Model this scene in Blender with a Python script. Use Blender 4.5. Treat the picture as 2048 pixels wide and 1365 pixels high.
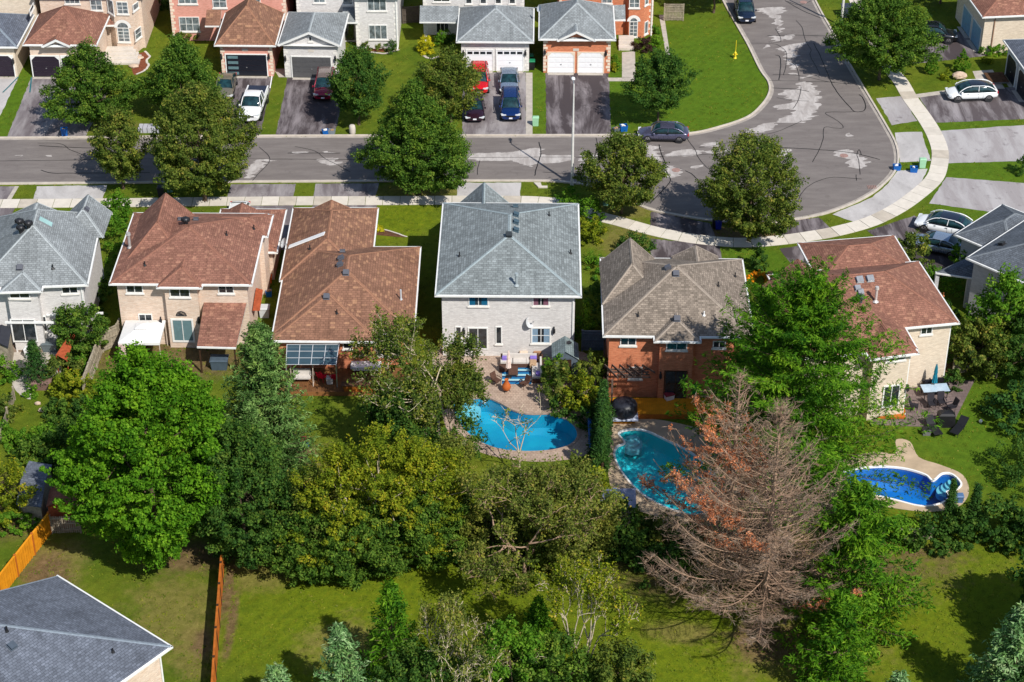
import bpy, math, random
import numpy as np
from mathutils import Vector
from mathutils.geometry import tessellate_polygon

for o in list(bpy.data.objects): bpy.data.objects.remove(o)
scene = bpy.context.scene
COL = scene.collection
R = math.radians
# ---------------------------------------------------------------- camera, sky, sun, exposure
F = 3982.0; TH = R(33.4); CH = 85.0
cam_data = bpy.data.cameras.new("camera"); cam = bpy.data.objects.new("camera", cam_data)
COL.objects.link(cam); cam.location = (0, 0, CH); cam.rotation_euler = (math.pi / 2 - TH, 0, 0)
cam_data.sensor_width = 36.0; cam_data.lens = F / 2048 * 36.0
cam_data.clip_start = 1.0; cam_data.clip_end = 3000.0
scene.camera = cam
world = bpy.data.worlds.new("World"); scene.world = world; world.use_nodes = True
wn = world.node_tree
bg = wn.nodes.get('Background') or wn.nodes.new('ShaderNodeBackground')
sky = wn.nodes.new('ShaderNodeTexSky'); sky.sky_type = 'NISHITA'; sky.sun_disc = False
SUN_EL = R(46.5); SUN_AZ = math.atan2(0.573, -0.819)
sky.sun_elevation = SUN_EL; sky.sun_rotation = SUN_AZ; sky.air_density = 1.0; sky.dust_density = 0.6
wn.links.new(sky.outputs[0], bg.inputs[0]); bg.inputs[1].default_value = 0.115
sd = bpy.data.lights.new("sun", 'SUN'); sd.energy = 4.9; sd.angle = R(0.53); sd.color = (1.0, 0.955, 0.88)
sun = bpy.data.objects.new("sun", sd); COL.objects.link(sun)
_s = Vector((math.sin(SUN_AZ) * math.cos(SUN_EL), math.cos(SUN_AZ) * math.cos(SUN_EL), math.sin(SUN_EL)))
sun.rotation_euler = (-_s).to_track_quat('-Z', 'Y').to_euler(); sun.location = (60, -60, 120)
scene.view_settings.view_transform = 'Standard'; scene.view_settings.look = 'None'
scene.view_settings.exposure = 0.12; scene.view_settings.gamma = 1.0
try: scene.view_settings.use_curve_mapping = False
except Exception: pass
scene.render.engine = 'CYCLES'
scene.cycles.max_bounces = 6; scene.cycles.transparent_max_bounces = 8

# ---------------------------------------------------------------- survey helpers (photo sight line -> place in the world)
def ray(u, v):
    x = (u - 1024) / F; y = (682.5 - v) / F
    return Vector((x, y * math.sin(TH) + math.cos(TH), y * math.cos(TH) - math.sin(TH)))
def P(u, v, z=0.0):
    d = ray(u, v); t = (z - CH) / d.z
    return Vector((d.x * t, d.y * t, z))
def proj(p):
    Z = p[2] - CH; d = p[1] * math.cos(TH) - Z * math.sin(TH); up = p[1] * math.sin(TH) + Z * math.cos(TH)
    return 1024 + F * p[0] / d, 682.5 - F * up / d
def hgt(u, vb, vt):
    p = P(u, vb); lo, hi = 0, 60
    for _ in range(40):
        m = (lo + hi) / 2
        if proj((p.x, p.y, m))[1] > vt: lo = m
        else: hi = m
    return lo
def ppm(u, v, z=0.0):
    p = P(u, v, z); return F / (p.y * math.cos(TH) + (CH - z) * math.sin(TH))
def S(r, g, b):
    f = lambda c: ((c / 255 + 0.055) / 1.055) ** 2.4 if c / 255 > 0.04045 else c / 255 / 12.92
    return (f(r), f(g), f(b))

# ---------------------------------------------------------------- objects
ORG = {}
def tag(o, label=None, cat=None, group=None, kind=None):
    if label: o['label'] = label
    if cat: o['category'] = cat
    if group: o['group'] = group
    if kind: o['kind'] = kind
    return o
def thing(name, label, cat, loc, group=None, rot=0.0):
    """Empty at the thing's base. rot None/0: children are given in world coordinates; otherwise local."""
    o = bpy.data.objects.new(name, None); COL.objects.link(o)
    o.location = loc; o.rotation_euler = (0, 0, rot); o.empty_display_size = 0.3
    ORG[o.name] = Vector(loc)
    return tag(o, label, cat, group)
def local_thing(name, label, cat, loc, rot=0.0, group=None):
    o = thing(name, label, cat, loc, group, rot); ORG[o.name] = Vector((0, 0, 0)); return o
def children_of(o): return [c for c in bpy.data.objects if c.parent == o]
def copy_tree(o, loc=None, rot=None, label=None, parent=None, scale=None, kids=None):
    if kids is None:
        kids = {}
        for c in bpy.data.objects:
            if c.parent: kids.setdefault(c.parent.name, []).append(c)
    c = o.copy(); COL.objects.link(c); c.parent = parent
    if parent is None:
        if loc is not None: c.location = loc
        if rot is not None: c.rotation_euler = (0, 0, rot)
        if label: c['label'] = label
        if scale: c.scale = (scale,) * 3 if not isinstance(scale, (tuple, list)) else scale
        ORG[c.name] = Vector(c.location)
    for ch in kids.get(o.name, []): copy_tree(ch, parent=c, kids=kids)
    return c
def link_mesh(name, me, mat, parent, org, loc):
    o = bpy.data.objects.new(name, me); COL.objects.link(o)
    if mat: 
        for m in (mat if isinstance(mat, (list, tuple)) else [mat]): me.materials.append(m)
    if parent is not None:
        o.parent = parent; ORG[o.name] = org
    else:
        o.location = loc; ORG[o.name] = Vector(loc)
    return o

class MB:
    def __init__(s): s.v = []; s.f = []; s.m = []; s.sm = []
    def poly(s, pts, mi=0, smooth=False):
        n = len(s.v); s.v += [tuple(p) for p in pts]; s.f.append(tuple(range(n, n + len(pts)))); s.m.append(mi); s.sm.append(smooth)
    def mesh(s, vs, fs, mi=0, smooth=False):
        n = len(s.v); s.v += [tuple(p) for p in vs]
        for f in fs: s.f.append(tuple(i + n for i in f)); s.m.append(mi); s.sm.append(smooth)
    def box(s, c, sz, rot=0.0, mi=0):
        ca, sa = math.cos(rot), math.sin(rot); vs = []
        for dz in (-.5, .5):
            for dx, dy in ((-.5, -.5), (.5, -.5), (.5, .5), (-.5, .5)):
                x, y = dx * sz[0], dy * sz[1]
                vs.append((c[0] + x * ca - y * sa, c[1] + x * sa + y * ca, c[2] + dz * sz[2]))
        s.mesh(vs, [(3, 2, 1, 0), (4, 5, 6, 7), (0, 1, 5, 4), (1, 2, 6, 5), (2, 3, 7, 6), (3, 0, 4, 7)], mi); return s
    def fbox(s, o, ax, ay, az, a, b, c, mi=0):
        """box in a frame: origin o, axes, ranges a,b,c"""
        vs = []
        for z in c:
            for x, y in ((a[0], b[0]), (a[1], b[0]), (a[1], b[1]), (a[0], b[1])):
                vs.append(o + ax * x + ay * y + az * z)
        s.mesh(vs, [(3, 2, 1, 0), (4, 5, 6, 7), (0, 1, 5, 4), (1, 2, 6, 5), (2, 3, 7, 6), (3, 0, 4, 7)], mi); return s
    def prism(s, pts, z0, z1, mi=0, bottom=False):
        """closed prism over an xy outline"""
        pts = [(p[0], p[1]) for p in pts]; n = len(pts)
        area = sum(pts[i][0] * pts[(i + 1) % n][1] - pts[(i + 1) % n][0] * pts[i][1] for i in range(n))
        if area < 0: pts = pts[::-1]
        tri = tessellate_polygon([[Vector((x, y, 0)) for x, y in pts]])
        vs = [(x, y, z1) for x, y in pts] + [(x, y, z0) for x, y in pts]
        fs = []
        for t in tri:
            a, b, c = t
            cr = (pts[b][0] - pts[a][0]) * (pts[c][1] - pts[a][1]) - (pts[c][0] - pts[a][0]) * (pts[b][1] - pts[a][1])
            fs.append((a, b, c) if cr > 0 else (a, c, b))
        for i in range(n): j = (i + 1) % n; fs.append((i, n + i, n + j, j))
        s.mesh(vs, fs, mi); return s
    def tube(s, p0, p1, r0, r1=None, n=8, mi=0, caps=True, smooth=True):
        p0 = Vector(p0); p1 = Vector(p1); r1 = r0 if r1 is None else r1
        d = (p1 - p0).normalized(); a = d.orthogonal().normalized(); b = d.cross(a)
        vs = []
        for p, r in ((p0, r0), (p1, r1)):
            for i in range(n):
                t = 2 * math.pi * i / n; vs.append(p + (a * math.cos(t) + b * math.sin(t)) * r)
        s.mesh(vs, [(i, (i + 1) % n, n + (i + 1) % n, n + i) for i in range(n)], mi, smooth)
        if caps: s.mesh(vs[n:], [tuple(range(n))], mi); s.mesh(vs[:n], [tuple(range(n))[::-1]], mi)
        return s
    def lathe(s, prof, c=(0, 0, 0), n=16, mi=0, smooth=True):
        vs = []
        for r, z in prof:
            for i in range(n):
                t = 2 * math.pi * i / n; vs.append((c[0] + r * math.cos(t), c[1] + r * math.sin(t), c[2] + z))
        fs = []
        for k in range(len(prof) - 1):
            for i in range(n): fs.append((k * n + i, k * n + (i + 1) % n, (k + 1) * n + (i + 1) % n, (k + 1) * n + i))
        s.mesh(vs, fs, mi, smooth); return s
    def loft(s, rings, mi=0, smooth=True, caps=True):
        n = len(rings[0]); vs = [p for r in rings for p in r]; fs = []
        for k in range(len(rings) - 1):
            for i in range(n): fs.append((k * n + i, k * n + (i + 1) % n, (k + 1) * n + (i + 1) % n, (k + 1) * n + i))
        s.mesh(vs, fs, mi, smooth)
        if caps:
            s.mesh(rings[0], [tuple(range(n))[::-1]], mi); s.mesh(rings[-1], [tuple(range(n))], mi)
        return s
    def build(s, name, mat, parent=None, loc=None, uv=True, **tags):
        if parent is not None: org = ORG[parent.name]
        else:
            if loc is None:
                xs = [v[0] for v in s.v]; ys = [v[1] for v in s.v]; zs = [v[2] for v in s.v]
                loc = Vector(((min(xs) + max(xs)) / 2, (min(ys) + max(ys)) / 2, min(zs)))
            org = Vector(loc)
        me = bpy.data.meshes.new(name)
        me.from_pydata([(x - org.x, y - org.y, z - org.z) for x, y, z in s.v], [], s.f)
        if any(s.m): me.polygons.foreach_set('material_index', s.m)
        me.polygons.foreach_set('use_smooth', s.sm)
        me.update()
        if uv:
            ul = me.uv_layers.new(name='uv'); vs = me.vertices; data = ul.data
            for p in me.polygons:
                n = p.normal
                if abs(n.z) > 0.999 or n.length < 0.5: au, av = Vector((1, 0, 0)), Vector((0, 1, 0))
                else:
                    au = Vector((-n.y, n.x, 0)).normalized(); av = n.cross(au)
                for li in p.loop_indices:
                    co = Vector(vs[me.loops[li].vertex_index].co); data[li].uv = (co.dot(au), co.dot(av))
        o = link_mesh(name, me, mat, parent, org, org)
        tag(o, tags.get('label'), tags.get('cat'), tags.get('group'), tags.get('kind'))
        return o

# ---------------------------------------------------------------- materials
class NT:
    def __init__(s, name):
        s.m = bpy.data.materials.new(name); s.m.use_nodes = True; s.t = s.m.node_tree
        s.b = s.t.nodes.get('Principled BSDF'); s.out = s.t.nodes.get('Material Output')
    def n(s, typ, **kw):
        nd = s.t.nodes.new('ShaderNode' + typ)
        for k, v in kw.items(): setattr(nd, k, v)
        return nd
    def l(s, a, b): s.t.links.new(a, b)
    def val(s, nd, **kw):
        for k, v in kw.items(): nd.inputs[k].default_value = v
        return nd
    def coord(s, kind='Object'):
        return s.n('TexCoord').outputs[kind]
    def world(s): return s.n('NewGeometry').outputs['Position']
    def noise(s, vec, scale, detail=4, rough=0.6, dist=0.0):
        nd = s.n('TexNoise'); nd.inputs['Scale'].default_value = scale; nd.inputs['Detail'].default_value = detail
        nd.inputs['Roughness'].default_value = rough; nd.inputs['Distortion'].default_value = dist
        s.l(vec, nd.inputs['Vector']); return nd.outputs['Fac']
    def ramp(s, fac, stops, interp='LINEAR'):
        nd = s.n('ValToRGB'); cr = nd.color_ramp; cr.interpolation = interp
        while len(cr.elements) < len(stops): cr.elements.new(0.5)
        for e, (p, c) in zip(cr.elements, stops):
            e.position = p; e.color = (c[0], c[1], c[2], 1) if isinstance(c, (tuple, list)) else (c, c, c, 1)
        s.l(fac, nd.inputs[0]); return nd.outputs[0]
    def mix(s, fac, a, b, mode='MIX'):
        nd = s.n('MixRGB', blend_type=mode)
        for i, x in ((0, fac), (1, a), (2, b)):
            if isinstance(x, (int, float)): nd.inputs[i].default_value = x
            elif isinstance(x, (tuple, list)): nd.inputs[i].default_value = (x[0], x[1], x[2], 1)
            else: s.l(x, nd.inputs[i])
        return nd.outputs[0]
    def math(s, op, a, b=0.0, c=None, clamp=False):
        nd = s.n('Math', operation=op, use_clamp=clamp)
        for i, x in enumerate((a, b) if c is None else (a, b, c)):
            if isinstance(x, (int, float)): nd.inputs[i].default_value = x
            else: s.l(x, nd.inputs[i])
        return nd.outputs[0]
    def base(s, c, rough=0.8, spec=0.3, metal=0.0):
        if isinstance(c, (tuple, list)): s.b.inputs['Base Color'].default_value = (c[0], c[1], c[2], 1)
        else: s.l(c, s.b.inputs['Base Color'])
        if isinstance(rough, (int, float)): s.b.inputs['Roughness'].default_value = rough
        else: s.l(rough, s.b.inputs['Roughness'])
        s.b.inputs['Specular IOR Level'].default_value = spec; s.b.inputs['Metallic'].default_value = metal
        return s.m
    def bump(s, h, strength=0.3, dist=0.05):
        nd = s.n('Bump'); nd.inputs['Strength'].default_value = strength; nd.inputs['Distance'].default_value = dist
        s.l(h, nd.inputs['Height']); s.l(nd.outputs[0], s.b.inputs['Normal'])

def mul(c, k): return tuple(min(1, x * k) for x in c)
MATS = {}
def plain(name, col, rough=0.6, spec=0.3, metal=0.0, var=0.12, scale=3.0):
    if name in MATS: return MATS[name]
    t = NT(name); f = t.noise(t.coord(), scale, 4, 0.6)
    c = t.ramp(f, [(0.3, mul(col, 1 - var)), (0.7, mul(col, 1 + var))])
    MATS[name] = t.base(c, rough, spec, metal); return MATS[name]
def paint(name, col, rough=0.25, coat=0.6, metal=0.3):
    if name in MATS: return MATS[name]
    t = NT(name); f = t.noise(t.coord(), 6, 3); r = t.ramp(f, [(0.3, rough), (0.8, rough + 0.15)])
    t.base(col, r, 0.5, metal); t.b.inputs['Coat Weight'].default_value = coat
    MATS[name] = t.m; return t.m
def brick_mat(name, c1, c2, mortar, bw=0.24, bh=0.075, stain=0.25, bump=0.3):
    t = NT(name); uv = t.coord('UV')
    b = t.n('TexBrick'); t.val(b, Scale=1.0); b.inputs['Brick Width'].default_value = bw; b.inputs['Row Height'].default_value = bh
    b.inputs['Mortar Size'].default_value = 0.008; b.inputs['Bias'].default_value = 0.0
    b.inputs['Color1'].default_value = (*c1, 1); b.inputs['Color2'].default_value = (*c2, 1); b.inputs['Mortar'].default_value = (*mortar, 1)
    t.l(uv, b.inputs['Vector'])
    mp = t.n('Mapping'); mp.inputs['Scale'].default_value = (1.6, 9, 1); t.l(uv, mp.inputs[0])
    st = t.ramp(t.noise(mp.outputs[0], 1.0, 4, 0.65), [(0.3, 1 - stain), (0.62, 1.0), (0.8, 1.06)])
    st2 = t.ramp(t.noise(uv, 0.35, 4, 0.6), [(0.3, 1 - stain * 0.6), (0.6, 1.0)])
    c = t.mix(1.0, b.outputs['Color'], st, 'MULTIPLY'); c = t.mix(1.0, c, st2, 'MULTIPLY')
    t.base(c, 0.85, 0.2); t.bump(b.outputs['Fac'], -bump, 0.02)
    return t.m
def shingle_mat(name, col, dark=0.84, light=1.14, bw=0.30, bh=0.17, fleck=None):
    t = NT(name); uv = t.coord('UV')
    b = t.n('TexBrick'); t.val(b, Scale=1.0); b.inputs['Brick Width'].default_value = bw; b.inputs['Row Height'].default_value = bh
    b.inputs['Mortar Size'].default_value = 0.018; b.offset = 0.37; b.inputs['Bias'].default_value = -0.1
    b.inputs['Color1'].default_value = (*mul(col, dark), 1); b.inputs['Color2'].default_value = (*mul(col, light), 1)
    b.inputs['Mortar'].default_value = (*mul(col, 0.55), 1)
    t.l(uv, b.inputs['Vector'])
    w = t.n('TexWhiteNoise', noise_dimensions='2D')
    mp = t.n('Mapping'); mp.inputs['Scale'].default_value = (1 / bw, 1 / bh, 1); t.l(uv, mp.inputs[0])
    fl = t.n('VectorMath', operation='FLOOR'); t.l(mp.outputs[0], fl.inputs[0]); t.l(fl.outputs[0], w.inputs['Vector'])
    cw = t.ramp(w.outputs['Value'], [(0.0, 0.9), (0.85, 1.05), (1.0, 1.2)])
    c = t.mix(1.0, b.outputs['Color'], cw, 'MULTIPLY')
    if fleck: 
        m = t.ramp(w.outputs['Value'], [(0.86, 0.0), (0.9, 1.0)]); c = t.mix(t.math('MULTIPLY', m, 0.4), c, fleck)
    wp = t.world()
    big = t.ramp(t.noise(wp, 0.45, 5, 0.65), [(0.3, 0.8), (0.55, 1.0), (0.75, 1.1)])
    mp2 = t.n('Mapping'); mp2.inputs['Scale'].default_value = (2.2, 0.25, 1); t.l(uv, mp2.inputs[0])
    streak = t.ramp(t.noise(mp2.outputs[0], 1.0, 4, 0.7), [(0.32, 0.78), (0.5, 1.0), (0.8, 1.08)])
    grit = t.ramp(t.noise(wp, 9, 3, 0.8), [(0.25, 0.84), (0.75, 1.14)])
    c = t.mix(1.0, c, big, 'MULTIPLY'); c = t.mix(1.0, c, streak, 'MULTIPLY'); c = t.mix(1.0, c, grit, 'MULTIPLY')
    t.base(c, 0.9, 0.15); t.bump(t.noise(uv, 12, 3), 0.25, 0.02)
    return t.m
def leaf_mat(name, cols, trans=0.35, rough=0.55, tcol=None):
    t = NT(name); a = t.n('Attribute', attribute_name='rnd')
    base = t.ramp(a.outputs['Fac'], [(i / (len(cols) - 1), c) for i, c in enumerate(cols)])
    wp = t.world()
    big = t.ramp(t.noise(wp, 0.55, 4, 0.6), [(0.3, (0.62, 0.74, 0.75)), (0.5, (1, 1, 1)), (0.72, (1.4, 1.2, 0.9))])
    c = t.mix(1.0, base, big, 'MULTIPLY')
    t.base(c, max(rough, .65), 0.07)
    tr = t.n('BsdfTranslucent')
    tc = t.mix(1.0, c, tcol or (1.25, 1.35, 0.55), 'MULTIPLY'); t.l(tc, tr.inputs[0])
    mx = t.n('MixShader'); mx.inputs[0].default_value = trans
    t.l(t.b.outputs[0], mx.inputs[1]); t.l(tr.outputs[0], mx.inputs[2]); t.l(mx.outputs[0], t.out.inputs[0])
    return t.m
def glass_dark(name, col=(0.02, 0.025, 0.03), rough=0.06):
    if name in MATS: return MATS[name]
    t = NT(name); f = t.noise(t.coord(), 2.0, 3)
    c = t.ramp(f, [(0.35, mul(col, 0.5)), (0.7, mul(col, 1.8))]); t.base(c, rough, 0.8); MATS[name] = t.m; return t.m
# ---------------------------------------------------------------- material library
WHITE = plain('white_paint', (0.8, 0.8, 0.79), 0.5, 0.3, var=0.05)
TRIM = plain('white_trim', (0.74, 0.74, 0.72), 0.5, 0.3, var=0.07)
BLACKP = plain('black_plastic', (0.012, 0.012, 0.014), 0.4, 0.4)
DARKM = plain('dark_metal', (0.03, 0.03, 0.035), 0.45, 0.5, 0.4)
GALV = plain('galvanised_metal', (0.45, 0.46, 0.47), 0.4, 0.5, 0.7)
CONC = plain('pale_concrete', S(196, 188, 178), 0.9, 0.2, var=0.12, scale=1.3)
CONC2 = plain('cast_concrete', S(176, 168, 158), 0.9, 0.2, var=0.15, scale=2)
RUBBER = plain('tyre_rubber', (0.015, 0.015, 0.016), 0.8, 0.2)
RIM = plain('alloy_rim', (0.5, 0.5, 0.52), 0.3, 0.5, 0.8)
GLASS = glass_dark('window_glass')
GLASS2 = glass_dark('window_glass_teal', (0.03, 0.09, 0.1))
CARGLASS = glass_dark('car_glass', (0.008, 0.03, 0.035), 0.04)
SOIL = plain('garden_soil', S(92, 66, 48), 0.95, 0.1, var=0.35, scale=3)
MULCH = plain('red_mulch', S(120, 70, 50), 0.95, 0.1, var=0.4, scale=6)
BARK = plain('tree_bark', S(96, 82, 68), 0.95, 0.1, var=0.35, scale=5)
PALEBARK = plain('pale_bark', S(186, 172, 148), 0.9, 0.1, var=0.25, scale=5)
DEADBARK = plain('dead_grey_bark', S(156, 130, 110), 0.95, 0.1, var=0.3, scale=4)
WOODGREY = plain('weathered_wood', S(150, 140, 122), 0.9, 0.1, var=0.35, scale=4)
WOODORANGE = plain('new_cedar_boards', S(214, 140, 26), 0.8, 0.2, var=0.16, scale=2)
WOODCEDAR = plain('stained_cedar', S(170, 96, 36), 0.8, 0.2, var=0.22, scale=3)
WOODDARK = plain('dark_stained_wood', S(60, 42, 30), 0.7, 0.2, var=0.3, scale=4)
WOODRED = plain('red_stained_wood', S(150, 74, 46), 0.85, 0.15, var=0.3, scale=5)
DECKMAT = plain('deck_boards', S(112, 76, 46), 0.8, 0.2, var=0.3, scale=3)
DECKYEL = plain('yellow_deck_stain', S(200, 132, 26), 0.7, 0.2, var=0.2, scale=2)
BLUEBIN = plain('blue_plastic', S(10, 90, 165), 0.5, 0.4, var=0.15)
GREENBIN = plain('green_plastic', S(20, 120, 80), 0.5, 0.4, var=0.15)
FABRICW = plain('white_fabric', (0.78, 0.77, 0.75), 0.8, 0.2, var=0.05)
FABRICG = plain('grey_cushion', S(196, 190, 184), 0.9, 0.1, var=0.08)
FABRICP = plain('purple_cushion', S(130, 110, 190), 0.9, 0.1)
FABRICR = plain('red_fabric', S(196, 20, 50), 0.8, 0.1)
WICKER = plain('brown_wicker', S(84, 60, 50), 0.8, 0.2, var=0.3, scale=12)
TERRA = plain('terracotta', S(176, 92, 40), 0.7, 0.3, var=0.2)
ROCK = plain('pale_rock', S(190, 168, 148), 0.95, 0.1, var=0.25, scale=3)
YELLOW = plain('hydrant_yellow', S(222, 196, 40), 0.5, 0.4, var=0.08)
PALEGREEN = plain('utility_green', S(150, 196, 160), 0.6, 0.3, var=0.08)
ORANGEP = plain('orange_plastic', S(224, 104, 30), 0.5, 0.3)
TEALFAB = plain('teal_fabric', S(24, 116, 140), 0.8, 0.2, var=0.15)
REDLENS = plain('tail_lens', (0.5, 0.01, 0.01), 0.15, 0.6)
HEADLENS = plain('head_lens', (0.75, 0.78, 0.8), 0.08, 0.8, 0.2)
PLATE = plain('number_plate_white', (0.75, 0.76, 0.8), 0.5)

BR_WHITE = brick_mat('white_brick', S(226, 223, 220), S(204, 200, 198), S(190, 186, 184), stain=0.12)
BR_TAN = brick_mat('tan_brick', S(234, 214, 196), S(220, 192, 170), S(196, 180, 164), stain=0.2)
BR_CREAM = brick_mat('cream_brick', S(234, 218, 196), S(218, 200, 178), S(196, 184, 168), stain=0.18)
BR_PINK = brick_mat('pink_brick', S(226, 156, 140), S(208, 136, 120), S(212, 176, 160), stain=0.14)
BR_ORANGE = brick_mat('orange_brick', S(222, 134, 96), S(196, 108, 74), S(198, 150, 118), stain=0.22)
BR_GREY = brick_mat('grey_brick', S(200, 200, 202), S(182, 182, 186), S(176, 176, 178), stain=0.12)
QUOIN = plain('quoin_stone', S(222, 205, 186), 0.9, 0.15, var=0.08)
QUOINW = plain('quoin_stone_white', S(222, 218, 212), 0.9, 0.15, var=0.08)

SH_GREY = shingle_mat('grey_shingles', S(140, 145, 147))
SH_BLUE = shingle_mat('blue_grey_shingles', S(134, 141, 142), 0.78, 1.18, bw=0.36, bh=0.2)
SH_BROWN = shingle_mat('red_brown_shingles', S(143, 101, 86), fleck=S(174, 132, 108))
SH_BROWN2 = shingle_mat('brown_shingles', S(140, 103, 84), bw=0.36, bh=0.2, fleck=S(184, 142, 108))
SH_TAUPE = shingle_mat('taupe_shingles', S(140, 128, 116), 0.7, 1.25)
SH_SLATE = shingle_mat('slate_blue_shingles', S(106, 112, 124), 0.8, 1.15)
SH_DARK = shingle_mat('charcoal_shingles', S(98, 104, 112))
CAP = {}
for k, c in (('grey_shingles', S(158, 164, 166)), ('blue_grey_shingles', S(148, 160, 163)), ('red_brown_shingles', S(140, 98, 82)),
             ('brown_shingles', S(148, 108, 86)), ('taupe_shingles', S(152, 140, 128)), ('slate_blue_shingles', S(126, 136, 146)),
             ('charcoal_shingles', S(112, 118, 124))):
    CAP[k] = plain('cap_' + k, c, 0.9, 0.15, var=0.18, scale=5)

LF_STREET = leaf_mat('linden_leaf', [(0.016, 0.046, 0.007), (0.061, 0.134, 0.017), (0.130, 0.226, 0.029), (0.232, 0.305, 0.049)])
LF_STREET2 = leaf_mat('olive_leaf', [(0.024, 0.048, 0.010), (0.090, 0.138, 0.022), (0.174, 0.222, 0.036), (0.300, 0.264, 0.060)])
LF_BRIGHT = leaf_mat('maple_leaf', [(0.018, 0.070, 0.004), (0.07, 0.190, 0.009), (0.13, 0.29, 0.015), (0.21, 0.37, 0.03)])
LF_DARK = leaf_mat('dark_leaf', [(0.014, 0.043, 0.009), (0.041, 0.106, 0.018), (0.085, 0.169, 0.027), (0.151, 0.225, 0.037)])
LF_YEL = leaf_mat('yellowing_leaf', [(0.044, 0.081, 0.006), (0.151, 0.205, 0.013), (0.263, 0.302, 0.019), (0.413, 0.335, 0.032)])
LF_OLIVE = leaf_mat('sparse_olive_leaf', [(0.052, 0.075, 0.016), (0.138, 0.178, 0.030), (0.230, 0.259, 0.048), (0.310, 0.253, 0.069)])
LF_FRESH = leaf_mat('fresh_shrub_leaf', [(0.03, 0.095, 0.008), (0.075, 0.19, 0.014), (0.135, 0.28, 0.022), (0.22, 0.33, 0.04)])
LF_GOLD = leaf_mat('golden_leaf', [(0.32, 0.30, 0.01), (0.55, 0.50, 0.02), (0.70, 0.62, 0.03)])
LF_FLOWER = leaf_mat('orange_flower', [(0.6, 0.2, 0.01), (0.8, 0.35, 0.02), (0.7, 0.45, 0.03)])
LF_PURPLE = leaf_mat('purple_leaf', [(0.03, 0.018, 0.016), (0.07, 0.035, 0.03), (0.1, 0.07, 0.04)], tcol=(1, 0.7, 0.7))
LF_RUST = leaf_mat('dead_needle', [(0.28, 0.09, 0.04), (0.60, 0.22, 0.10), (0.74, 0.34, 0.18)], tcol=(1.1, 0.8, 0.6))
NEED_SPRUCE = leaf_mat('spruce_needle', [(0.026, 0.070, 0.016), (0.08, 0.165, 0.036), (0.165, 0.28, 0.075), (0.28, 0.42, 0.14)], 0.2)
NEED_PINE = leaf_mat('pine_needle', [(0.015, 0.067, 0.006), (0.059, 0.166, 0.009), (0.127, 0.278, 0.016), (0.229, 0.376, 0.031)], 0.35)
NEED_DARK = leaf_mat('cedar_needle', [(0.013, 0.045, 0.013), (0.035, 0.098, 0.020), (0.075, 0.163, 0.031)], 0.15)
NEED_PALE = leaf_mat('pale_pine_needle', [(0.04, 0.10, 0.03), (0.12, 0.25, 0.08), (0.24, 0.40, 0.16), (0.40, 0.50, 0.26)], 0.2)
# ================================================================ THE SETTING
rng = random.Random(7)
def px(pts, z=0.0): return [P(u, v, z) for u, v in pts]
def smooth_closed(pts, n=6):
    """Catmull-Rom through a closed outline"""
    out = []; m = len(pts)
    for i in range(m):
        p0, p1, p2, p3 = (Vector(pts[(i + k - 1) % m]) for k in range(4))
        for j in range(n):
            t = j / n
            out.append(0.5 * ((2 * p1) + (-p0 + p2) * t + (2 * p0 - 5 * p1 + 4 * p2 - p3) * t * t + (-p0 + 3 * p1 - 3 * p2 + p3) * t ** 3))
    return out
def smooth_open(pts, n=6):
    out = []; m = len(pts)
    for i in range(m - 1):
        p0 = Vector(pts[max(i - 1, 0)]); p1 = Vector(pts[i]); p2 = Vector(pts[i + 1]); p3 = Vector(pts[min(i + 2, m - 1)])
        for j in range(n):
            t = j / n
            out.append(0.5 * ((2 * p1) + (-p0 + p2) * t + (2 * p0 - 5 * p1 + 4 * p2 - p3) * t * t + (-p0 + 3 * p1 - 3 * p2 + p3) * t ** 3))
    out.append(Vector(pts[-1])); return out
SHEETS = []
def sheet(name, pts, z, mat, holes=(), kind='structure', label=None, jitter=0.0, seed=0, ragged=0.0):
    pts = [Vector((p[0], p[1], 0)) for p in pts]
    if name != 'ground': SHEETS.append(np.array([(p.x, p.y) for p in pts]))
    if jitter:
        r = random.Random(seed); dense = []
        for i, p in enumerate(pts):
            q = pts[(i + 1) % len(pts)]; k = max(1, int((q - p).length / 0.5))
            for j in range(k):
                w = p.lerp(q, j / k); dense.append(w + Vector((r.uniform(-1, 1), r.uniform(-1, 1), 0)) * jitter)
        pts = dense
    if ragged:
        from mathutils import noise as mn
        dense = []
        for i, p in enumerate(pts):
            q = pts[(i + 1) % len(pts)]; k = max(1, int((q - p).length / 0.12))
            for j in range(k):
                w = p.lerp(q, j / k); a = Vector((w.x * 1.1, w.y * 2.2, seed)); n1 = mn.noise(a) + .6 * mn.noise(a * 2.7) + .4 * mn.noise(a * 6.1); n2 = mn.noise(a + Vector((9, 3, 1))); dense.append(w + Vector((n1 * 1.5, n1 * .35 + n2 * .2, 0)) * ragged)
        pts = dense
    loops = [pts] + [[Vector((p[0], p[1], 0)) for p in h] for h in holes]
    allp = [p for l in loops for p in l]; mb = MB()
    fs = []
    for a, b, c in tessellate_polygon(loops):
        cr = (allp[b] - allp[a]).cross(allp[c] - allp[a]).z
        if abs(cr) < 1e-9: continue
        fs.append((a, b, c) if cr > 0 else (a, c, b))
    mb.mesh([(p.x, p.y, z) for p in allp], fs)
    o = mb.build(name, mat, None, loc=(0, 0, 0)); tag(o, label, None, None, kind); return o

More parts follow.
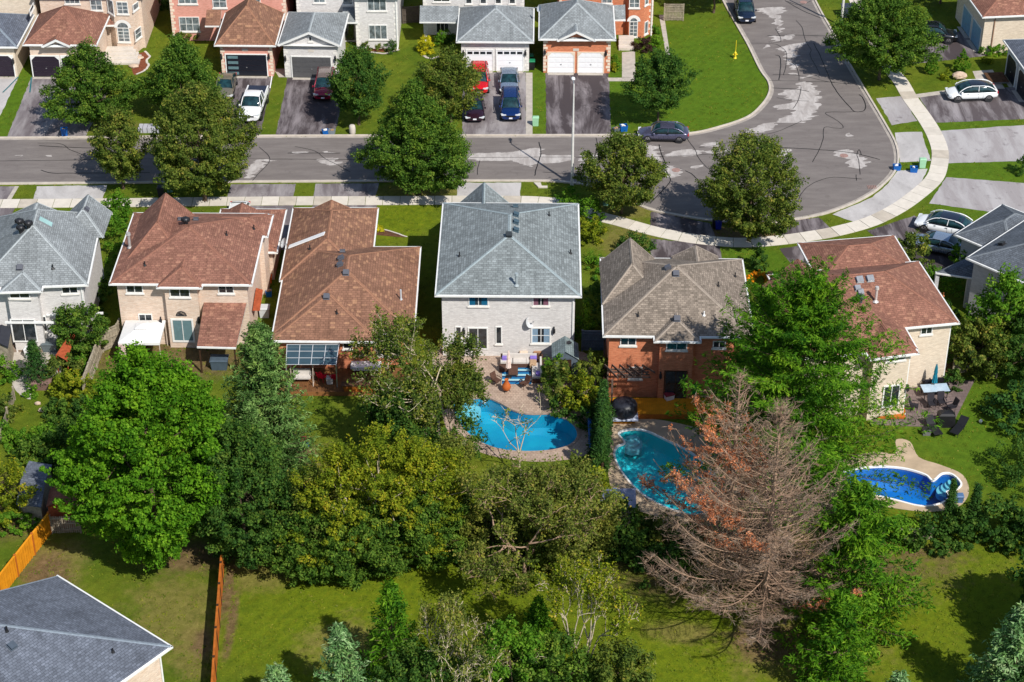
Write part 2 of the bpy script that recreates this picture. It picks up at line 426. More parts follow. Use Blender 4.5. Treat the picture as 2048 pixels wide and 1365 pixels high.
# ---- pools: outlines first, because the ground is cut open for them
POOL4 = smooth_closed(px([(905, 812), (922, 790), (943, 797), (975, 796), (1000, 806), (1030, 822), (1062, 828), (1100, 828), (1132, 838), (1150, 853), (1155, 872), (1142, 889), (1110, 900), (1060, 904), (1004, 900), (955, 882), (920, 850)]))
POOL5 = smooth_closed(px([(1238, 868), (1258, 860), (1290, 862), (1330, 880), (1380, 905), (1425, 945), (1445, 985), (1425, 1020), (1385, 1030), (1330, 1014), (1282, 986), (1248, 950), (1230, 915), (1234, 895), (1250, 886)]))
POOL6 = smooth_closed(px([(1670, 952), (1710, 939), (1760, 934), (1810, 938), (1850, 950), (1866, 962), (1885, 948), (1905, 950), (1922, 968), (1912, 980), (1893, 984), (1898, 996), (1875, 1009), (1840, 1012), (1790, 1000), (1730, 985), (1690, 970)]))

def ground_mat():
    t = NT('lawn_grass'); wp = t.world()
    sep = t.n('SeparateXYZ'); t.l(wp, sep.inputs[0])
    warp = t.noise(wp, 0.5, 5, 0.7); warp2 = t.noise(wp, 1.7, 4, 0.7)
    def ell(u, v, ru, rv, soft=0.5, amp=1.2):
        c = P(u, v); rx = ru / ppm(u, v); ry = abs(P(u, v - rv).y - P(u, v + rv).y) / 2
        dx = t.math('DIVIDE', t.math('SUBTRACT', sep.outputs[0], c.x), rx); dy = t.math('DIVIDE', t.math('SUBTRACT', sep.outputs[1], c.y), ry)
        d = t.math('SQRT', t.math('ADD', t.math('MULTIPLY', dx, dx), t.math('MULTIPLY', dy, dy)))
        d = t.math('ADD', d, t.math('MULTIPLY', t.math('SUBTRACT', warp, 0.5), amp))
        d = t.math('ADD', d, t.math('MULTIPLY', t.math('SUBTRACT', warp2, 0.5), amp * 0.6))
        mr = t.n('MapRange'); mr.interpolation_type = 'SMOOTHSTEP'; t.l(d, mr.inputs[0])
        for i, x in ((1, 1 - soft), (2, 1 + soft), (3, 1.0), (4, 0.0)): mr.inputs[i].default_value = x
        return mr.outputs[0]
    n1 = t.noise(wp, 0.28, 6, 0.7); n2 = t.noise(wp, 2.4, 5, 0.75); n3 = t.noise(wp, 9, 4, 0.8)
    green = t.ramp(n1, [(0.3, (0.070, 0.122, 0.009)), (0.5, (0.110, 0.152, 0.012)), (0.7, (0.150, 0.176, 0.016))])
    lush = t.ramp(n2, [(0.3, (0.060, 0.142, 0.009)), (0.7, (0.104, 0.186, 0.012))])
    olive = t.ramp(n2, [(0.28, (0.085, 0.14, 0.006)), (0.55, (0.155, 0.20, 0.008)), (0.75, (0.225, 0.225, 0.012))])
    straw = t.ramp(n2, [(0.3, (0.16, 0.13, 0.035)), (0.7, (0.30, 0.23, 0.085))])
    soil = t.ramp(n2, [(0.3, (0.10, 0.06, 0.03)), (0.7, (0.24, 0.155, 0.085))])
    c = green
    for e in (ell(1440, 180, 190, 150), ell(1150, 200, 120, 90), ell(1960, 330, 160, 130), ell(60, 190, 70, 120), ell(1500, 520, 80, 40), ell(1960, 860, 160, 120)):
        c = t.mix(t.math('MULTIPLY', e, 0.75), c, lush)
    for e in (ell(820, 1230, 380, 160), ell(1750, 1160, 330, 150), ell(790, 430, 90, 50, 0.4), ell(1500, 1300, 340, 110)):
        c = t.mix(t.math('MULTIPLY', e, 0.8), c, olive)
    for e in (ell(350, 1230, 90, 80, 0.5, 2.2), ell(390, 1310, 40, 60, 0.4, 2.0), ell(110, 1130, 60, 60, 0.5, 2.0), ell(520, 1150, 60, 30, 0.5, 2), ell(1360, 1265, 70, 22, 0.5, 2), ell(1600, 1300, 150, 60, 0.5, 2.5), ell(700, 1290, 90, 50, .5, 2.5), ell(1250, 480, 60, 30, .5, 2), ell(240, 258, 60, 12, .5, 2), ell(835, 385, 90, 14, .5, 2), ell(1250, 420, 60, 20, .5, 2), ell(640, 960, 60, 60, .5, 2.4)):
        c = t.mix(t.math('MULTIPLY', e, 0.6), c, straw)
    for e in (ell(90, 1150, 45, 40, 0.5, 2.0), ell(1540, 1285, 75, 38, 0.4, 1.2), ell(1255, 1215, 26, 12, 0.4, 1.5), ell(1830, 1105, 24, 9, 0.4, 1.2), ell(405, 1290, 20, 26, 0.5, 1.8), ell(375, 1115, 80, 28, 0.5, 1.5), ell(455, 1180, 12, 70, 0.5, 1.6), ell(462, 1250, 10, 60, 0.5, 1.6), ell(850, 1110, 60, 10, 0.4, 1.5), ell(1490, 465, 90, 16, 0.5, 1.5), ell(610, 905, 26, 14, 0.5, 1.2), ell(1895, 760, 20, 40, 0.4, 1.2), ell(30, 1010, 90, 60, 0.5, 1.2), ell(1540, 1130, 330, 70, .5, 2), ell(900, 1060, 380, 40, 0.4, 1.5), ell(330, 720, 170, 40, 0.5, 1.2), ell(1860, 690, 60, 60, 0.5, 1.2)):
        c = t.mix(t.math('MULTIPLY', e, 0.85), c, soil)
    wv = t.n('TexWave'); wv.inputs['Scale'].default_value = 0.42; wv.inputs['Distortion'].default_value = 1.2; wv.inputs['Detail'].default_value = 2; mpw = t.n('Mapping'); mpw.inputs['Rotation'].default_value = (0, 0, 0.6); t.l(wp, mpw.inputs[0]); t.l(mpw.outputs[0], wv.inputs['Vector'])
    c = t.mix(0.28, c, t.ramp(wv.outputs['Fac'], [(0.3, 0.86), (0.7, 1.08)]), 'MULTIPLY')
    clump = t.ramp(n3, [(0.25, 0.58), (0.5, 1.0), (0.78, 1.32)])
    fine = t.ramp(t.noise(wp, 26, 2, 0.8), [(0.3, 0.72), (0.7, 1.25)])
    mott = t.ramp(t.noise(wp, 1.1, 6, 0.8), [(0.28, 0.66), (0.52, 1.0), (0.75, 1.16)])
    c = t.mix(0.8, c, clump, 'MULTIPLY'); c = t.mix(0.8, c, fine, 'MULTIPLY'); c = t.mix(1.0, c, mott, 'MULTIPLY')
    t.base(c, 0.95, 0.08); t.bump(t.math('ADD', n3, t.noise(wp, 26, 2, 0.8)), 0.8, 0.06)
    return t.m
GRASS = ground_mat()
sheet('ground', [(-700, -200), (700, -200), (700, 1500), (-700, 1500)], 0.0, GRASS, holes=[POOL4, POOL5, POOL6])

def asphalt_mat(name, base, wear, dark, ang=0.0, wearlo=0.5, wearhi=0.62, stretch=4.0, sc=0.5):
    t = NT(name); wp = t.world()
    mp = t.n('Mapping'); mp.inputs['Rotation'].default_value = (0, 0, -ang); mp.inputs['Scale'].default_value = (1.0, 1.0 / stretch, 1)
    t.l(wp, mp.inputs[0])
    w = t.ramp(t.noise(mp.outputs[0], sc, 6, 0.68, 0.4), [(wearlo, 0.0), (wearhi, 1.0)])
    c = t.mix(w, base, wear)
    blot = t.ramp(t.noise(wp, 0.9, 5, 0.7), [(0.58, 0.0), (0.68, 1.0)]); c = t.mix(t.math('MULTIPLY', blot, 0.55), c, dark)
    g = t.ramp(t.noise(wp, 14, 3, 0.8), [(0.25, 0.86), (0.75, 1.12)]); c = t.mix(1.0, c, g, 'MULTIPLY')
    t.base(c, 0.88, 0.25); t.bump(t.noise(wp, 20, 3, 0.8), 0.3, 0.01); return t.m
ROADM = asphalt_mat('road_asphalt', S(111, 104, 101), S(124, 117, 113), S(100, 94, 91), 0, 0.4, 0.65, 0.25, 0.3)
PATCHM = asphalt_mat('worn_asphalt', S(158, 151, 147), S(184, 178, 174), S(136, 129, 125), 0, 0.4, 0.6, 3, 1.6)
DRV_DARK = asphalt_mat('sealed_driveway', S(70, 62, 64), S(134, 126, 128), S(48, 42, 44), 0.0, 0.46, 0.62, 5, 0.55)
DRV_MID = asphalt_mat('worn_driveway', S(104, 96, 98), S(152, 146, 146), S(70, 64, 66), 0.0, 0.42, 0.62, 4, 0.5)
DRV_LIGHT = asphalt_mat('old_pale_driveway', S(168, 164, 162), S(186, 182, 180), S(140, 134, 134), 0, 0.4, 0.6, 2, 0.5)
DRV_SIDE = asphalt_mat('crossways_driveway', S(86, 78, 80), S(146, 140, 142), S(60, 54, 56), R(95), 0.44, 0.62, 5, 0.55)
DRV_SIDEL = asphalt_mat('crossways_pale_driveway', S(150, 144, 144), S(170, 166, 166), S(96, 88, 90), R(95), 0.42, 0.6, 4, 0.5)

# ---- road with its bend
NORTH = [(-420, 281), (0, 278), (550, 274), (1000, 273), (1290, 272), (1380, 269), (1440, 256), (1497, 236), (1527, 210), (1541, 186), (1539, 165), (1522, 140), (1498, 91), (1474, 49), (1452, 10), (1425, -45), (1405, -90)]
SOUTH = [(-420, 369), (0, 368), (500, 364), (1000, 362), (1120, 364), (1190, 375), (1262, 403), (1297, 418), (1350, 430), (1420, 441), (1485, 447), (1553, 444), (1639, 430), (1700, 409), (1741, 388), (1768, 366), (1786, 345), (1794, 321), (1789, 289), (1768, 249), (1730, 185), (1695, 126), (1666, 70), (1644, 32), (1625, -5), (1600, -60), (1588, -95)]
NW = smooth_open(px(NORTH), 5); SW = smooth_open(px(SOUTH), 5)
sheet('road', NW + SW[::-1], 0.010, ROADM)
def offset_line(line, d):
    out = []
    for i, p in enumerate(line):
        a = line[max(i - 1, 0)]; b = line[min(i + 1, len(line) - 1)]; t = (b - a); t.z = 0; t.normalize()
        out.append(p + Vector((-t.y, t.x, 0)) * d)
    return out
def strip3d(mb, a, b, z0, z1):
    """raised strip between two lines"""
    n = len(a); vs = [(p.x, p.y, z1) for p in a] + [(p.x, p.y, z1) for p in b] + [(p.x, p.y, z0) for p in a] + [(p.x, p.y, z0) for p in b]
    fs = []
    for i in range(n - 1):
        fs += [(i, i + 1, n + i + 1, n + i), (2 * n + i, i, n + i, 3 * n + i)] if False else [(i, n + i, n + i + 1, i + 1), (i, i + 1, 2 * n + i + 1, 2 * n + i), (n + i, 3 * n + i, 3 * n + i + 1, n + i + 1)]
    mb.mesh(vs, fs)
KERBM = plain('kerb_concrete', S(190, 180, 168), 0.9, 0.2, var=0.15, scale=1.5)
GUTTERM = plain('kerb_gutter_concrete', S(160, 152, 144), 0.9, 0.2, var=0.2, scale=1.2)
for line, sgn in ((NW, 1), (SW, -1)):
    mb = MB(); strip3d(mb, offset_line(line, 0.02 * sgn), offset_line(line, 0.20 * sgn), 0.0, 0.12); mb.build('kerb', KERBM, None, loc=(0, 0, 0), kind='structure')
    mb = MB(); strip3d(mb, offset_line(line, -0.28 * sgn), offset_line(line, 0.015 * sgn), 0.0, 0.022); mb.build('kerb_gutter', GUTTERM, None, loc=(0, 0, 0), kind='structure')
# dark seam between gutter and asphalt
SEAL = plain('crack_sealant', (0.012, 0.012, 0.013), 0.6, 0.3)
def ribbon(name, pts, w, z, mat, label=None, seed=0, wob=0.05, kind='structure'):
    r = random.Random(seed); line = smooth_open(pts, 5)
    line = [p + Vector((r.uniform(-wob, wob), r.uniform(-wob, wob), 0)) for p in line]
    a = offset_line(line, w / 2); b = offset_line(line, -w / 2); mb = MB()
    n = len(a); mb.mesh([(p.x, p.y, z) for p in a + b], [(i, n + i, n + i + 1, i + 1) for i in range(n - 1)])
    return mb.build(name, mat, None, loc=(0, 0, 0), kind=kind, label=label)
CR = [[(78, 292), (110, 294), (150, 296), (185, 297)], [(-10, 323), (60, 322), (140, 321), (230, 319), (420, 318), (560, 319), (740, 320)],
      [(75, 287), (120, 288), (140, 300), (168, 311)], [(82, 341), (105, 347), (150, 347), (300, 346)], [(518, 294), (540, 320), (515, 350), (505, 362)],
      [(590, 294), (630, 303), (650, 318), (676, 331), (700, 345)], [(575, 307), (630, 307), (680, 307)], [(1192, 276), (1195, 290), (1192, 300), (1190, 320)],
      [(960, 322), (956, 335), (955, 350)], [(1078, 285), (1082, 305), (1078, 322), (1072, 340), (1070, 352)], [(940, 316), (1080, 315), (1180, 315), (1300, 314), (1345, 313), (1470, 306), (1540, 298)],
      [(1085, 345), (1130, 348), (1170, 350)], [(1318, 290), (1322, 306), (1330, 325), (1330, 338), (1338, 352), (1340, 364), (1327, 380), (1300, 408)],
      [(1373, 277), (1390, 300), (1396, 315), (1408, 330), (1425, 345)], [(1398, 296), (1430, 292), (1470, 283), (1520, 272), (1560, 262), (1604, 242)],
      [(1370, 342), (1385, 350), (1396, 362)], [(1500, 87), (1545, 88), (1562, 95), (1572, 105), (1573, 122), (1570, 140), (1567, 151)],
      [(1550, 58), (1558, 70), (1561, 84), (1538, 85)], [(1535, 72), (1590, 71), (1655, 73)], [(1592, 42), (1604, 55), (1608, 72), (1614, 88), (1622, 100), (1620, 112), (1630, 130), (1640, 150)],
      [(1545, 150), (1600, 152), (1660, 165), (1700, 168)], [(1551, 111), (1560, 115), (1561, 135), (1558, 161)], [(1575, 122), (1590, 130), (1597, 148), (1598, 162)],
      [(1538, 162), (1600, 163), (1670, 165)], [(1545, 177), (1590, 179), (1618, 184)], [(1602, 174), (1600, 190), (1593, 208), (1586, 218)], [(1553, 196), (1580, 201), (1618, 203)],
      [(1627, 87), (1640, 112), (1655, 148), (1665, 170), (1680, 193), (1700, 215), (1710, 224), (1728, 222), (1731, 210), (1725, 196), (1718, 190)],
      [(1710, 224), (1690, 225), (1660, 225), (1651, 228), (1668, 238), (1684, 250), (1685, 257), (1670, 257), (1649, 256), (1646, 280), (1637, 303), (1625, 325)],
      [(1720, 350), (1718, 325), (1714, 310), (1718, 300), (1723, 310)], [(1545, 295), (1620, 299), (1700, 306), (1760, 320)], [(1596, 404), (1605, 385), (1625, 368), (1660, 356), (1700, 357), (1723, 359)],
      [(1640, -5), (1600, 10), (1574, 3)], [(1570, 2), (1605, 22), (1645, 38)], [(1480, 88), (1500, 87)], [(1712, 350), (1713, 362)], [(1515, 315), (1500, 322), (1480, 330), (1465, 350)]]
for i, c in enumerate(CR): ribbon('crack_sealant', px(c), 0.06 if i % 3 else 0.09, 0.024, SEAL, seed=i, wob=0.02)
PT = [[(940, 309), (985, 306), (1020, 305), (1060, 298), (1080, 296), (1082, 310), (1135, 311), (1150, 318), (1120, 326), (1072, 328), (1066, 334), (1046, 332), (1020, 322), (960, 322), (940, 320)],
      [(1160, 312), (1190, 313), (1185, 325), (1165, 328)], [(1300, 290), (1318, 302), (1325, 318), (1318, 330), (1300, 325), (1290, 308)], [(1340, 306), (1370, 299), (1400, 302), (1398, 311), (1340, 313)],
      [(1330, 334), (1350, 331), (1365, 340), (1362, 352), (1335, 356)], [(1400, 292), (1425, 285), (1442, 287), (1430, 294), (1405, 295)], [(1410, 303), (1458, 299), (1450, 306), (1415, 307)],
      [(1385, 333), (1405, 330), (1402, 336), (1388, 340)], [(1498, 258), (1520, 250), (1540, 246), (1552, 248), (1545, 260), (1525, 264), (1545, 263), (1560, 240), (1585, 228), (1590, 218), (1555, 220), (1552, 212), (1580, 207), (1588, 200), (1565, 196), (1563, 182), (1590, 180), (1600, 168), (1605, 164), (1620, 166), (1636, 182), (1641, 196), (1628, 206), (1640, 212), (1625, 232), (1600, 250), (1580, 262), (1548, 270), (1530, 270), (1500, 268)],
      [(1514, 18), (1570, 16), (1560, 35), (1565, 60), (1562, 66), (1552, 58), (1543, 40), (1530, 28)], [(1545, 73), (1558, 72), (1560, 83), (1550, 84)], [(1560, 74), (1590, 69), (1582, 80), (1572, 79)],
      [(1563, 94), (1605, 86), (1608, 90), (1590, 98), (1590, 105), (1570, 105)], [(1572, 118), (1590, 124), (1594, 136), (1585, 140), (1572, 125)], [(1574, 108), (1590, 109), (1593, 114), (1574, 116)], [(1528, 91), (1540, 90), (1538, 97), (1529, 96)],
      [(1668, 304), (1690, 300), (1712, 306), (1732, 320), (1731, 332), (1716, 338), (1700, 330), (1692, 318), (1672, 312)], [(1692, 268), (1700, 266), (1702, 272), (1695, 274)], [(1548, 306), (1565, 300), (1580, 301), (1568, 312), (1550, 316)],
      [(578, 305), (600, 304), (612, 307), (590, 308)], [(645, 304), (660, 303), (668, 306), (648, 307)], [(636, 319), (668, 318), (676, 331), (650, 330)], [(527, 320), (548, 319), (545, 323), (530, 323)], [(22, 312), (45, 312), (40, 314)], [(86, 311), (100, 311), (96, 315)],
      [(508, 322), (528, 322), (515, 342), (496, 358), (492, 345)], [(1580, 147), (1595, 146), (1592, 150)], [(1600, 158), (1622, 150), (1612, 156)]]
for i, c in enumerate(PT): sheet('road_patch', smooth_closed(px(c), 3), 0.014 + 0.0001 * i, PATCHM, ragged=0.5, seed=i)

# ---- driveways (each its own sheet)
DR = [([(-200, 155), (37, 155), (-20, 275), (-300, 277)], DRV_LIGHT), ([(63, 155), (232, 155), (170, 275), (13, 276)], DRV_MID), ([(450, 154), (546, 154), (520, 273), (400, 274)], DRV_DARK),
      ([(575, 156), (695, 156), (669, 272), (551, 273)], DRV_DARK), ([(925, 145), (1052, 145), (1052, 270), (925, 271)], DRV_MID), ([(1091, 147), (1217, 147), (1223, 269), (1092, 270)], DRV_DARK),
      ([(-60, 374), (30, 373), (14, 400), (-60, 400)], DRV_MID), ([(74, 373), (214, 371), (206, 397), (66, 399)], DRV_LIGHT), ([(462, 369), (592, 368), (586, 394), (455, 396)], DRV_MID), ([(632, 368), (758, 367), (752, 393), (626, 394)], DRV_MID),
      ([(916, 366), (1042, 366), (1040, 393), (914, 394)], DRV_LIGHT), ([(455, 413), (588, 411), (575, 500), (500, 500)], DRV_MID), ([(625, 411), (753, 410), (742, 480), (600, 480)], DRV_MID),
      ([(-60, 417), (30, 416), (20, 440), (-60, 440)], DRV_MID),
      ([(1302, 423), (1420, 447), (1432, 475), (1300, 455)], DRV_DARK), ([(1302, 478), (1440, 492), (1448, 540), (1300, 540)], DRV_DARK), ([(1535, 450), (1638, 435), (1664, 460), (1560, 477)], DRV_DARK),
      ([(1560, 498), (1682, 478), (1730, 535), (1590, 540)], DRV_DARK), ([(1665, 429), (1745, 395), (1776, 368), (1796, 342), (1855, 338), (1840, 372), (1800, 412), (1712, 446)], DRV_LIGHT),
      ([(1735, 462), (1828, 432), (2010, 505), (1900, 560), (1850, 545)], DRV_DARK), ([(1893, 355), (2200, 378), (2200, 455), (1858, 407)], DRV_SIDEL), ([(1882, 262), (2200, 240), (2200, 318), (1897, 327)], DRV_SIDEL),
      ([(1838, 193), (2030, 174), (2200, 170), (2200, 233), (1868, 246)], DRV_SIDE), ([(1752, 197), (1802, 193), (1834, 242), (1784, 251)], DRV_SIDEL), ([(1790, 266), (1843, 264), (1862, 322), (1800, 325)], DRV_LIGHT),
      ([(1790, 143), (1800, 110), (1925, 60), (1975, 112), (1812, 130)], DRV_DARK)]
for i, (q, m) in enumerate(DR): sheet('driveway', px(q), 0.004 + 0.00012 * i, m, jitter=0.05, seed=40 + i)
# ---- patios, paths and pool surrounds
PAVER = brick_mat('beige_pavers', S(186, 164, 146), S(166, 144, 128), S(110, 94, 84), 0.24, 0.24, 0.2)
PAVERG = brick_mat('grey_square_pavers', S(132, 116, 112), S(112, 98, 96), S(70, 60, 58), 0.42, 0.42, 0.25)
PLAZA = plain('broom_concrete', S(176, 156, 132), 0.9, 0.15, var=0.18, scale=0.8)
sheet('patio', smooth_closed(px([(872, 700), (1000, 706), (1165, 704), (1192, 760), (1186, 850), (1178, 905), (1120, 922), (1040, 922), (960, 905), (900, 870), (880, 800)]), 4), 0.012, PAVER, holes=[POOL4])
sheet('pool_surround', smooth_closed(px([(1220, 840), (1330, 842), (1440, 880), (1480, 980), (1440, 1046), (1330, 1040), (1230, 990), (1215, 900)]), 4), 0.012, PLAZA, holes=[POOL5])
sheet('pool_surround', smooth_closed(px([(1640, 940), (1740, 905), (1790, 908), (1792, 880), (1820, 884), (1838, 915), (1880, 930), (1925, 950), (1938, 985), (1915, 1015), (1850, 1024), (1750, 1010), (1650, 985)]), 4), 0.012, PLAZA, holes=[POOL6])
sheet('patio', px([(1740, 850), (1860, 855), (1905, 850), (1920, 820), (1950, 760), (1830, 770), (1740, 800)]), 0.015, PAVERG)
sheet('patio', smooth_closed(px([(25, 695), (75, 690), (150, 690), (130, 740), (70, 770), (60, 800), (25, 770)]), 4), 0.012, CONC2)
for q, m in (([(1052, 146), (1065, 146), (1065, 270), (1052, 270)], CONC2), ([(1215, 156), (1272, 156), (1272, 163), (1217, 163)], CONC2), ([(1244, 105), (1270, 103), (1271, 156), (1244, 157)], CONC2), ([(1318, 30), (1328, 30), (1340, 110), (1332, 110)], CONC2), ([(1832, 189), (1890, 181), (1892, 188), (1836, 196)], CONC2), ([(1945, 143), (1985, 140), (2010, 178), (1960, 178)], CONC2), ([(547, 138), (575, 138), (574, 155), (558, 155)], CONC2), ([(13, 400), (30, 373), (38, 373), (22, 400)], CONC2)):
    sheet('path', px(q), 0.009, m)

# ---- sidewalk: every slab its own piece
SLABS = [plain('sidewalk_concrete', S(206, 198, 186), 0.9, 0.15, var=0.08, scale=1.5), plain('sidewalk_concrete_b', S(196, 188, 176), 0.9, 0.15, var=0.10, scale=1.2), plain('sidewalk_concrete_c', S(184, 174, 160), 0.9, 0.15, var=0.14, scale=1.2)]
walk = smooth_open(px([(-240, 409), (0, 408), (250, 406), (500, 403), (760, 402), (1000, 401), (1105, 405), (1150, 417), (1197, 433), (1240, 444), (1300, 461), (1360, 474), (1420, 482), (1480, 486), (1540, 483), (1607, 475), (1674, 463), (1741, 444), (1794, 418), (1834, 390), (1867, 360), (1878, 334), (1880, 302), (1868, 268), (1848, 235), (1821, 198), (1802, 165), (1786, 145), (1765, 110), (1735, 50), (1712, 0), (1690, -50)]), 8)
acc = [0.0]
for a, b in zip(walk, walk[1:]): acc.append(acc[-1] + (b - a).length)
def along(s):
    i = max(0, min(len(walk) - 2, int(np.searchsorted(acc, s)) - 1)); t = (s - acc[i]) / max(1e-6, acc[i + 1] - acc[i]); d = (walk[i + 1] - walk[i]).normalized()
    return walk[i].lerp(walk[i + 1], t), Vector((-d.y, d.x, 0))
side = thing('sidewalk', None, None, (0, 0, 0)); side['kind'] = 'structure'
s0 = 0.0; k = 0
while s0 < acc[-1] - 1.5:
    s1 = s0 + 1.5; pa, na = along(s0 + 0.02); pb, nb = along(s1 - 0.02); pm, nm = along((s0 + s1) / 2); w = 0.76
    mb = MB(); r = random.Random(k); zt = 0.035 + r.uniform(-0.006, 0.006)
    mb.prism([pa + na * w, pm + nm * w, pb + nb * w, pb - nb * w, pm - nm * w, pa - na * w], 0.0, zt)
    mb.build('slab', SLABS[r.choices((0, 1, 2), (6, 3, 1))[0]], side); s0 = s1; k += 1

# ---- pools
def pool(name, outline, floor_col, deep_col, label, depth=(1.0, 2.2), axis=(1, 0), rim=None, rw=.16):
    root = thing(name, label, 'swimming pool', (sum(p.x for p in outline) / len(outline), sum(p.y for p in outline) / len(outline), 0))
    t = NT('pool_liner'); wp = t.world()
    f = t.noise(wp, 0.35, 3, 0.5); c = t.ramp(f, [(0.35, deep_col), (0.62, floor_col)])
    v = t.n('TexVoronoi', feature='DISTANCE_TO_EDGE'); v.inputs['Scale'].default_value = 2.2
    vv = t.n('VectorMath', operation='ADD'); t.l(wp, vv.inputs[0])
    nn = t.n('TexNoise'); nn.inputs['Scale'].default_value = 1.5; t.l(wp, nn.inputs['Vector']); t.l(nn.outputs['Color'], vv.inputs[1]); t.l(vv.outputs[0], v.inputs['Vector'])
    t.base(c, 0.6, 0.3); liner = t.m
    n = len(outline); cen = Vector((sum(p.x for p in outline) / n, sum(p.y for p in outline) / n, 0))
    mb = MB(); mb.mesh([(p.x, p.y, 0.02) for p in outline] + [(p.x, p.y, -1.3) for p in outline] , [(i, (i + 1) % n, n + (i + 1) % n, n + i) for i in range(n)])
    ring = [cen + (p - cen) * 0.72 for p in outline]
    mb.mesh([(p.x, p.y, -1.3) for p in outline] + [(p.x, p.y, -1.75) for p in ring], [(i, (i + 1) % n, n + (i + 1) % n, n + i) for i in range(n)], smooth=True)
    tr = tessellate_polygon([[Vector((p.x, p.y, 0)) for p in ring]]); mb.mesh([(p.x, p.y, -1.75) for p in ring], [tuple(x) for x in tr], smooth=True)
    mb.build('basin', liner, root)
    mb = MB()
    out = offset_line(outline + outline[:1], -rw)
    inn = offset_line(outline + outline[:1], 0.04)
    area = sum(outline[i].x * outline[(i + 1) % n].y - outline[(i + 1) % n].x * outline[i].y for i in range(n))
    if area < 0: out, inn = offset_line(outline + outline[:1], rw), offset_line(outline + outline[:1], -0.04)
    strip3d(mb, inn, out, -0.08, 0.05); mb.build('coping', rim or CONC2, root)
    w = NT('pool_water'); gl = w.n('BsdfGlossy'); gl.inputs['Roughness'].default_value = 0.03; gl.inputs[0].default_value = (1, 1, 1, 1)
    tp = w.n('BsdfTransparent'); tp.inputs[0].default_value = (0.72, 0.93, 0.985, 1)
    fr = w.n('Fresnel'); fr.inputs[0].default_value = 1.33; bp = w.n('Bump'); bp.inputs['Strength'].default_value = 0.25; bp.inputs['Distance'].default_value = 0.05
    w.l(w.noise(w.world(), 2.5, 3, 0.6), bp.inputs['Height']); w.l(bp.outputs[0], gl.inputs['Normal']); w.l(bp.outputs[0], fr.inputs['Normal'])
    mx = w.n('MixShader'); w.l(fr.outputs[0], mx.inputs[0]); w.l(tp.outputs[0], mx.inputs[1]); w.l(gl.outputs[0], mx.inputs[2]); w.l(mx.outputs[0], w.out.inputs[0])
    mb = MB(); tr = tessellate_polygon([[Vector((p.x, p.y, 0)) for p in outline]]); mb.mesh([(p.x, p.y, -0.10) for p in outline], [tuple(x) if (outline[x[1]] - outline[x[0]]).cross(outline[x[2]] - outline[x[0]]).z > 0 else (x[0], x[2], x[1]) for x in tr])
    mb.build('water', w.m, root)
    return root
PAVRIM = plain('paver_coping', S(160, 140, 126), 0.9, 0.15, var=0.25, scale=4)
pl4 = pool('swimming_pool', POOL4, (0.012, 0.36, 0.50), (0.008, 0.24, 0.42), 'curved bright blue pool edged in beige pavers behind the white brick house', rim=PAVRIM)
pl5 = pool('swimming_pool', POOL5, (0.03, 0.70, 0.74), (0.02, 0.58, 0.62), 'turquoise pool seen through the rust coloured branches of the dead spruce', rim=WHITE, rw=.09)
pl6 = pool('swimming_pool', POOL6, (0.01, 0.22, 0.60), (0.006, 0.12, 0.44), 'deep blue pool with white entry steps beside the right hand lawn', rim=WHITE, rw=.09)
STEPM = plain('pool_step_plastic', S(140, 196, 204), 0.4, 0.4, var=0.04)
def pool_steps(root, c, d, w, n=4):
    """semi-circular treads stepping down from point c towards d"""
    d = Vector(d).normalized(); s = Vector((-d.y, d.x, 0))
    for i in range(n):
        r = w * (0.55 + 0.15 * i); mb = MB(); pts = []
        for k in range(13):
            a = math.pi * k / 12 - math.pi / 2; pts.append(c + d * math.cos(a) * r * (0.45 + 0.16 * i) * 2 / 1.4 + s * math.sin(a) * r)
        mb.prism(pts, -1.2, -0.14 - 0.2 * i); mb.build('step', STEPM, root)
pool_steps(pl4, P(925, 800), (0.75, -0.65, 0), 1.15); pool_steps(pl5, P(1262, 868), (0.35, -0.9, 0), 0.8); pool_steps(pl6, P(1906, 964), (-0.9, -0.3, 0), 0.85)
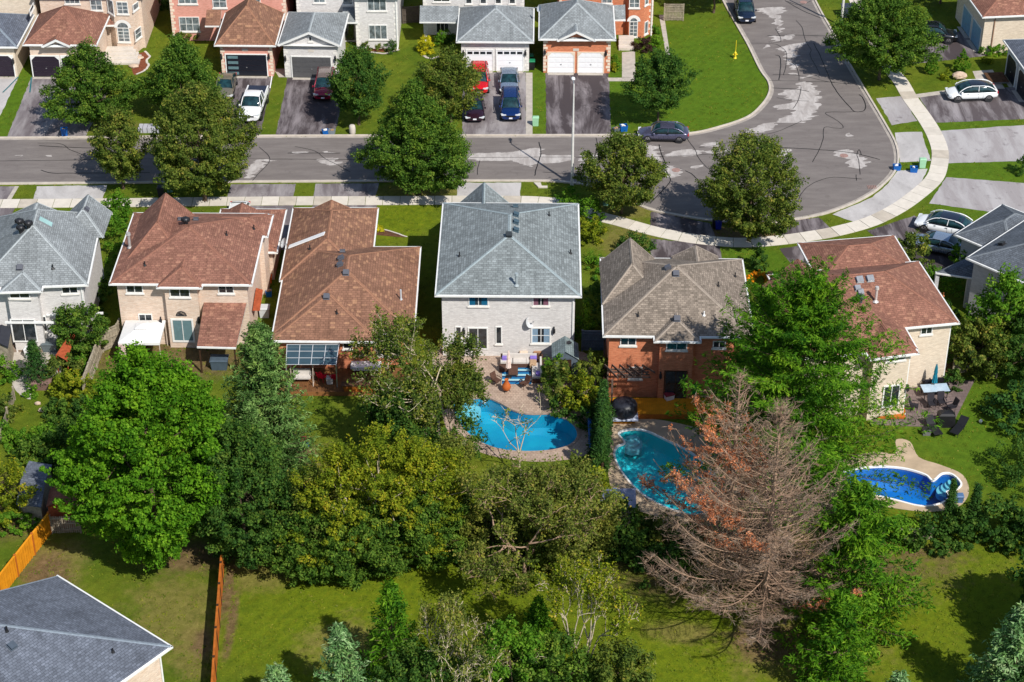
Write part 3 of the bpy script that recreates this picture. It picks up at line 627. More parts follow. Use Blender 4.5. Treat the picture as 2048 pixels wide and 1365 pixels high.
# ================================================================ HOUSES
UP = Vector((0, 0, 1))
class Wall:
    """vertical wall plane through ground points p0->p1 (outside is on the right hand of the run); builds in its own frame"""
    def __init__(s, p0, p1):
        s.o = Vector((p0[0], p0[1], 0)); s.d = Vector((p1[0] - p0[0], p1[1] - p0[1], 0)); s.len = s.d.length; s.d.normalize()
        s.n = Vector((s.d.y, -s.d.x, 0))
    def at(s, u, v):
        r = ray(u, v); c = Vector((0, 0, CH)); t = s.n.dot(s.o - c) / s.n.dot(r); p = c + r * t
        return (p - s.o).dot(s.d), p.z
    def box(s, mb, a0, a1, z0, z1, n0, n1, mi=0):
        mb.fbox(s.o, s.d, -s.n, UP, (a0, a1), (-n1, -n0), (z0, z1), mi)
class House:
    def __init__(s, label, at, brick, shingle, name='detached_house', quoin=None, cat='house', group=None):
        s.root = thing(name, label, cat, (at[0], at[1], 0), group); s.brick = brick; s.sh = shingle; s.wall = MB(); s.roof = MB(); s.cap = MB(); s.gut = MB(); s.q = MB(); s.quoin = quoin; s.k = 0
    def rect_walls(s, a, e1, e2, w, d, z0, z1, inset, gables=()):
        o = a + e1 * inset + e2 * inset; W = w - 2 * inset; D = d - 2 * inset
        c = [o, o + e1 * W, o + e1 * W + e2 * D, o + e2 * D]
        for i in range(4):
            p, q = c[i], c[(i + 1) % 4]
            s.wall.poly([Vector((p.x, p.y, z0)), Vector((q.x, q.y, z0)), Vector((q.x, q.y, z1)), Vector((p.x, p.y, z1))])
        return c
    def wing(s, A, B, C, ze, k=0.42, rn=None, rf=None, over=0.4, walls=True, z0=0.0, lift=0.0, thick=0.16, soffit=True, apex=None, wallinset=None):
        """hip/gable wing. A,B near-left/right eave corners in the photo, C a point on the far eave (or depth in m). rn/rf: hip run (0 = gable)"""
        a = P(A[0], A[1], ze) if len(A) == 2 else Vector(A); b = P(B[0], B[1], ze) if len(B) == 2 else Vector(B)
        e1 = (b - a); e1.z = 0; w = e1.length; e1.normalize(); e2 = Vector((-e1.y, e1.x, 0))
        d = C if isinstance(C, (int, float)) else (P(C[0], C[1], ze) - a).dot(e2)
        hw = w / 2
        if rn is None: rn = hw
        if rf is None: rf = hw
        long_x = False
        if rn + rf > d and not (rn == 0 or rf == 0):
            # ridge runs across: pyramid-like, use depth as the short side
            long_x = True
        s.k += 1; z = ze + lift + 0.001 * s.k; zr = z + k * (hw if not long_x else d / 2)
        pt = lambda x, y, zz: a + e1 * x + e2 * y + UP * (zz - a.z)
        n0, n1, n2, n3 = pt(0, 0, z), pt(w, 0, z), pt(w, d, z), pt(0, d, z)
        if not long_x: r0, r1 = pt(hw, rn, zr), pt(hw, d - rf, zr); faces = [[n1, n2, r1, r0], [n3, n0, r0, r1]]; caps = [(0, 2), (0, 1), (0, 3), (1, 1), (1, 3)]
        else:
            hd = d / 2; r0, r1 = pt(min(hd, hw), hd, zr), pt(max(w - hd, hw), hd, zr)
            faces = [[n0, n1, r1, r0], [n2, n3, r0, r1], [n1, n2, r1], [n3, n0, r0]]
        if not long_x:
            if rn > 0: faces.append([n0, n1, r0])
            if rf > 0: faces.append([n2, n3, r1])
        for f in faces:
            s.roof.poly(f)
            nrm = (f[1] - f[0]).cross(f[2] - f[0]).normalized(); m = len(f)
            for i in range(1, m):
                p, q = f[i], f[(i + 1) % m]
                e = (q - p)
                if e.length < 0.05: continue
                e.normalize(); inw = nrm.cross(e); up = nrm * 0.022
                s.cap.poly([p + up, q + up, q + up + inw * 0.12, p + up + inw * 0.12])
        # gable ends
        for g, (x0, rr, side) in {'n': (0, rn, n0), 'f': (d, rf, n3)}.items():
            if not long_x and rr == 0:
                yy = over if g == 'n' else d - over
                zz = z - thick
                p, q, r_ = pt(over, yy, zz), pt(w - over, yy, zz), pt(hw, yy, zz + k * (hw - over) - 0.0)
                s.wall.poly([p, q, r_] if g == 'n' else [q, p, r_])
                # barge boards
                yb = 0 if g == 'n' else d
                for (xa, xb) in ((0, hw), (w, hw)):
                    pa, pb = pt(xa, yb, z), pt(xb, yb, zr); yo = e2 * (-0.03 if g == 'n' else 0.03)
                    q4 = [pa + yo, pb + yo, pb + yo - UP * 0.24, pa + yo - UP * 0.24]; s.gut.poly(q4); s.gut.poly([x - yo * 2 for x in q4[::-1]])
                    s.gut.poly([pa + yo, pa - yo, pb - yo, pb + yo][:4])
        # soffit and fascia / gutter
        if soffit:
            s.gut.poly([pt(0, 0, z - thick), pt(0, d, z - thick), pt(w, d, z - thick), pt(w, 0, z - thick)])
            edges = [(n1, n2, e1), (n3, n0, -e1)]
            if long_x or rn > 0: edges.append((n0, n1, -e2))
            if long_x or rf > 0: edges.append((n2, n3, e2))
            for p, q, o_ in edges:
                dd = (q - p).normalized(); t_ = o_ * 0.11
                s.gut.poly([p - UP * thick, q - UP * thick, q, p])
                s.gut.fbox(p + UP * (-thick + 0.01), dd, o_, UP, (-0.1, (q - p).length + 0.1), (0.0, 0.11), (0.0, thick - 0.03))
        if walls:
            ins = over if wallinset is None else wallinset
            c = s.rect_walls(a, e1, e2, w, d, z0, z - thick, ins)
            if s.quoin:
                for ci, (p, dx, dy) in enumerate(((c[0], e1, e2), (c[1], -e1, e2))):
                    zz = z0 + 0.2; j = 0
                    while zz < z - thick - 0.4:
                        L = 0.42 if j % 2 else 0.26
                        o_ = Vector((p.x, p.y, 0)) - dx * 0.02 - dy * 0.02
                        sx = 1 if ci == 0 else -1
                        bx = [o_, o_ + dx * L, o_ + dx * L + dy * (0.68 - L), o_ + dy * (0.68 - L)]
                        s.q.prism(bx, zz, zz + 0.26); zz += 0.33; j += 1
            return Wall(c[0], c[1]), Wall(c[1], c[2]), Wall(c[3], c[0])
    def done(s):
        if s.wall.v: s.wall.build('wall', s.brick, s.root)
        r = s.roof.build('roof', s.sh, s.root) if s.roof.v else None
        if s.cap.v: s.cap.build('ridge_cap', CAP[s.sh.name], r)
        if s.gut.v: s.gut.build('gutter', TRIM, r)
        if s.q.v: s.q.build('quoins', s.quoin, s.root, kind='stuff')
        s.roofo = r; return s.root
    # --- openings (each window: frame, panes, sill)
    def window(s, w, u0, v0, u1, v1, cols=2, rows=1, sill=True, glass=None, fr=TRIM, fw=0.07, name='window', curtain=None, proud=0.06, arch=False):
        a0, zb = w.at(u0, v1); a1, zt = w.at(u1, v0)
        if a1 < a0: a0, a1 = a1, a0
        mb = MB(); B = lambda *k: w.box(mb, *k)
        B(a0, a0 + fw, zb, zt, 0, proud); B(a1 - fw, a1, zb, zt, 0, proud); B(a0 + fw, a1 - fw, zb, zb + fw, 0, proud); B(a0 + fw, a1 - fw, zt - fw, zt, 0, proud)
        cw = (a1 - a0 - 2 * fw) / cols; rh = (zt - zb - 2 * fw) / rows
        for i in range(1, cols): x = a0 + fw + cw * i; B(x - 0.025, x + 0.025, zb + fw, zt - fw, 0, proud - 0.012)
        for i in range(1, rows): z = zb + fw + rh * i; B(a0 + fw, a1 - fw, z - 0.02, z + 0.02, 0, proud - 0.02)
        win = mb.build(name, fr, s.root); gl = glass or GLASS
        for i in range(cols):
            for j in range(rows):
                mb = MB(); x = a0 + fw + cw * i; z = zb + fw + rh * j; w.box(mb, x + 0.02, x + cw - 0.02, z + 0.02, z + rh - 0.02, 0.002, 0.02); mb.build('pane', gl, win)
        if curtain:
            n = 7; seg = (a1 - a0 - 2 * fw) / 2
            for side_ in (0, 1):
                mb = MB(); xs = a0 + fw + (0 if side_ == 0 else seg * 1.35); ww = seg * 0.65
                for q in range(n): w.box(mb, xs + ww * q / n, xs + ww * (q + 0.6) / n, zb + fw, zt - fw, 0.021, 0.026)
                mb.build('curtain', curtain, win)
        if sill: mb = MB(); w.box(mb, a0 - 0.08, a1 + 0.08, zb - 0.13, zb - 0.005, 0, 0.1); mb.build('sill', QUOINW, win)
        if arch:
            mb = MB(); r = (a1 - a0) / 2; cx = (a0 + a1) / 2
            for q in range(12):
                t0, t1 = math.pi * q / 12, math.pi * (q + 1) / 12
                mb.poly([w.o + w.d * (cx + R_ * math.cos(t)) + w.n * 0.05 + UP * (zt + R_ * math.sin(t)) for R_, t in ((r, t0), (r, t1), (r - fw, t1), (r - fw, t0))])
                mb.poly([w.o + w.d * (cx + R_ * math.cos(t)) + w.n * 0.05 + UP * (zt + R_ * math.sin(t)) for R_, t in ((r + .25, t0), (r + .25, t1), (r + 0.002, t1), (r + 0.002, t0))])
            mb.build('arch_frame', fr, win); mb = MB()
            mb.poly([w.o + w.d * (cx + (r - fw) * math.cos(t)) + w.n * 0.03 + UP * (zt + (r - fw) * math.sin(t)) for t in [math.pi * q / 12 for q in range(13)]]); mb.build('pane', gl, win)
        return win
    def garage(s, w, u0, v0, u1, v1, col, lights=0, lint=TRIM, cut=0.0, fr=TRIM, glassrow=False, sideglass=False, label=None, span=None):
        a0, zb = w.at(u0, v1); a1, zt = w.at(u1, v0)
        if span: a0, a1, zt = span
        if a1 < a0: a0, a1 = a1, a0
        zb = 0.03
        mb = MB(); B = lambda *k: w.box(mb, *k)
        B(a0 - 0.1, a0, 0, zt + 0.1, 0, 0.07); B(a1, a1 + 0.1, 0, zt + 0.1, 0, 0.07); B(a0, a1, zt, zt + 0.1, 0, 0.07)
        if cut:
            for sx, x in ((1, a0), (-1, a1)):
                pts = [(x, zt), (x + sx * cut, zt), (x, zt - cut)]
                if sx < 0: pts = pts[::-1]
                mb.poly([w.o + w.d * p[0] + w.n * 0.06 + UP * p[1] for p in pts])
        door = mb.build('garage_door', fr, s.root)
        n = 4; h = (zt - zb) / n
        for i in range(n):
            mb = MB(); w.box(mb, a0, a1, zb + h * i + 0.012, zb + h * (i + 1) - 0.012, 0.0, 0.03)
            pn = 4; pw = (a1 - a0) / pn
            if not glassrow and not sideglass:
                for q in range(pn): w.box(mb, a0 + pw * (q + 0.12), a0 + pw * (q + 0.88), zb + h * (i + 0.18), zb + h * (i + 0.82), 0.03, 0.042)
            mb.build('panel', col, door)
            if glassrow and i == 3:
                for q in range(4): mb = MB(); w.box(mb, a0 + pw * (q + 0.1), a0 + pw * (q + 0.9), zb + h * (i + 0.25), zb + h * (i + 0.75), 0.03, 0.045); mb.build('pane', GLASS, door)
            if sideglass: mb = MB(); w.box(mb, a0 + 0.15, a0 + 1.15, zb + h * (i + 0.25), zb + h * (i + 0.75), 0.03, 0.045); mb.build('pane', FROST, door)
        mb = MB(); w.box(mb, (a0 + a1) / 2 - 0.06, (a0 + a1) / 2 + 0.06, 0.9, 0.98, 0.042, 0.08); mb.build('handle', GALV, door)
        mb = MB(); w.box(mb, a0, a1, 0.0, 0.03, 0.07, 0.5); mb.build('apron', CONC2, door)
        return door
    def lantern(s, w, u, v):
        a, z = w.at(u, v); mb = MB(); w.box(mb, a - 0.1, a + 0.1, z - 0.18, z + 0.12, 0.08, 0.24); w.box(mb, a - 0.05, a + 0.05, z + 0.12, z + 0.3, 0.02, 0.16); w.box(mb, a - 0.03, a + 0.03, z - 0.3, z - 0.18, 0.12, 0.2); mb.build('wall_lantern', DARKM, s.root)
    def plate(s, w, u, v, text):
        a, z = w.at(u, v); mb = MB(); w.box(mb, a - 0.28, a + 0.28, z - 0.13, z + 0.13, 0, 0.03); mb.build('house_number_plate', CONC, s.root)
    def downpipe(s, w, a, z1, mat=TRIM):
        mb = MB(); w.box(mb, a - 0.05, a + 0.05, 0.1, z1, 0.01, 0.1); w.box(mb, a - 0.05, a + 0.05, 0.02, 0.12, 0.1, 0.3); mb.build('downpipe', mat, s.root)
FROST = plain('frosted_glass', S(96, 124, 130), 0.3, 0.5)
# --- roof furniture, placed where the sight line meets the roof plane
def roof_hit(house, u, v):
    """first hit of the photo sight line with the house's own roof"""
    r = ray(u, v).normalized(); c = Vector((0, 0, CH)); best = None
    me = house.roofo.data; org = ORG[house.root.name]
    for p in me.polygons:
        n = p.normal
        if n.z < 0.2: continue
        vs = [Vector(me.vertices[i].co) + org for i in p.vertices]; dn = n.dot(r)
        if abs(dn) < 1e-6: continue
        t = n.dot(vs[0] - c) / dn; h = c + r * t; inside = True
        for i in range(len(vs)):
            e = vs[(i + 1) % len(vs)] - vs[i]
            if n.dot(e.cross(h - vs[i])) < -1e-4: inside = False; break
        if inside and (best is None or t < best[0]): best = (t, h, n.copy())
    return (best[1], best[2]) if best else (None, None)
def vent_box(h, u, v, w=0.36, mat=None, name='roof_vent', hh=0.2):
    p, n = roof_hit(h, u, v)
    if p is None: return
    au = Vector((-n.y, n.x, 0)); au = au.normalized() if au.length > .01 else Vector((1, 0, 0)); av = n.cross(au); mb = MB()
    mb.fbox(p, au, av, n, (-w / 2 - .07, w / 2 + .07), (-w / 2 - .07, w / 2 + .07), (0.024, 0.04)); mb.fbox(p, au, av, n, (-w / 2, w / 2), (-w / 2, w / 2), (0.04, hh)); mb.fbox(p, au, av, n, (-w / 2 - .04, w / 2 + .04), (-w / 2 - .04, w / 2 + .04), (hh, hh + 0.03))
    mb.build(name, mat or plain('vent_grey', S(88, 90, 98), 0.6, 0.3, var=0.05), h.roofo)
def vent_pipe(h, u, v, r=0.05, hh=0.38, mat=None, n2='plumbing_vent', flare=0.12, cap=False):
    p, n = roof_hit(h, u, v)
    if p is None: return
    mb = MB(); mb.tube(p - UP * 0.05, p + UP * hh, r, r, 8); mb.tube(p + n * 0.03 - UP * 0.02, p + UP * 0.16, flare, r * 1.1, 8)
    if cap: mb.tube(p + UP * (hh), p + UP * (hh + 0.2), r * 1.7, r * 1.4, 10)
    mb.build(n2, mat or BLACKP, h.roofo)
def turbine(h, u, v, mat=None):
    p, n = roof_hit(h, u, v)
    if p is None: return
    mb = MB(); mb.tube(p - UP * 0.1, p + UP * 0.22, 0.17, 0.17, 12); prof = [(0.17, 0.22), (0.27, 0.28), (0.32, 0.4), (0.3, 0.52), (0.18, 0.62), (0.02, 0.65)]; mb.lathe(prof, p, 12)
    for i in range(12):
        a = 2 * math.pi * i / 12; d = Vector((math.cos(a), math.sin(a), 0)); s_ = Vector((-d.y, d.x, 0)); mb.poly([p + d * 0.3 + UP * 0.3, p + d * 0.36 + s_ * 0.06 + UP * 0.32, p + d * 0.34 + s_ * 0.06 + UP * 0.55, p + d * 0.27 + UP * 0.56])
    mb.build('turbine_vent', mat or DARKM, h.roofo)
def dish(h, u, v, w=None, rad=0.4, parent=None, z=None, label=None, toward=(-0.6, -0.8, 0.35), p=None, pole=0.5):
    if p is None: p, n = roof_hit(h, u, v)
    if p is None: return
    d = Vector(toward).normalized(); a = d.orthogonal().normalized(); b = d.cross(a); c = p + UP * pole
    o = thing('satellite_dish', label, 'satellite dish', p); mb = MB(); mb.tube(p, c, 0.03, 0.03, 6)
    mb.tube(c, c + d * 0.15, 0.04, 0.04, 6); mb.build('mast', GALV, o)
    mb = MB(); vs = []; fs = []; N = 18; c0 = c + d * 0.15
    for k, rr in enumerate((0.02, 0.35, 0.7, 1.0)):
        for i in range(N): t = 2 * math.pi * i / N; vs.append(c0 + (a * math.cos(t) + b * math.sin(t)) * rad * rr + d * (0.16 * rr * rr))
    for k in range(3):
        for i in range(N): fs.append((k * N + i, k * N + (i + 1) % N, (k + 1) * N + (i + 1) % N, (k + 1) * N + i))
    mb.mesh(vs, fs, smooth=True); mb.build('reflector', GALVL, o)
    mb = MB(); mb.tube(c0 - b * rad, c0 + d * 0.5, 0.015, 0.015, 5); mb.tube(c0 + d * 0.45, c0 + d * 0.58, 0.05, 0.05, 8); mb.build('feed_horn', GALV, o)
    return o
GALVL = plain('dish_grey', S(188, 192, 196), 0.5, 0.3, var=0.06)
# ---------------------------------------------------------------- near row: the backs of seven houses
def kfit(A, B, ze, apex, rn=None):
    a = P(*A, ze); b = P(*B, ze); hw = (b - a).length / 2; rn = hw if rn is None else rn
    d = ray(*apex); z = CH + ((a.y + b.y) / 2 + rn) * d.z / d.y; return (z - ze) / hw
def zfit(ve, vf, over=0.4):
    yf = P(1024, vf).y - over; d = ray(1024, ve); return CH + yf * d.z / d.y
def front_gable(h, peak, zp, k, hw, length, rf=0, rot=0.0, rn=None, **kw):
    p = P(*peak, zp); ze = zp - k * hw; c, s_ = math.cos(rot), math.sin(rot); e1 = Vector((c, s_, 0)); e2 = Vector((-s_, c, 0)); base = p - e2 * (length - rf)
    A = base - e1 * hw; B = base + e1 * hw; A.z = B.z = ze
    return h.wing(A, B, length, ze, k, hw if rn is None else rn, rf, **kw)
def porch_roof(h, quad, z0, z1, mat, name='porch_roof', t=0.12):
    """sloping slab: quad = photo corners far-left, far-right (height z1), near-right, near-left (height z0)"""
    q = [P(*quad[0], z1), P(*quad[1], z1), P(*quad[2], z0), P(*quad[3], z0)]; n = (q[1] - q[0]).cross(q[3] - q[0]).normalized(); n = n if n.z > 0 else -n; mb = MB()
    lo = [p - UP * t for p in q]; mb.poly(q[::-1]); mb.poly(lo)
    o = mb.build(name, mat, h.root)
    mb = MB()
    for i in range(1, 4):
        a, b = q[i], q[(i + 1) % 4]; mb.poly([a, b, lo[(i + 1) % 4], lo[i]]); mb.poly([lo[i], lo[(i + 1) % 4], b, a])
    d = (q[3] - q[2]).normalized(); mb.fbox(q[2] - UP * 0.02, d, Vector((0, -1, 0)), UP, (0, (q[3] - q[2]).length), (0.0, 0.1), (-0.1, 0.02)); mb.build('gutter', TRIM, o); return q
ZE = 5.75
# --- house A: far left, grey roof, white brick
hA = House('white brick two storey house with grey roof at the left edge', (60, 0) and P(60, 640)[:2], BR_WHITE, SH_GREY)
kA = kfit((-52, 577), (174, 569), ZE, (62, 449)); WA, WAr, _ = hA.wing((-52, 577), (174, 569), (229, 427), ZE, kA)
hA.wing((0, 584), (82, 582), 4.5, ZE, 0.5, walls=True)
front_gable(hA, (176, 389), 7.4, 0.95, 1.75, 4, walls=False, soffit=False); front_gable(hA, (74, 405), 6.9, 0.5, 2.4, 5, walls=False, soffit=False)
hA.done()
wbay = Wall(P(10, 700), P(75, 699)); 
_a = P(0, 584, ZE); _b = P(82, 582, ZE); _y = _a.y + 0.4; wbay = Wall((_a.x + .4, _y), (_b.x - .4, _y))
hA.window(wbay, 20, 577, 58, 597); hA.window(WA, 124, 571, 155, 588)
hA.window(wbay, 27, 638, 70, 684, name='sliding_door', sill=False, fw=0.1); hA.window(WA, 84, 632, 92, 664, cols=1); hA.window(WA, 112, 629, 137, 651)
hA.window(WAr, 197, 566, 203, 600, cols=1)
turbine(hA, 40, 452); turbine(hA, 58, 456); turbine(hA, 43, 465)
vent_pipe(hA, 106, 538, flare=0.15); vent_box(hA, 172, 420, 0.3); 
_p, _n = roof_hit(hA, 90, 446)
if _p is not None:
    au = Vector((-_n.y, _n.x, 0)).normalized(); av = _n.cross(au); mb = MB(); mb.fbox(_p, au, av, _n, (-.35, .35), (-.6, .6), (0, .14)); sk = mb.build('skylight', GALV, hA.roofo)
    mb = MB(); mb.fbox(_p, au, av, _n, (-.28, .28), (-.53, .53), (.141, .16)); mb.build('pane', plain('skylight_dome', S(150, 186, 182), 0.2, 0.6), sk)
mb = MB(); wbay.box(mb, -0.5, 3.2, 2.72, 2.86, 0.02, 0.16); WA.box(mb, 4.6, 8.9, 2.86, 3.0, 0.02, 0.16); mb.build('white_gutter_band', TRIM, hA.root)
vent_box(hA, 40, 536, 0.35)
hA.downpipe(WA, WA.len - 0.12, ZE - 0.3)
# --- house B: red-brown roof, tan brick
hB = House('tan brick house with red brown hip roof and lean to porch', P(360, 640)[:2], BR_TAN, SH_BROWN)
kB = kfit((220, 567), (502, 569), ZE, (369, 452)); WB, WBr, WBl = hB.wing((220, 567), (502, 569), (272, 426), ZE, kB)
hB.wing((315, 574), (402, 575), 4.6, ZE, 0.5)
front_gable(hB, (331, 386), 8.1, 0.95, 2.5, 7, walls=False, soffit=False)
hB.wing((420, 503), (553, 504), (569, 419), 2.9, 0.5); front_gable(hB, (484, 406), 4.9, 0.55, 2.4, 5, walls=False, soffit=False)
hB.wing((395, 470), (534, 472), (545, 430), ZE, 0.42, walls=True)
hB.done(); _a = P(315, 574, ZE); _b = P(402, 575, ZE); wb2 = Wall((_a.x + .4, _a.y + .4), (_b.x - .4, _b.y + .4))
hB.window(WB, 253, 568, 285, 586); hB.window(wb2, 340, 575, 379, 594); hB.window(WB, 437, 569, 467, 587); hB.window(WB, 278, 628, 304, 643); 
hB.window(wb2, 346, 638, 386, 684, name='patio_door', sill=False, fw=0.14, glass=FROST)
mb = MB(); _c, _z = wb2.at(363, 631)
for i in range(9):
    a = math.pi * i / 8; mb.tube(wb2.o + wb2.d * _c + wb2.n * 0.05 + UP * _z, wb2.o + wb2.d * (_c + 0.38 * math.cos(a)) + wb2.n * 0.05 + UP * (_z + 0.38 * math.sin(a)), 0.025, 0.025, 5)
for i in range(12):
    t0, t1 = math.pi * i / 12, math.pi * (i + 1) / 12; mb.tube(wb2.o + wb2.d * (_c + 0.38 * math.cos(t0)) + wb2.n * 0.05 + UP * (_z + 0.38 * math.sin(t0)), wb2.o + wb2.d * (_c + 0.38 * math.cos(t1)) + wb2.n * 0.05 + UP * (_z + 0.38 * math.sin(t1)), 0.03, 0.03, 5)
mb.tube(wb2.o + wb2.d * (_c - .42) + wb2.n * 0.05 + UP * _z, wb2.o + wb2.d * (_c + .42) + wb2.n * 0.05 + UP * _z, 0.03, 0.03, 5); mb.build('fan_grille', DARKM, hB.root)
_yw = WB.o.y; _r = ray(408, 604); _zt = CH + _r.z * (_yw - 0.02) / _r.y
q = porch_roof(hB, [(408, 604), (494, 604), (472, 695), (394, 693)], 2.5, _zt, SH_BROWN, 'lean_to_roof')
mb = MB()
for u in (398, 468): p = P(u, 695, 2.4); mb.box((p.x, p.y + 0.15, 1.2), (0.12, 0.12, 2.4))
mb.box(((P(398, 695, 2.4) + P(468, 695, 2.4)) / 2 + Vector((0, 0.15, -0.1)))[:], ((P(468, 695, 2.4) - P(398, 695, 2.4)).length, 0.1, 0.2)); mb.build('porch_post', WOODDARK, hB.root)
turbine(hB, 372, 449); vent_box(hB, 361, 441, 0.34); vent_box(hB, 392, 441, 0.34); vent_pipe(hB, 453, 471); vent_pipe(hB, 508, 459); vent_pipe(hB, 290, 532, flare=.13)
vent_pipe(hB, 260, 496, r=0.11, hh=1.15, mat=plain('flue_grey', S(176, 172, 170), 0.5, 0.4, 0.3), n2='flue_pipe', flare=0.2, cap=True)
hB.lantern(wb2, 322, 640); hB.lantern(wb2, 398, 640)
# --- house C: bungalow with large brown roof
ZC = 3.1
hC = House('orange brick bungalow under a broad brown many hipped roof in the near row', P(680, 640)[:2], BR_ORANGE, SH_BROWN2)
kC = kfit((546, 668), (827, 668), ZC, (690, 541)); WC, WCr, WCl = hC.wing((546, 668), (827, 668), (839, 494), ZC, kC)
kN = kfit((543, 681), (757, 683), ZC, (654, 587)); WN, WNr, WNl = hC.wing((543, 681), (757, 683), 10.5, ZC, kN)
kU = 0.5; hC.wing((561, 560), (739, 560), (581, 416), ZC, kU)
front_gable(hC, (663, 400), 4.7, 0.52, 3.2, 6); hC.done()
for u, v in ((685, 505), (683, 518), (681, 531)): vent_box(hC, u, v, 0.38)
vent_box(hC, 692, 547, 0.36); vent_box(hC, 653, 595, 0.36); vent_pipe(hC, 674, 628); vent_pipe(hC, 620, 499)
hC.window(WN, 686, 680, 704, 698, cols=1); hC.window(WC, 752, 670, 796, 712, rows=2, fw=0.12); 
vent_pipe(hC, 802, 600, r=0.07, hh=0.9, mat=GALVL, n2='flue_pipe')
# --- house D: white brick, blue-grey roof
hD = House('white brick two storey house with blue grey hip roof and curved pool behind', P(1016, 640)[:2], BR_WHITE, SH_BLUE)
kD = kfit((872, 590), (1161, 592), ZE, (1018, 470)); WD, WDr, WDl = hD.wing((872, 590), (1161, 592), (887, 406), ZE, kD)
front_gable(hD, (968, 365), 5.9, 0.95, 3.0, 7); hD.done()
for u, v in ((1031, 415), (1031, 431), (1031, 446), (1031, 462)): vent_box(hD, u, v, 0.36, plain('vent_slate', S(64, 84, 96), 0.6))
vent_box(hD, 1018, 471, 0.36, plain('vent_black', S(50, 56, 60), 0.6)); vent_pipe(hD, 1098, 432); vent_pipe(hD, 1141, 508, flare=.14); vent_pipe(hD, 919, 513)
vent_pipe(hD, 1033, 572, r=0.09, hh=0.9, mat=plain('flue_blue', S(150, 160, 164), .5), n2='flue_pipe', flare=0.22, cap=True)
CURT_B = plain('teal_curtain', S(20, 110, 150), 0.9, 0.1); CURT_P = plain('mauve_curtain', S(150, 100, 120), 0.9, 0.1); CURT_W = plain('pale_curtain', S(150, 180, 205), 0.9, 0.1)
hD.window(WD, 937, 592, 977, 612, curtain=CURT_B); hD.window(WD, 1065, 594, 1099, 612, curtain=CURT_P)
hD.window(WD, 936, 655, 976, 699, name='sliding_door', sill=False, fw=0.1); hD.window(WD, 911, 653, 923, 690, cols=1); hD.window(WD, 991, 653, 1004, 688, cols=1); hD.window(WD, 1062, 655, 1102, 687, rows=2, curtain=CURT_W, fw=0.1)
hD.downpipe(WD, WD.len - 0.12, ZE - 0.3); hD.lantern(WD, 928, 662); hD.lantern(WD, 1108, 660)
# --- house E: taupe roof, orange brick
hE = House('orange brick two storey house with weathered taupe roof and pergola', P(1350, 700)[:2], BR_ORANGE, SH_TAUPE)
kE = kfit((1208, 671), (1507, 674), ZE, (1353, 532)); WE, WEr, WEl = hE.wing((1208, 671), (1507, 674), (1200, 516), ZE, kE)
hE.wing((1310, 682), (1400, 683), 5, ZE, 0.55)
front_gable(hE, (1260, 476), 8.0, 0.95, 2.3, 6, walls=False, soffit=False); front_gable(hE, (1391, 491), 6.9, 0.55, 1.8, 5, walls=False, soffit=False); hE.done()
_a = P(1310, 682, ZE); _b = P(1400, 683, ZE); we2 = Wall((_a.x + .4, _a.y + .4), (_b.x - .4, _b.y + .4))
hE.window(WE, 1240, 674, 1273, 691); hE.window(we2, 1332, 682, 1375, 700); hE.window(WE, 1257, 734, 1285, 758); hE.window(we2, 1326, 742, 1375, 800, name='patio_door', sill=False, fr=WOODDARK); hE.window(WE, 1425, 682, 1452, 696)
vent_box(hE, 1337, 537, 0.34); vent_box(hE, 1352, 549, 0.36); vent_box(hE, 1354, 639, 0.36); vent_pipe(hE, 1276, 633); vent_pipe(hE, 1436, 573); vent_pipe(hE, 1470, 554); vent_pipe(hE, 1408, 632, mat=WHITE)
hE.lantern(we2, 1321, 750)
# --- house F: rotated, red-brown roof, cream brick
hF = House('cream brick two storey house with angled red brown roof behind the dark blue pool', P(1780, 700)[:2], BR_CREAM, SH_BROWN)
WF, WFr, WFl = hF.wing((1603, 675), (1917, 645), (1826, 524), ZE, 0.5)
WG, WGr, WGl = hF.wing((1600, 716), (1833, 697), 9, ZE, 0.5)
WH, WHr, _ = hF.wing((1742, 718), (1836, 706), 5, ZE, 0.6)
hF.wing((1640, 566), (1836, 550), 6.0, 5.5, 0.42)
front_gable(hF, (1595, 518), 7.6, 0.8, 2.6, 6, rot=R(11), walls=False, soffit=False); hF.done()
turbine(hF, 1720, 604, plain('turbine_slate', S(60, 66, 74), 0.5)); vent_box(hF, 1719, 561, 0.42, GALV); vent_box(hF, 1740, 559, 0.42, GALV); vent_box(hF, 1715, 578, 0.34, GALV); vent_box(hF, 1721, 586, 0.34, GALV)
vent_pipe(hF, 1751, 604, r=0.1, hh=1.1, mat=plain('flue_white', S(206, 200, 196), .4, .4, .3), n2='flue_pipe', flare=0.25, cap=True); vent_pipe(hF, 1710, 682, flare=.16); vent_pipe(hF, 1657, 543)
hF.window(WH, 1772, 706, 1812, 724); hF.window(WF, 1840, 652, 1866, 670); hF.window(WG, 1737, 702, 1751, 720, cols=1); hF.window(WH, 1762, 768, 1802, 816, name='sliding_door', sill=False, fw=0.1); hF.lantern(WH, 1814, 775)
hF.downpipe(WFr, 0.1, 5.3); hF.downpipe(WHr, 0.1, 5.3)
# --- house G: right edge, slate roof
hG = House('pale grey brick house with slate roof and covered porch at right', P(2020, 600)[:2], BR_GREY, SH_DARK)
WGa, _, WGb = hG.wing((1935, 516), (2150, 608), 9.5, 5.2, 0.42)
hG.wing((1911, 469), (2025, 517), (2022, 416), 3.6, 0.5); hG.done()
vent_box(hG, 2004, 490, 0.4, DARKM)
q = porch_roof(hG, [(1934, 516), (1948, 530), (1946, 556), (1871, 545)], 2.9, 3.6, SH_DARK, 'porch_roof')
for u, v in ((1876, 548), (1940, 557)): p = P(u, v, 2.8); mb = MB(); mb.box((p.x, p.y + .2, 1.4), (0.3, 0.3, 2.8)); mb.build('porch_column', BR_GREY, hG.root)
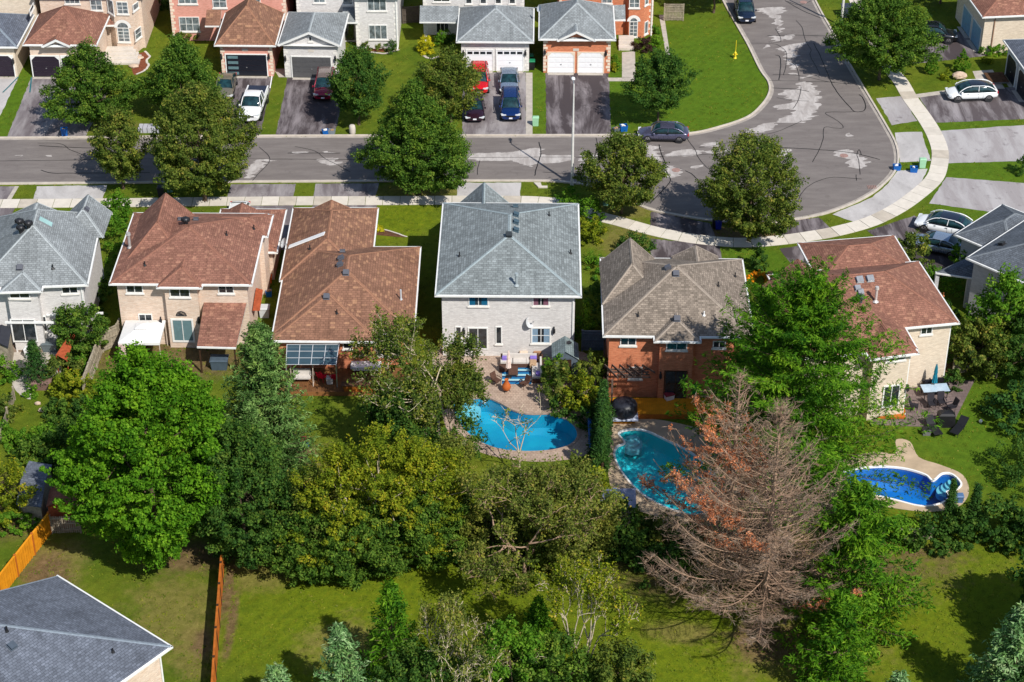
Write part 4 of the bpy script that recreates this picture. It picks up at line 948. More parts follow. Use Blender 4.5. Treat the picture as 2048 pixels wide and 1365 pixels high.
# --- house H: bottom left, slate-blue roof
hH = House('brick house corner with large slate blue hip roof at the bottom left', P(120, 1340)[:2], BR_TAN, SH_SLATE)
_B = P(341, 1293, ZE); _D = P(240, 1365, ZE) - _B; _D.normalize(); _A = _B + _D * 16
WHa, WHb, _ = hH.wing(_A, _B, (95, 1165), ZE, 0.38, rf=0, over=0.45); hH.done()
vent_box(hH, 24, 1294, 0.36, plain('vent_slate2', S(70, 80, 92), .6)); vent_pipe(hH, 226, 1305, hh=.3); vent_pipe(hH, 14, 1264, r=.07)
mb = MB(); WHa.box(mb, WHa.len - 0.16, WHa.len - 0.06, 0.1, 5.4, 0.01, 0.1); mb.build('downpipe', TRIM, hH.root)
# --- sunroom, deck and yard things of the bungalow come in the yards section
GLASSF = glass_dark('curtained_glass', (0.13, 0.155, 0.17), 0.12)
# ---------------------------------------------------------------- far row: fronts with garages
def body(h, uL, uR, vf, depth, ze=5.8, over=0.4, **kw):
    a = P(uL, vf); b = P(uR, vf); A = Vector((a.x - over, a.y - over, ze)); B = Vector((b.x + over, b.y - over, ze))
    return h.wing(A, B, depth + 2 * over, ze, 0.42, over=over, **kw)
def porch(h, A, B, z, depth, mat, rise=0.9):
    """small shed roof over an entry: near edge from photo points A-B at height z, running back to the wall"""
    a = P(*A, z); b = P(*B, z); mb = MB(); c = b + Vector((0, depth, rise)); d = a + Vector((0, depth, rise)); mb.poly([a, b, c, d]); t = UP * -0.14
    o = mb.build('porch_roof', mat, h.root); mb = MB(); mb.poly([d + t, c + t, b + t, a + t]); mb.poly([a + t, b + t, b, a]); mb.poly([b + t, c + t, c, b]); mb.poly([d + t, a + t, a, d])
    mb.fbox(a + t, Vector((1, 0, 0)), Vector((0, -1, 0)), UP, (0, (b - a).length), (0, .1), (0.02, .14)); mb.build('gutter', TRIM, o); return a, b
BLK = plain('black_door', (0.01, 0.012, 0.02), 0.4, 0.4); CHAR = plain('plum_grey_door', S(40, 32, 44), 0.5, 0.3); DGREY = plain('dark_grey_door', S(84, 84, 86), 0.5, 0.3); WDOOR = plain('white_door', (0.82, 0.82, 0.84), 0.4, 0.4, var=0.02); BLUED = plain('pale_blue_door', S(128, 166, 190), 0.4, 0.3)  # door colours; the blue pair is pale blue in itself
# 0
h = House('cream brick house with blue grey garage roof at the top left corner', P(0, 120)[:2], BR_CREAM, SH_SLATE)
ze = zfit(94, 154); W, Wr, _ = h.wing((-85, 93), (33, 94), 7.5, ze, 0.5); MW, MR, _ = body(h, -90, 82, 92, 10); h.done(); h.garage(W, -32, 112, 24, 152, CHAR, cut=0.4); h.lantern(W, 27, 122)
h.window(MR, 60, 5, 66, 30, cols=1)
# 1
h = House('tan brick house with red brown garage roof and octagonal window bay in the far row', P(170, 100)[:2], BR_TAN, SH_BROWN)
ze = zfit(90, 155); W, Wr, _ = h.wing((47, 89), (192, 90), 7.0, ze, kfit((47, 89), (192, 90), ze, (140, 12))); h.wing((85, 92), (140, 92), 3, ze + .03, 0.5, rn=0, walls=False)
MW, MR, _ = body(h, 92, 292, 96, 11); a, b = P(232, 104), P(284, 104); bay = [P(218, 92), P(236, 103), P(276, 104), P(291, 92)]; mb = MB(); mb.prism([(p.x, p.y) for p in bay], 0, 5.5); h.wall.mesh(mb.v, mb.f); h.done()
h.garage(W, 68, 113, 117, 153, CHAR, cut=0.4); h.garage(W, 128, 113, 176, 153, CHAR, cut=0.4); bw = Wall(bay[1], bay[2]); bl = Wall(bay[0], bay[1]); brt = Wall(bay[2], bay[3])
h.window(bw, 237, 56, 258, 84, cols=2, rows=4, arch=True, glass=GLASSF); h.window(bw, 235, 4, 255, 28, cols=2, rows=3, glass=GLASSF); h.window(brt, 271, 52, 281, 82, cols=1, rows=2, glass=GLASSF); h.window(MW, 182, 0, 203, 21, cols=2, rows=2, glass=GLASSF); h.window(MW, 130, -12, 158, 8, cols=3, glass=GLASSF); h.window(bl, 217, 3, 226, 24, cols=1, glass=GLASSF); h.window(brt, 266, 2, 276, 24, cols=1, glass=GLASSF)
porch(h, (190, 51), (228, 50), 2.9, 1.6, SH_BROWN); h.window(Wall(P(196, 92), P(230, 92)), 200, 52, 210, 84, cols=1, sill=False, fr=WOODCEDAR, name='front_door')
mb = MB()
for i in range(4):
    c = P(232, 104 + i * 3); mb2 = MB(); mb2.prism([(c.x - 1.6 + .1 * i, c.y), (c.x + 1.8 + .25 * i, c.y), (c.x + 2.0 + .2 * i, c.y - 1.0 - .3 * i), (c.x - 1.2, c.y - 1.1 - .3 * i)], 0, 0.6 - 0.14 * i); mb2.build('step', CONC, h.root)
# 2
h = House('pink brick house with brown garage roof and black garage door in the far row', P(470, 90)[:2], BR_PINK, SH_BROWN2, quoin=QUOIN)
ze = zfit(90, 152); W, Wr, _ = h.wing((430, 90), (550, 91), 7.5, ze, kfit((430, 90), (550, 91), ze, (488, 10))); MW, MR, _ = body(h, 347, 576, 82, 11); h.done()
h.garage(W, 455, 110, 532, 151, BLK, sideglass=True, fr=WHITE); h.lantern(W, 443, 113); h.lantern(W, 538, 113); h.plate(W, 490, 100, '')
porch(h, (410, 52), (440, 52), 2.9, 1.8, SH_BROWN2); h.window(MW, 360, 34, 398, 63, cols=3, rows=2, glass=GLASSF); h.window(MW, 357, -6, 394, 8, cols=3, glass=GLASSF); h.window(MW, 426, -8, 452, 16, cols=2, rows=2, glass=GLASSF); h.window(MW, 505, -12, 520, 5, cols=1, glass=GLASSF)
# 3
h = House('white brick house with grey gabled garage and single dark grey door in the far row', P(640, 100)[:2], BR_WHITE, SH_GREY, quoin=QUOINW)
ze = zfit(90, 156); W, Wr, _ = h.wing((557, 89), (680, 91), 7.5, ze, 0.45, rn=0); MW, MR, _ = body(h, 598, 718, 84, 11); M2, M2r, _ = body(h, 714, 797, 98, 12.5); h.done()
h.garage(W, 586, 115, 661, 154, DGREY); h.lantern(W, 571, 117); h.lantern(W, 671, 117); h.window(W, 617, 73, 624, 83, cols=1); h.plate(W, 622, 102, '')
h.window(M2, 738, 50, 774, 79, cols=3, glass=GLASSF); h.window(M2, 735, -10, 772, 22, cols=3, glass=GLASSF); h.window(MW, 685, -14, 705, 10, cols=1, glass=GLASSF); h.window(MW, 627, -10, 650, 6, glass=GLASSF); porch(h, (684, 45), (716, 45), 2.9, 1.6, SH_GREY)
h.window(MW, 690, 46, 708, 80, cols=1, sill=False, fr=WOODDARK, name='front_door'); h.downpipe(M2, M2.len - .1, 5.4)
# 4
h = House('white brick house with grey hipped garage roof and paned white doors', P(980, 100)[:2], BR_WHITE, SH_GREY, quoin=QUOINW)
ze = zfit(83, 142); W, Wr, _ = h.wing((914, 83), (1066, 84), 8, ze, kfit((914, 83), (1066, 84), ze, (990, 16))); MW, MR, _ = body(h, 848, 1048, 70, 11); h.done()
h.garage(W, 934, 101, 985, 141, WDOOR, glassrow=True); h.garage(W, 994, 101, 1046, 141, WDOOR, glassrow=True); h.lantern(W, 927, 106); h.lantern(W, 1051, 106)
porch(h, (839, 44), (917, 45), 2.9, 1.9, SH_GREY); h.window(MW, 872, 44, 898, 66, cols=3); h.window(MW, 866, -8, 900, 4); 
for u in (931, 960, 990, 1018): h.window(MW, u, -12, u + 13, 8, cols=1)
mb = MB(); p = P(853, 70); mb.box((p.x, p.y - 1.6, 1.4), (0.3, 0.3, 2.8)); mb.build('porch_column', BR_WHITE, h.root)
# 5
h = House('orange brick corner house with grey garage roof and plain white doors', P(1170, 90)[:2], BR_ORANGE, SH_GREY, quoin=QUOIN)
ze = zfit(78, 146); W, Wr, _ = h.wing((1079, 78), (1230, 79), 8, ze, kfit((1079, 78), (1230, 79), ze, (1152, 5))); h.wing((1116, 80), (1190, 80), 3.4, ze + .03, 0.5, rn=0, walls=False); MW, MR, _ = body(h, 1118, 1304, 70, 11)
bay = [P(1243, 64), P(1256, 76), P(1286, 76), P(1304, 66)]; mb = MB(); mb.prism([(p.x, p.y) for p in bay], 0, 5.6); h.wall.mesh(mb.v, mb.f); h.done(); bw = Wall(bay[1], bay[2]); brt = Wall(bay[2], bay[3]); bl = Wall(bay[0], bay[1])
h.garage(W, 1096, 106, 1148, 145, WDOOR, cut=0.35, fr=QUOIN); h.garage(W, 1156, 106, 1207, 145, WDOOR, cut=0.35, fr=QUOIN); h.lantern(W, 1090, 104); h.lantern(W, 1212, 106); h.plate(W, 1152, 100, '')
h.window(bw, 1258, 43, 1276, 74, cols=2, rows=4, arch=True, glass=GLASSF); h.window(bw, 1258, -10, 1280, 16, cols=2, rows=3, glass=GLASSF); h.window(brt, 1288, 41, 1296, 70, cols=1, glass=GLASSF); h.window(bl, 1236, 40, 1245, 68, cols=1, glass=GLASSF); h.window(MW, 1203, -14, 1225, 7, glass=GLASSF); h.window(bl, 1239, -12, 1248, 12, cols=1, glass=GLASSF); h.window(brt, 1289, -12, 1297, 12, cols=1, glass=GLASSF)
porch(h, (1226, 40), (1251, 39), 2.9, 1.5, SH_GREY); h.downpipe(MW, MW.len - .1, 5.4)
for i in range(3):
    c = P(1252, 84 + 6 * i); mb = MB(); mb.box((c.x, c.y - 0.2, 0.3 - 0.08 * i), (1.5, 0.9, 0.6 - 0.16 * i)); mb.build('step', CONC, h.root)
# 6
h = House('cream brick house with salmon roof and pale blue garage doors', P(2010, 60)[:2], BR_CREAM, SH_BROWN)
ze = zfit(33, 107); W, Wr, WL = h.wing((1966, 34), (2200, 24), 9.5, ze, 0.5); h.done()
h.garage(WL, 0, 0, 1, 1, BLUED, span=(WL.len - 3.2, WL.len - .5, 2.35)); h.garage(WL, 0, 0, 1, 1, BLUED, span=(WL.len - 6.4, WL.len - 3.7, 2.35)); h.downpipe(W, 1.0, ze - .2, plain('brown_pipe', S(140, 110, 90), .6))
# 7
h = House('grey brick house with slate roof and arched dark garage doors at the right edge', P(2090, 150)[:2], BR_GREY, SH_SLATE)
W, Wr, WL = h.wing((2066, 160), (2330, 148), (2010, 80), 3.4, 0.45); h.done(); h.garage(WL, 0, 0, 1, 1, BLK, cut=0.4, span=(WL.at(2029, 207)[0], WL.at(2045, 229)[0], 2.4)); h.garage(WL, 0, 0, 1, 1, BLK, cut=0.4, span=(WL.at(2007, 178)[0], WL.at(2024, 200)[0], 2.4))
# ================================================================ VEHICLES (local frame: +x forward)
def se_ring(x, w, z0, z1, n=20, e=3.2, bulge=0.0):
    """superellipse cross-section"""
    out = []; h = (z1 - z0) / 2; c = (z0 + z1) / 2
    for i in range(n):
        t = 2 * math.pi * i / n; ct, st = math.cos(t), math.sin(t)
        yy = w * math.copysign(abs(ct) ** (2 / e), ct); zz = h * math.copysign(abs(st) ** (2 / e), st)
        out.append((x, yy * (1 - 0.06 * max(0, st)), c + zz))
    return out
KINDS = {
 # L, W, H, hood z, belt z, body stations (x frac, half width factor, z bottom, z top), cabin: (x base rear, x roof rear, x roof front, x base front), tail z
 'sedan': dict(L=4.65, W=1.82, H=1.42, body=[(-.5, .80, .38, .80), (-.48, .92, .30, .93), (-.42, .98, .24, 1.0), (-.3, 1, .2, 1.0), (-.1, 1, .2, .95), (.15, 1, .2, .93), (.25, .99, .2, .92), (.38, .96, .22, .80), (.46, .88, .26, .70), (.5, .72, .34, .58)], cab=(-.42, -.20, .06, .25), r=.33),
 'hatch': dict(L=4.75, W=1.92, H=1.6, body=[(-.5, .80, .42, .95), (-.48, .92, .34, 1.06), (-.42, .98, .28, 1.1), (-.3, 1, .22, 1.06), (-.1, 1, .22, 1.0), (.15, 1, .22, .98), (.27, .99, .22, .95), (.38, .96, .24, .84), (.46, .88, .28, .74), (.5, .72, .36, .6)], cab=(-.47, -.22, .06, .30), r=.36),
 'suv': dict(L=4.65, W=1.88, H=1.72, body=[(-.5, .86, .45, 1.0), (-.485, .95, .36, 1.08), (-.42, 1, .3, 1.1), (-.3, 1, .25, 1.08), (-.1, 1, .25, 1.06), (.15, 1, .25, 1.05), (.25, .99, .25, 1.03), (.38, .97, .27, .96), (.46, .92, .3, .88), (.5, .8, .38, .72)], cab=(-.48, -.42, .08, .26), r=.36),
 'pickup': dict(L=5.85, W=2.02, H=1.90, body=[(-.5, .95, .5, 1.18), (-.49, 1, .45, 1.2), (-.42, 1, .4, 1.2), (-.3, 1, .36, 1.2), (-.1, 1, .36, 1.2), (.15, 1, .36, 1.18), (.25, 1, .36, 1.16), (.38, 1, .38, 1.13), (.47, .97, .4, 1.05), (.5, .88, .46, .9)], cab=(-.13, -.10, .12, .24), r=.41),
}
def car(name, label, cat, pos, heading, kind, col, group=None, roof=None, roofcol=None, metal=0.35, bedcol=None, plate=True):
    K = KINDS[kind]; L, W, H = K['L'], K['W'], K['H']; hw = W / 2
    root = local_thing(name, label, cat, pos, heading, group); pm = paint('paint_%s' % name + label[:8].replace(' ', '_'), col, 0.22, 0.7, metal)
    mb = MB(); rings = [se_ring(x * L, hw * w, z0, z1, 22, 4.2) for x, w, z0, z1 in K['body']]; mb.loft(rings); body = mb.build('body', pm, root)
    zb = max(z1 for _, _, _, z1 in K['body']) - 0.12
    x0, x1, x2, x3 = [c * L for c in K['cab']]
    def cabring(x, z1, wb, wt, n=18):
        out = [];
        for i in range(n):
            t = math.pi * i / (n - 1); ct, st = math.cos(t), math.sin(t); f = st ** 0.5; ww = wb + (wt - wb) * f
            out.append((x, ww * math.copysign(abs(ct) ** 0.42, ct), zb + (z1 - zb) * f))
        return out
    wb, wt = hw * .94, hw * .74
    def KX(x):
        if x <= x1: return .95 * math.sin(max(0, (x - x0) / (x1 - x0)) * math.pi / 2) ** .85
        if x >= x2: return .95 * math.sin(max(0, (x3 - x) / (x3 - x2)) * math.pi / 2) ** .85
        return .95 + .05 * math.sin((x - x1) / (x2 - x1) * math.pi)
    st = [(x, max(.02, KX(x))) for x in [x0 + (x1 - x0) * q for q in (0, .15, .35, .6, .8, 1)] + [x1 + (x2 - x1) * q for q in (.25, .5, .75)] + [x2 + (x3 - x2) * q for q in (0, .2, .4, .65, .85, 1)]]
    mb = MB(); mb.loft([cabring(x, zb + (H - zb) * k, wb * (0.9 if k < .1 else 1), wt) for x, k in st]); mb.build('windows', CARGLASS, root)
    # roof skin
    rm = paint('roof_' + label[:10].replace(' ', '_'), roofcol, 0.12, 0.9, 0.0) if roofcol else pm
    mb = MB(); stx = [(x, KX(x)) for x in [x1 - (x1 - x0) * (.5 if roofcol and kind == 'hatch' else .08), x1, x1 + (x2 - x1) * .33, x1 + (x2 - x1) * .66, x2 + .02]]; rr = []
    for x, k in stx:
        z1 = zb + (H - zb) * k; row = []
        for j in range(9): y = -1 + 2 * j / 8; row.append((x, wt * 0.97 * y, z1 + 0.025 - 0.05 * abs(y) ** 3))
        rr.append(row)
    vs = [p for r_ in rr for p in r_]; mb.mesh(vs, [(k * 9 + j, (k + 1) * 9 + j, (k + 1) * 9 + j + 1, k * 9 + j + 1) for k in range(4) for j in range(8)], smooth=True); mb.build('roof', rm, root)
    # pillars
    for s in (-1, 1):
        mb = MB(); top = lambda x, k: Vector((x, s * wt * 0.99, zb + (H - zb) * k - 0.01)); bot = lambda x: Vector((x, s * wb * 0.99, zb + 0.1))
        def arc(xa, xb, r):
            pp = []
            for q in range(6):
                x = xa + (xb - xa) * q / 5; k_ = KX(x); f = .9; pp.append(Vector((x, s * (wb + (wt - wb) * f * (k_ if k_ < 1 else 1)) * 1.0, zb + (H - zb) * k_ * .93)))
            for a_, b_ in zip(pp, pp[1:]): mb.tube(a_, b_, r, r, 6)
        arc(x3 - .03, x2, .04); arc(x0 + .04, x1, .05)
        xm = (x1 + x2) / 2 - 0.1; mb.tube(bot(xm + .05), top(xm, .99), 0.035, 0.03, 6); mb.tube(top(x1, .95), top(x2, .95), 0.03, 0.03, 6)
        mb.build('pillars', pm, root)
    # wheels
    wx = (-0.31 * L if kind != 'pickup' else -.3 * L, 0.31 * L); r = K['r']
    for x in wx:
        for s in (-1, 1):
            mb = MB(); mb.tube((x, s * (hw - 0.04), r + .02), (x, s * (hw - 0.001), r + .03), r + .07, r + .05, 20); mb.build('wheel_arch', BLACKP, root)
            mb = MB(); mb.tube((x, s * (hw - 0.22), r), (x, s * (hw + 0.012), r), r, r * .97, 20); wh = mb.build('wheel', RUBBER, root)
            mb = MB(); mb.tube((x, s * (hw), r), (x, s * (hw + 0.016), r), r * .68, r * .66, 16)
            mb.build('rim', RIM, wh)
            mb = MB()
            for q in range(5): a = 2 * math.pi * q / 5; mb.tube((x + r * .22 * math.cos(a), s * (hw + .02), r + r * .22 * math.sin(a)), (x + r * .58 * math.cos(a + .4), s * (hw + .02), r + r * .58 * math.sin(a + .4)), .04, .04, 5)
            mb.build('hub_gap', BLACKP, wh)
    zt = K['body'][-2][3]; zr = K['body'][1][3]
    for s in (-1, 1):
        mb = MB(); mb.loft([[(L * .5 - .16 + dx, s * hw * .72 + s * dy * .22 - s * dx * .3, zt - .1 + dz) for dy, dz in ((-1, -.07), (1, -.05), (1, .06), (-1, .05))] for dx in (-.14, .12)], smooth=False); mb.build('headlight', HEADLENS, root)
        mb = MB(); mb.box((-L * .485, s * hw * .72, zr - .16), (.1, .42, .16)); mb.build('taillight', REDLENS, root)
        mb = MB(); mb.loft([se_ring(x, .09 if abs(x - x3 + .25) < .06 else .05, zb - .02, zb + .15, 8, 2.5) for x in (x3 - .33, x3 - .25, x3 - .17)]); mb.v = [(a, b + s * (hw + .09), c) for a, b, c in mb.v]; mb.build('wing_mirror', pm, root)
    mb = MB(); mb.box((L * .497, 0, zt - .2), (.06, hw * 1.05, .14)); mb.box((L * .49, 0, .38), (.06, hw * 1.3, .12)); mb.build('grille', BLACKP, root)
    if plate:
        mb = MB(); mb.box((L * .505, 0, .5), (.03, .32, .14)); mb.build('number_plate', PLATE, root)
        mb = MB(); mb.box((-L * .503, 0, .72), (.03, .32, .14)); mb.build('number_plate', PLATE, root)
    # door shut lines and sills
    mb = MB()
    for s in (-1, 1):
        for x in ((x1 + x2) / 2 - .1, x3 - .25, x0 + (x1 - x0) * .8 if kind == 'sedan' else x1 + .15): mb.box((x, s * (hw - .002), .62), (.015, .01, .66))
        mb.box((0, s * (hw - .02), .27), (L * .5, .05, .1))
        for x in ((x1 + x2) / 2, (x1 + x2) / 2 + .95): mb.box((x, s * (hw + .0), .86), (.18, .03, .03))
    mb.build('door_seams', BLACKP, root)
    if kind == 'pickup':
        mb = MB(); xb0, xb1 = -.49 * L, x0 - .03; mb.box(((xb0 + xb1) / 2, 0, 1.205), (xb1 - xb0, W * .84, .03)); mb.build('tonneau_cover', plain('navy_tonneau', S(40, 48, 66), .7), root)
        mb = MB()
        for s in (-1, 1): mb.box(((xb0 + xb1) / 2, s * hw * .93, 1.2), (xb1 - xb0, .12, .1))
        mb.build('bed_rail', pm, root)
    if kind == 'suv':
        for s in (-1, 1): mb = MB(); mb.tube((x1 + .1, s * wt * .9, H + .04), (x2 - .1, s * wt * .9, H + .03), .025, .025, 6); mb.build('roof_rail', DARKM, root)
    return root
def at2(u, v): p = P(u, v); return (p.x, p.y, 0.008)
DOWN = -math.pi / 2   # nose towards the camera
def gpos(ur, vr, front=True): return at2(ur, vr)
car('parked_car', 'taupe car half hidden by a tree beside the white pickup', 'car', at2(452, 183), DOWN + .02, 'sedan', S(122, 116, 100))
car('pickup_truck', 'white pickup truck with dark covered bed on the pink house driveway', 'pickup truck', at2(508, 222), DOWN - .06, 'pickup', (.78, .79, .8), metal=0.0)
car('parked_car', 'maroon car nosing out beside the tree on the single garage driveway', 'car', at2(650, 184), DOWN, 'suv', S(150, 12, 50), roofcol=S(110, 96, 92))
car('parked_car', 'bright red car mostly hidden behind a tree on the double driveway', 'car', at2(958, 172), DOWN, 'suv', S(226, 24, 30))
car('parked_car', 'silver sedan parked close to the white garage doors behind the blue SUV', 'car', at2(1018, 172), DOWN, 'sedan', S(150, 166, 186), metal=.6)
car('parked_car', 'dark blue SUV in front of the silver sedan on the double driveway', 'suv', at2(1021, 224), DOWN + .01, 'suv', S(14, 50, 110), metal=.5)
car('parked_car', 'dark plum coloured sedan beside the blue SUV on the double driveway', 'car', at2(949, 226), DOWN + .03, 'sedan', S(52, 26, 42), metal=.4)
car('parked_car', 'grey sedan parked along the kerb in front of the corner lawn', 'car', at2(1326, 277), math.pi - .05, 'sedan', S(88, 88, 112), metal=.5)
car('parked_car', 'dark SUV parked at the left kerb of the side street at the top', 'suv', at2(1489, 32), DOWN + .0, 'suv', S(30, 44, 68), metal=.4)
car('parked_car', 'black SUV parked under the large tree facing the pale blue garage doors', 'suv', at2(1866, 80), -.12, 'suv', S(16, 18, 24), metal=.3)
car('parked_car', 'white electric hatchback with dark glass roof on the right hand driveway', 'car', at2(1941, 196), math.pi + .06, 'hatch', (.8, .82, .83), metal=0, roofcol=(.01, .012, .018))
car('parked_car', 'white SUV with black panoramic roof parked beyond the bushes on the right', 'suv', at2(1886, 462), math.pi - .42, 'hatch', (.8, .82, .83), metal=0, roofcol=(.012, .015, .03))
car('parked_car', 'silver sedan tucked behind the bush next to the white SUV', 'car', at2(1872, 500), math.pi - .42, 'sedan', S(188, 188, 192), metal=.5)
car('parked_car', 'white car showing only its roof behind the red brown garage roof', 'car', at2(476, 447), DOWN, 'sedan', (.78, .78, .78), metal=0)
# ================================================================ STREET AND YARD THINGS
def lamp_post(u, v, top_v, label, side=-1, arm=0.9):
    p = P(u, v); hh = hgt(u, v, top_v) - 0.15; o = thing('street_lamp', label, 'street lamp', p)
    mb = MB(); mb.tube(p, p + UP * 0.5, .17, .15, 12); mb.tube(p + UP * .5, p + UP * (hh * .62), .13, .11, 12); mb.tube(p + UP * (hh * .62), p + UP * hh, .085, .06, 10); mb.build('pole', CONC_L, o)
    mb = MB(); d = Vector((0.05 * side, 1, 0)).normalized(); mb.tube(p + UP * hh, p + UP * (hh + .12) + d * .5, .045, .035, 8); mb.build('arm', GALV, o)
    mb = MB(); c = p + UP * (hh + .12) + d * .5; mb.loft([[c + d * a + Vector((math.cos(t) * r, 0, math.sin(t) * r * .45)) for t in [2 * math.pi * i / 10 for i in range(10)]] for a, r in ((0, .09), (.12, .16), (.45, .17), (.6, .06))]); mb.build('lamp_head', WHITE, o)
    return o
CONC_L = plain('lamp_post_concrete', S(206, 204, 200), .8, .2, var=.06)
lamp_post(1144, 370, 165, 'tall pale lamp post on the near kerb between the two round trees')
p = P(1682, 52); o = thing('street_lamp', 'pale lamp post at the top beside the dark utility box', 'street lamp', p); mb = MB(); mb.tube(p, p + UP * .5, .17, .15, 12); mb.tube(p + UP * .5, p + UP * 6, .14, .12, 12); mb.tube(p + UP * 6, p + UP * 9.7, .09, .06, 10); mb.build('pole', CONC_L, o); mb = MB(); mb.tube(p + UP * 9.7, p + UP * 9.9 + Vector((-.6, 0, 0)), .05, .04, 8); mb.build('arm', GALV, o)
# hydrant with marker
p = P(1470, 117); o = thing('fire_hydrant', 'yellow fire hydrant with tall marker rod on the corner lawn', 'fire hydrant', p)
mb = MB(); mb.lathe([(.17, 0), (.17, .06), (.11, .08), (.11, .5), (.14, .52), (.14, .58), (.1, .66), (.03, .74), (.03, .8), (.0, .8)], p, 14); mb.build('barrel', YELLOW, o)
mb = MB(); mb.tube(p + Vector((-.24, 0, .42)), p + Vector((.24, 0, .42)), .06, .06, 8); mb.tube(p + Vector((0, -.22, .38)), p + UP * .38, .08, .08, 8); mb.build('outlet', YELLOW, o)
mb = MB(); mb.tube(p + Vector((0.02, .05, .7)), p + Vector((.03, .05, 1.9)), .035, .03, 6); mb.build('marker_rod', YELLOW, o)
def box_thing(name, label, cat, u, v, sz, mat, rot=0.0, group=None, lid=None, z=0.0):
    p = P(u, v, z); o = local_thing(name, label, cat, (p.x, p.y, z), rot, group); mb = MB(); x, y, h = sz
    mb.loft([[(sx * x / 2 * k, sy * y / 2 * k, zz) for sx, sy in ((-1, -1), (1, -1), (1, 1), (-1, 1))] for k, zz in ((.86, 0), (.95, h * .8), (1, h))], smooth=False); mb.build('body', mat, o)
    mb = MB(); mb.loft([[(sx * x / 2 * k, sy * y / 2 * k, zz) for sx, sy in ((-1, -1), (1, -1), (1, 1), (-1, 1))] for k, zz in ((1.06, h + .001), (1.06, h + .04), (.8, h + .1))], smooth=False); mb.build('lid', lid or mat, o)
    return o
box_thing('utility_pedestal', 'pale green utility pedestal on the narrow grass strip by the grey driveway', 'utility box', 1071, 251, (.6, .45, .8), PALEGREEN)
box_thing('utility_pedestal', 'pale green utility pedestal beside the curved sidewalk and blue bin', 'utility box', 1844, 335, (.6, .45, .8), PALEGREEN)
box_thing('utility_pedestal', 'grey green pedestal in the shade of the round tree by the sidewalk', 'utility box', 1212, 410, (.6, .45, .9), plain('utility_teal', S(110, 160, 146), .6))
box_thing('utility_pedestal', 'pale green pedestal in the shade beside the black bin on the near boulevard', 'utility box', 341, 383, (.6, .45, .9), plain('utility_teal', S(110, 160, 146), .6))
box_thing('transformer_box', 'large dark utility box behind the lamp post at the top', 'utility box', 1697, 32, (1.5, 1.2, 1.1), plain('dark_utility', S(52, 58, 72), .6), .1)
def recycle(label, u, v, rot=0.2, mat=None, sz=(.62, .45, .42)):
    p = P(u, v); o = local_thing('recycling_bin', label, 'recycling bin', (p.x, p.y, 0), rot, None); x, y, h = sz; mb = MB()
    r0 = [(sx * x * .42, sy * y * .42, 0) for sx, sy in ((-1, -1), (1, -1), (1, 1), (-1, 1))]; r1 = [(sx * x * .5, sy * y * .5, h) for sx, sy in ((-1, -1), (1, -1), (1, 1), (-1, 1))]; r2 = [(sx * x * .46, sy * y * .46, h) for sx, sy in ((-1, -1), (1, -1), (1, 1), (-1, 1))]; r3 = [(sx * x * .4, sy * y * .4, .05) for sx, sy in ((-1, -1), (1, -1), (1, 1), (-1, 1))]
    mb.loft([r0, r1, r2, r3], smooth=False); mb.build('tub', mat or BLUEBIN, o); mb = MB(); rr = random.Random(u)
    for i in range(4): mb.box((rr.uniform(-.14, .14), rr.uniform(-.1, .1), h * .8 + rr.uniform(0, .08)), (rr.uniform(.1, .25), rr.uniform(.08, .2), .12), rr.uniform(0, 3))
    mb.build('contents', FABRICW if u % 2 else plain('cardboard', S(170, 140, 104), .9), o); return o
recycle('blue recycling bin at the foot of the far left driveway', 130, 272, .1, sz=(.6, .5, .8)); recycle('blue recycling bin at the end of the single garage driveway', 651, 268, .3); recycle('grey recycling tub beside the blue bin at the single garage driveway end', 664, 268, -.2, plain('grey_tub', S(130, 140, 150), .5))
recycle('blue recycling bin on the kerb right of the empty dark driveway', 1247, 262, .2, sz=(.7, .55, .6)); recycle('dark grey bin lying beside the blue bin right of the empty driveway', 1232, 264, .5, plain('grey_tub2', S(88, 96, 108), .5)); recycle('blue recycling bin on the kerb line at the outside of the bend', 1793, 340, .05, sz=(.7, .5, .5)); recycle('blue recycling bin on the grass beside the green pedestal', 1827, 344, -.1, sz=(.7, .5, .5))
def wheelie(label, u, v, mat, lid, rot=0, h=1.0):
    p = P(u, v); o = local_thing('wheeled_bin', label, 'wheeled bin', (p.x, p.y, 0), rot); mb = MB(); mb.loft([[(sx * .27 * k, sy * .3 * k, z) for sx, sy in ((-1, -1), (1, -1), (1, 1), (-1, 1))] for k, z in ((.8, .06), (1, h * .9))], smooth=False); mb.build('body', mat, o)
    mb = MB(); mb.loft([[(sx * .3 * k, sy * .34 * k, z) for sx, sy in ((-1, -1), (1, -1), (1, 1), (-1, 1))] for k, z in ((1, h * .901), (1, h * .94), (.7, h * 1.02))], smooth=False); mb.build('lid', lid, o)
    for s in (-1, 1): mb = MB(); mb.tube((s * .28, .25, .12), (s * .22, .25, .12), .12, .12, 10); mb.build('wheel', RUBBER, o)
    return o
wheelie('black wheeled bin with green lid between the two double garages', 1064, 139, BLACKP, GREENBIN); wheelie('dark green topped bin just behind the black one between the garages', 1061, 128, BLACKP, GREENBIN)
wheelie('black bin standing in tree shade on the near boulevard at left', 323, 393, BLACKP, DARKM); wheelie('black bin in the deep shade of the large round tree by the bend', 1430, 456, BLACKP, BLACKP); wheelie('bright blue bin in the shade under the large round tree by the bend', 1436, 458, plain('royal_blue', S(20, 40, 150), .5), plain('royal_blue', S(20, 40, 150), .5))
p = P(705, 268); mb = MB(); mb.lathe([(.24, 0), (.3, .1), (.3, .55), (.26, .85), (.2, .9), (0, .9)], p, 12); tag(mb.build('garden_urn', CONC, None), 'squat pale concrete bollard on the grass by the kerb', 'bollard')
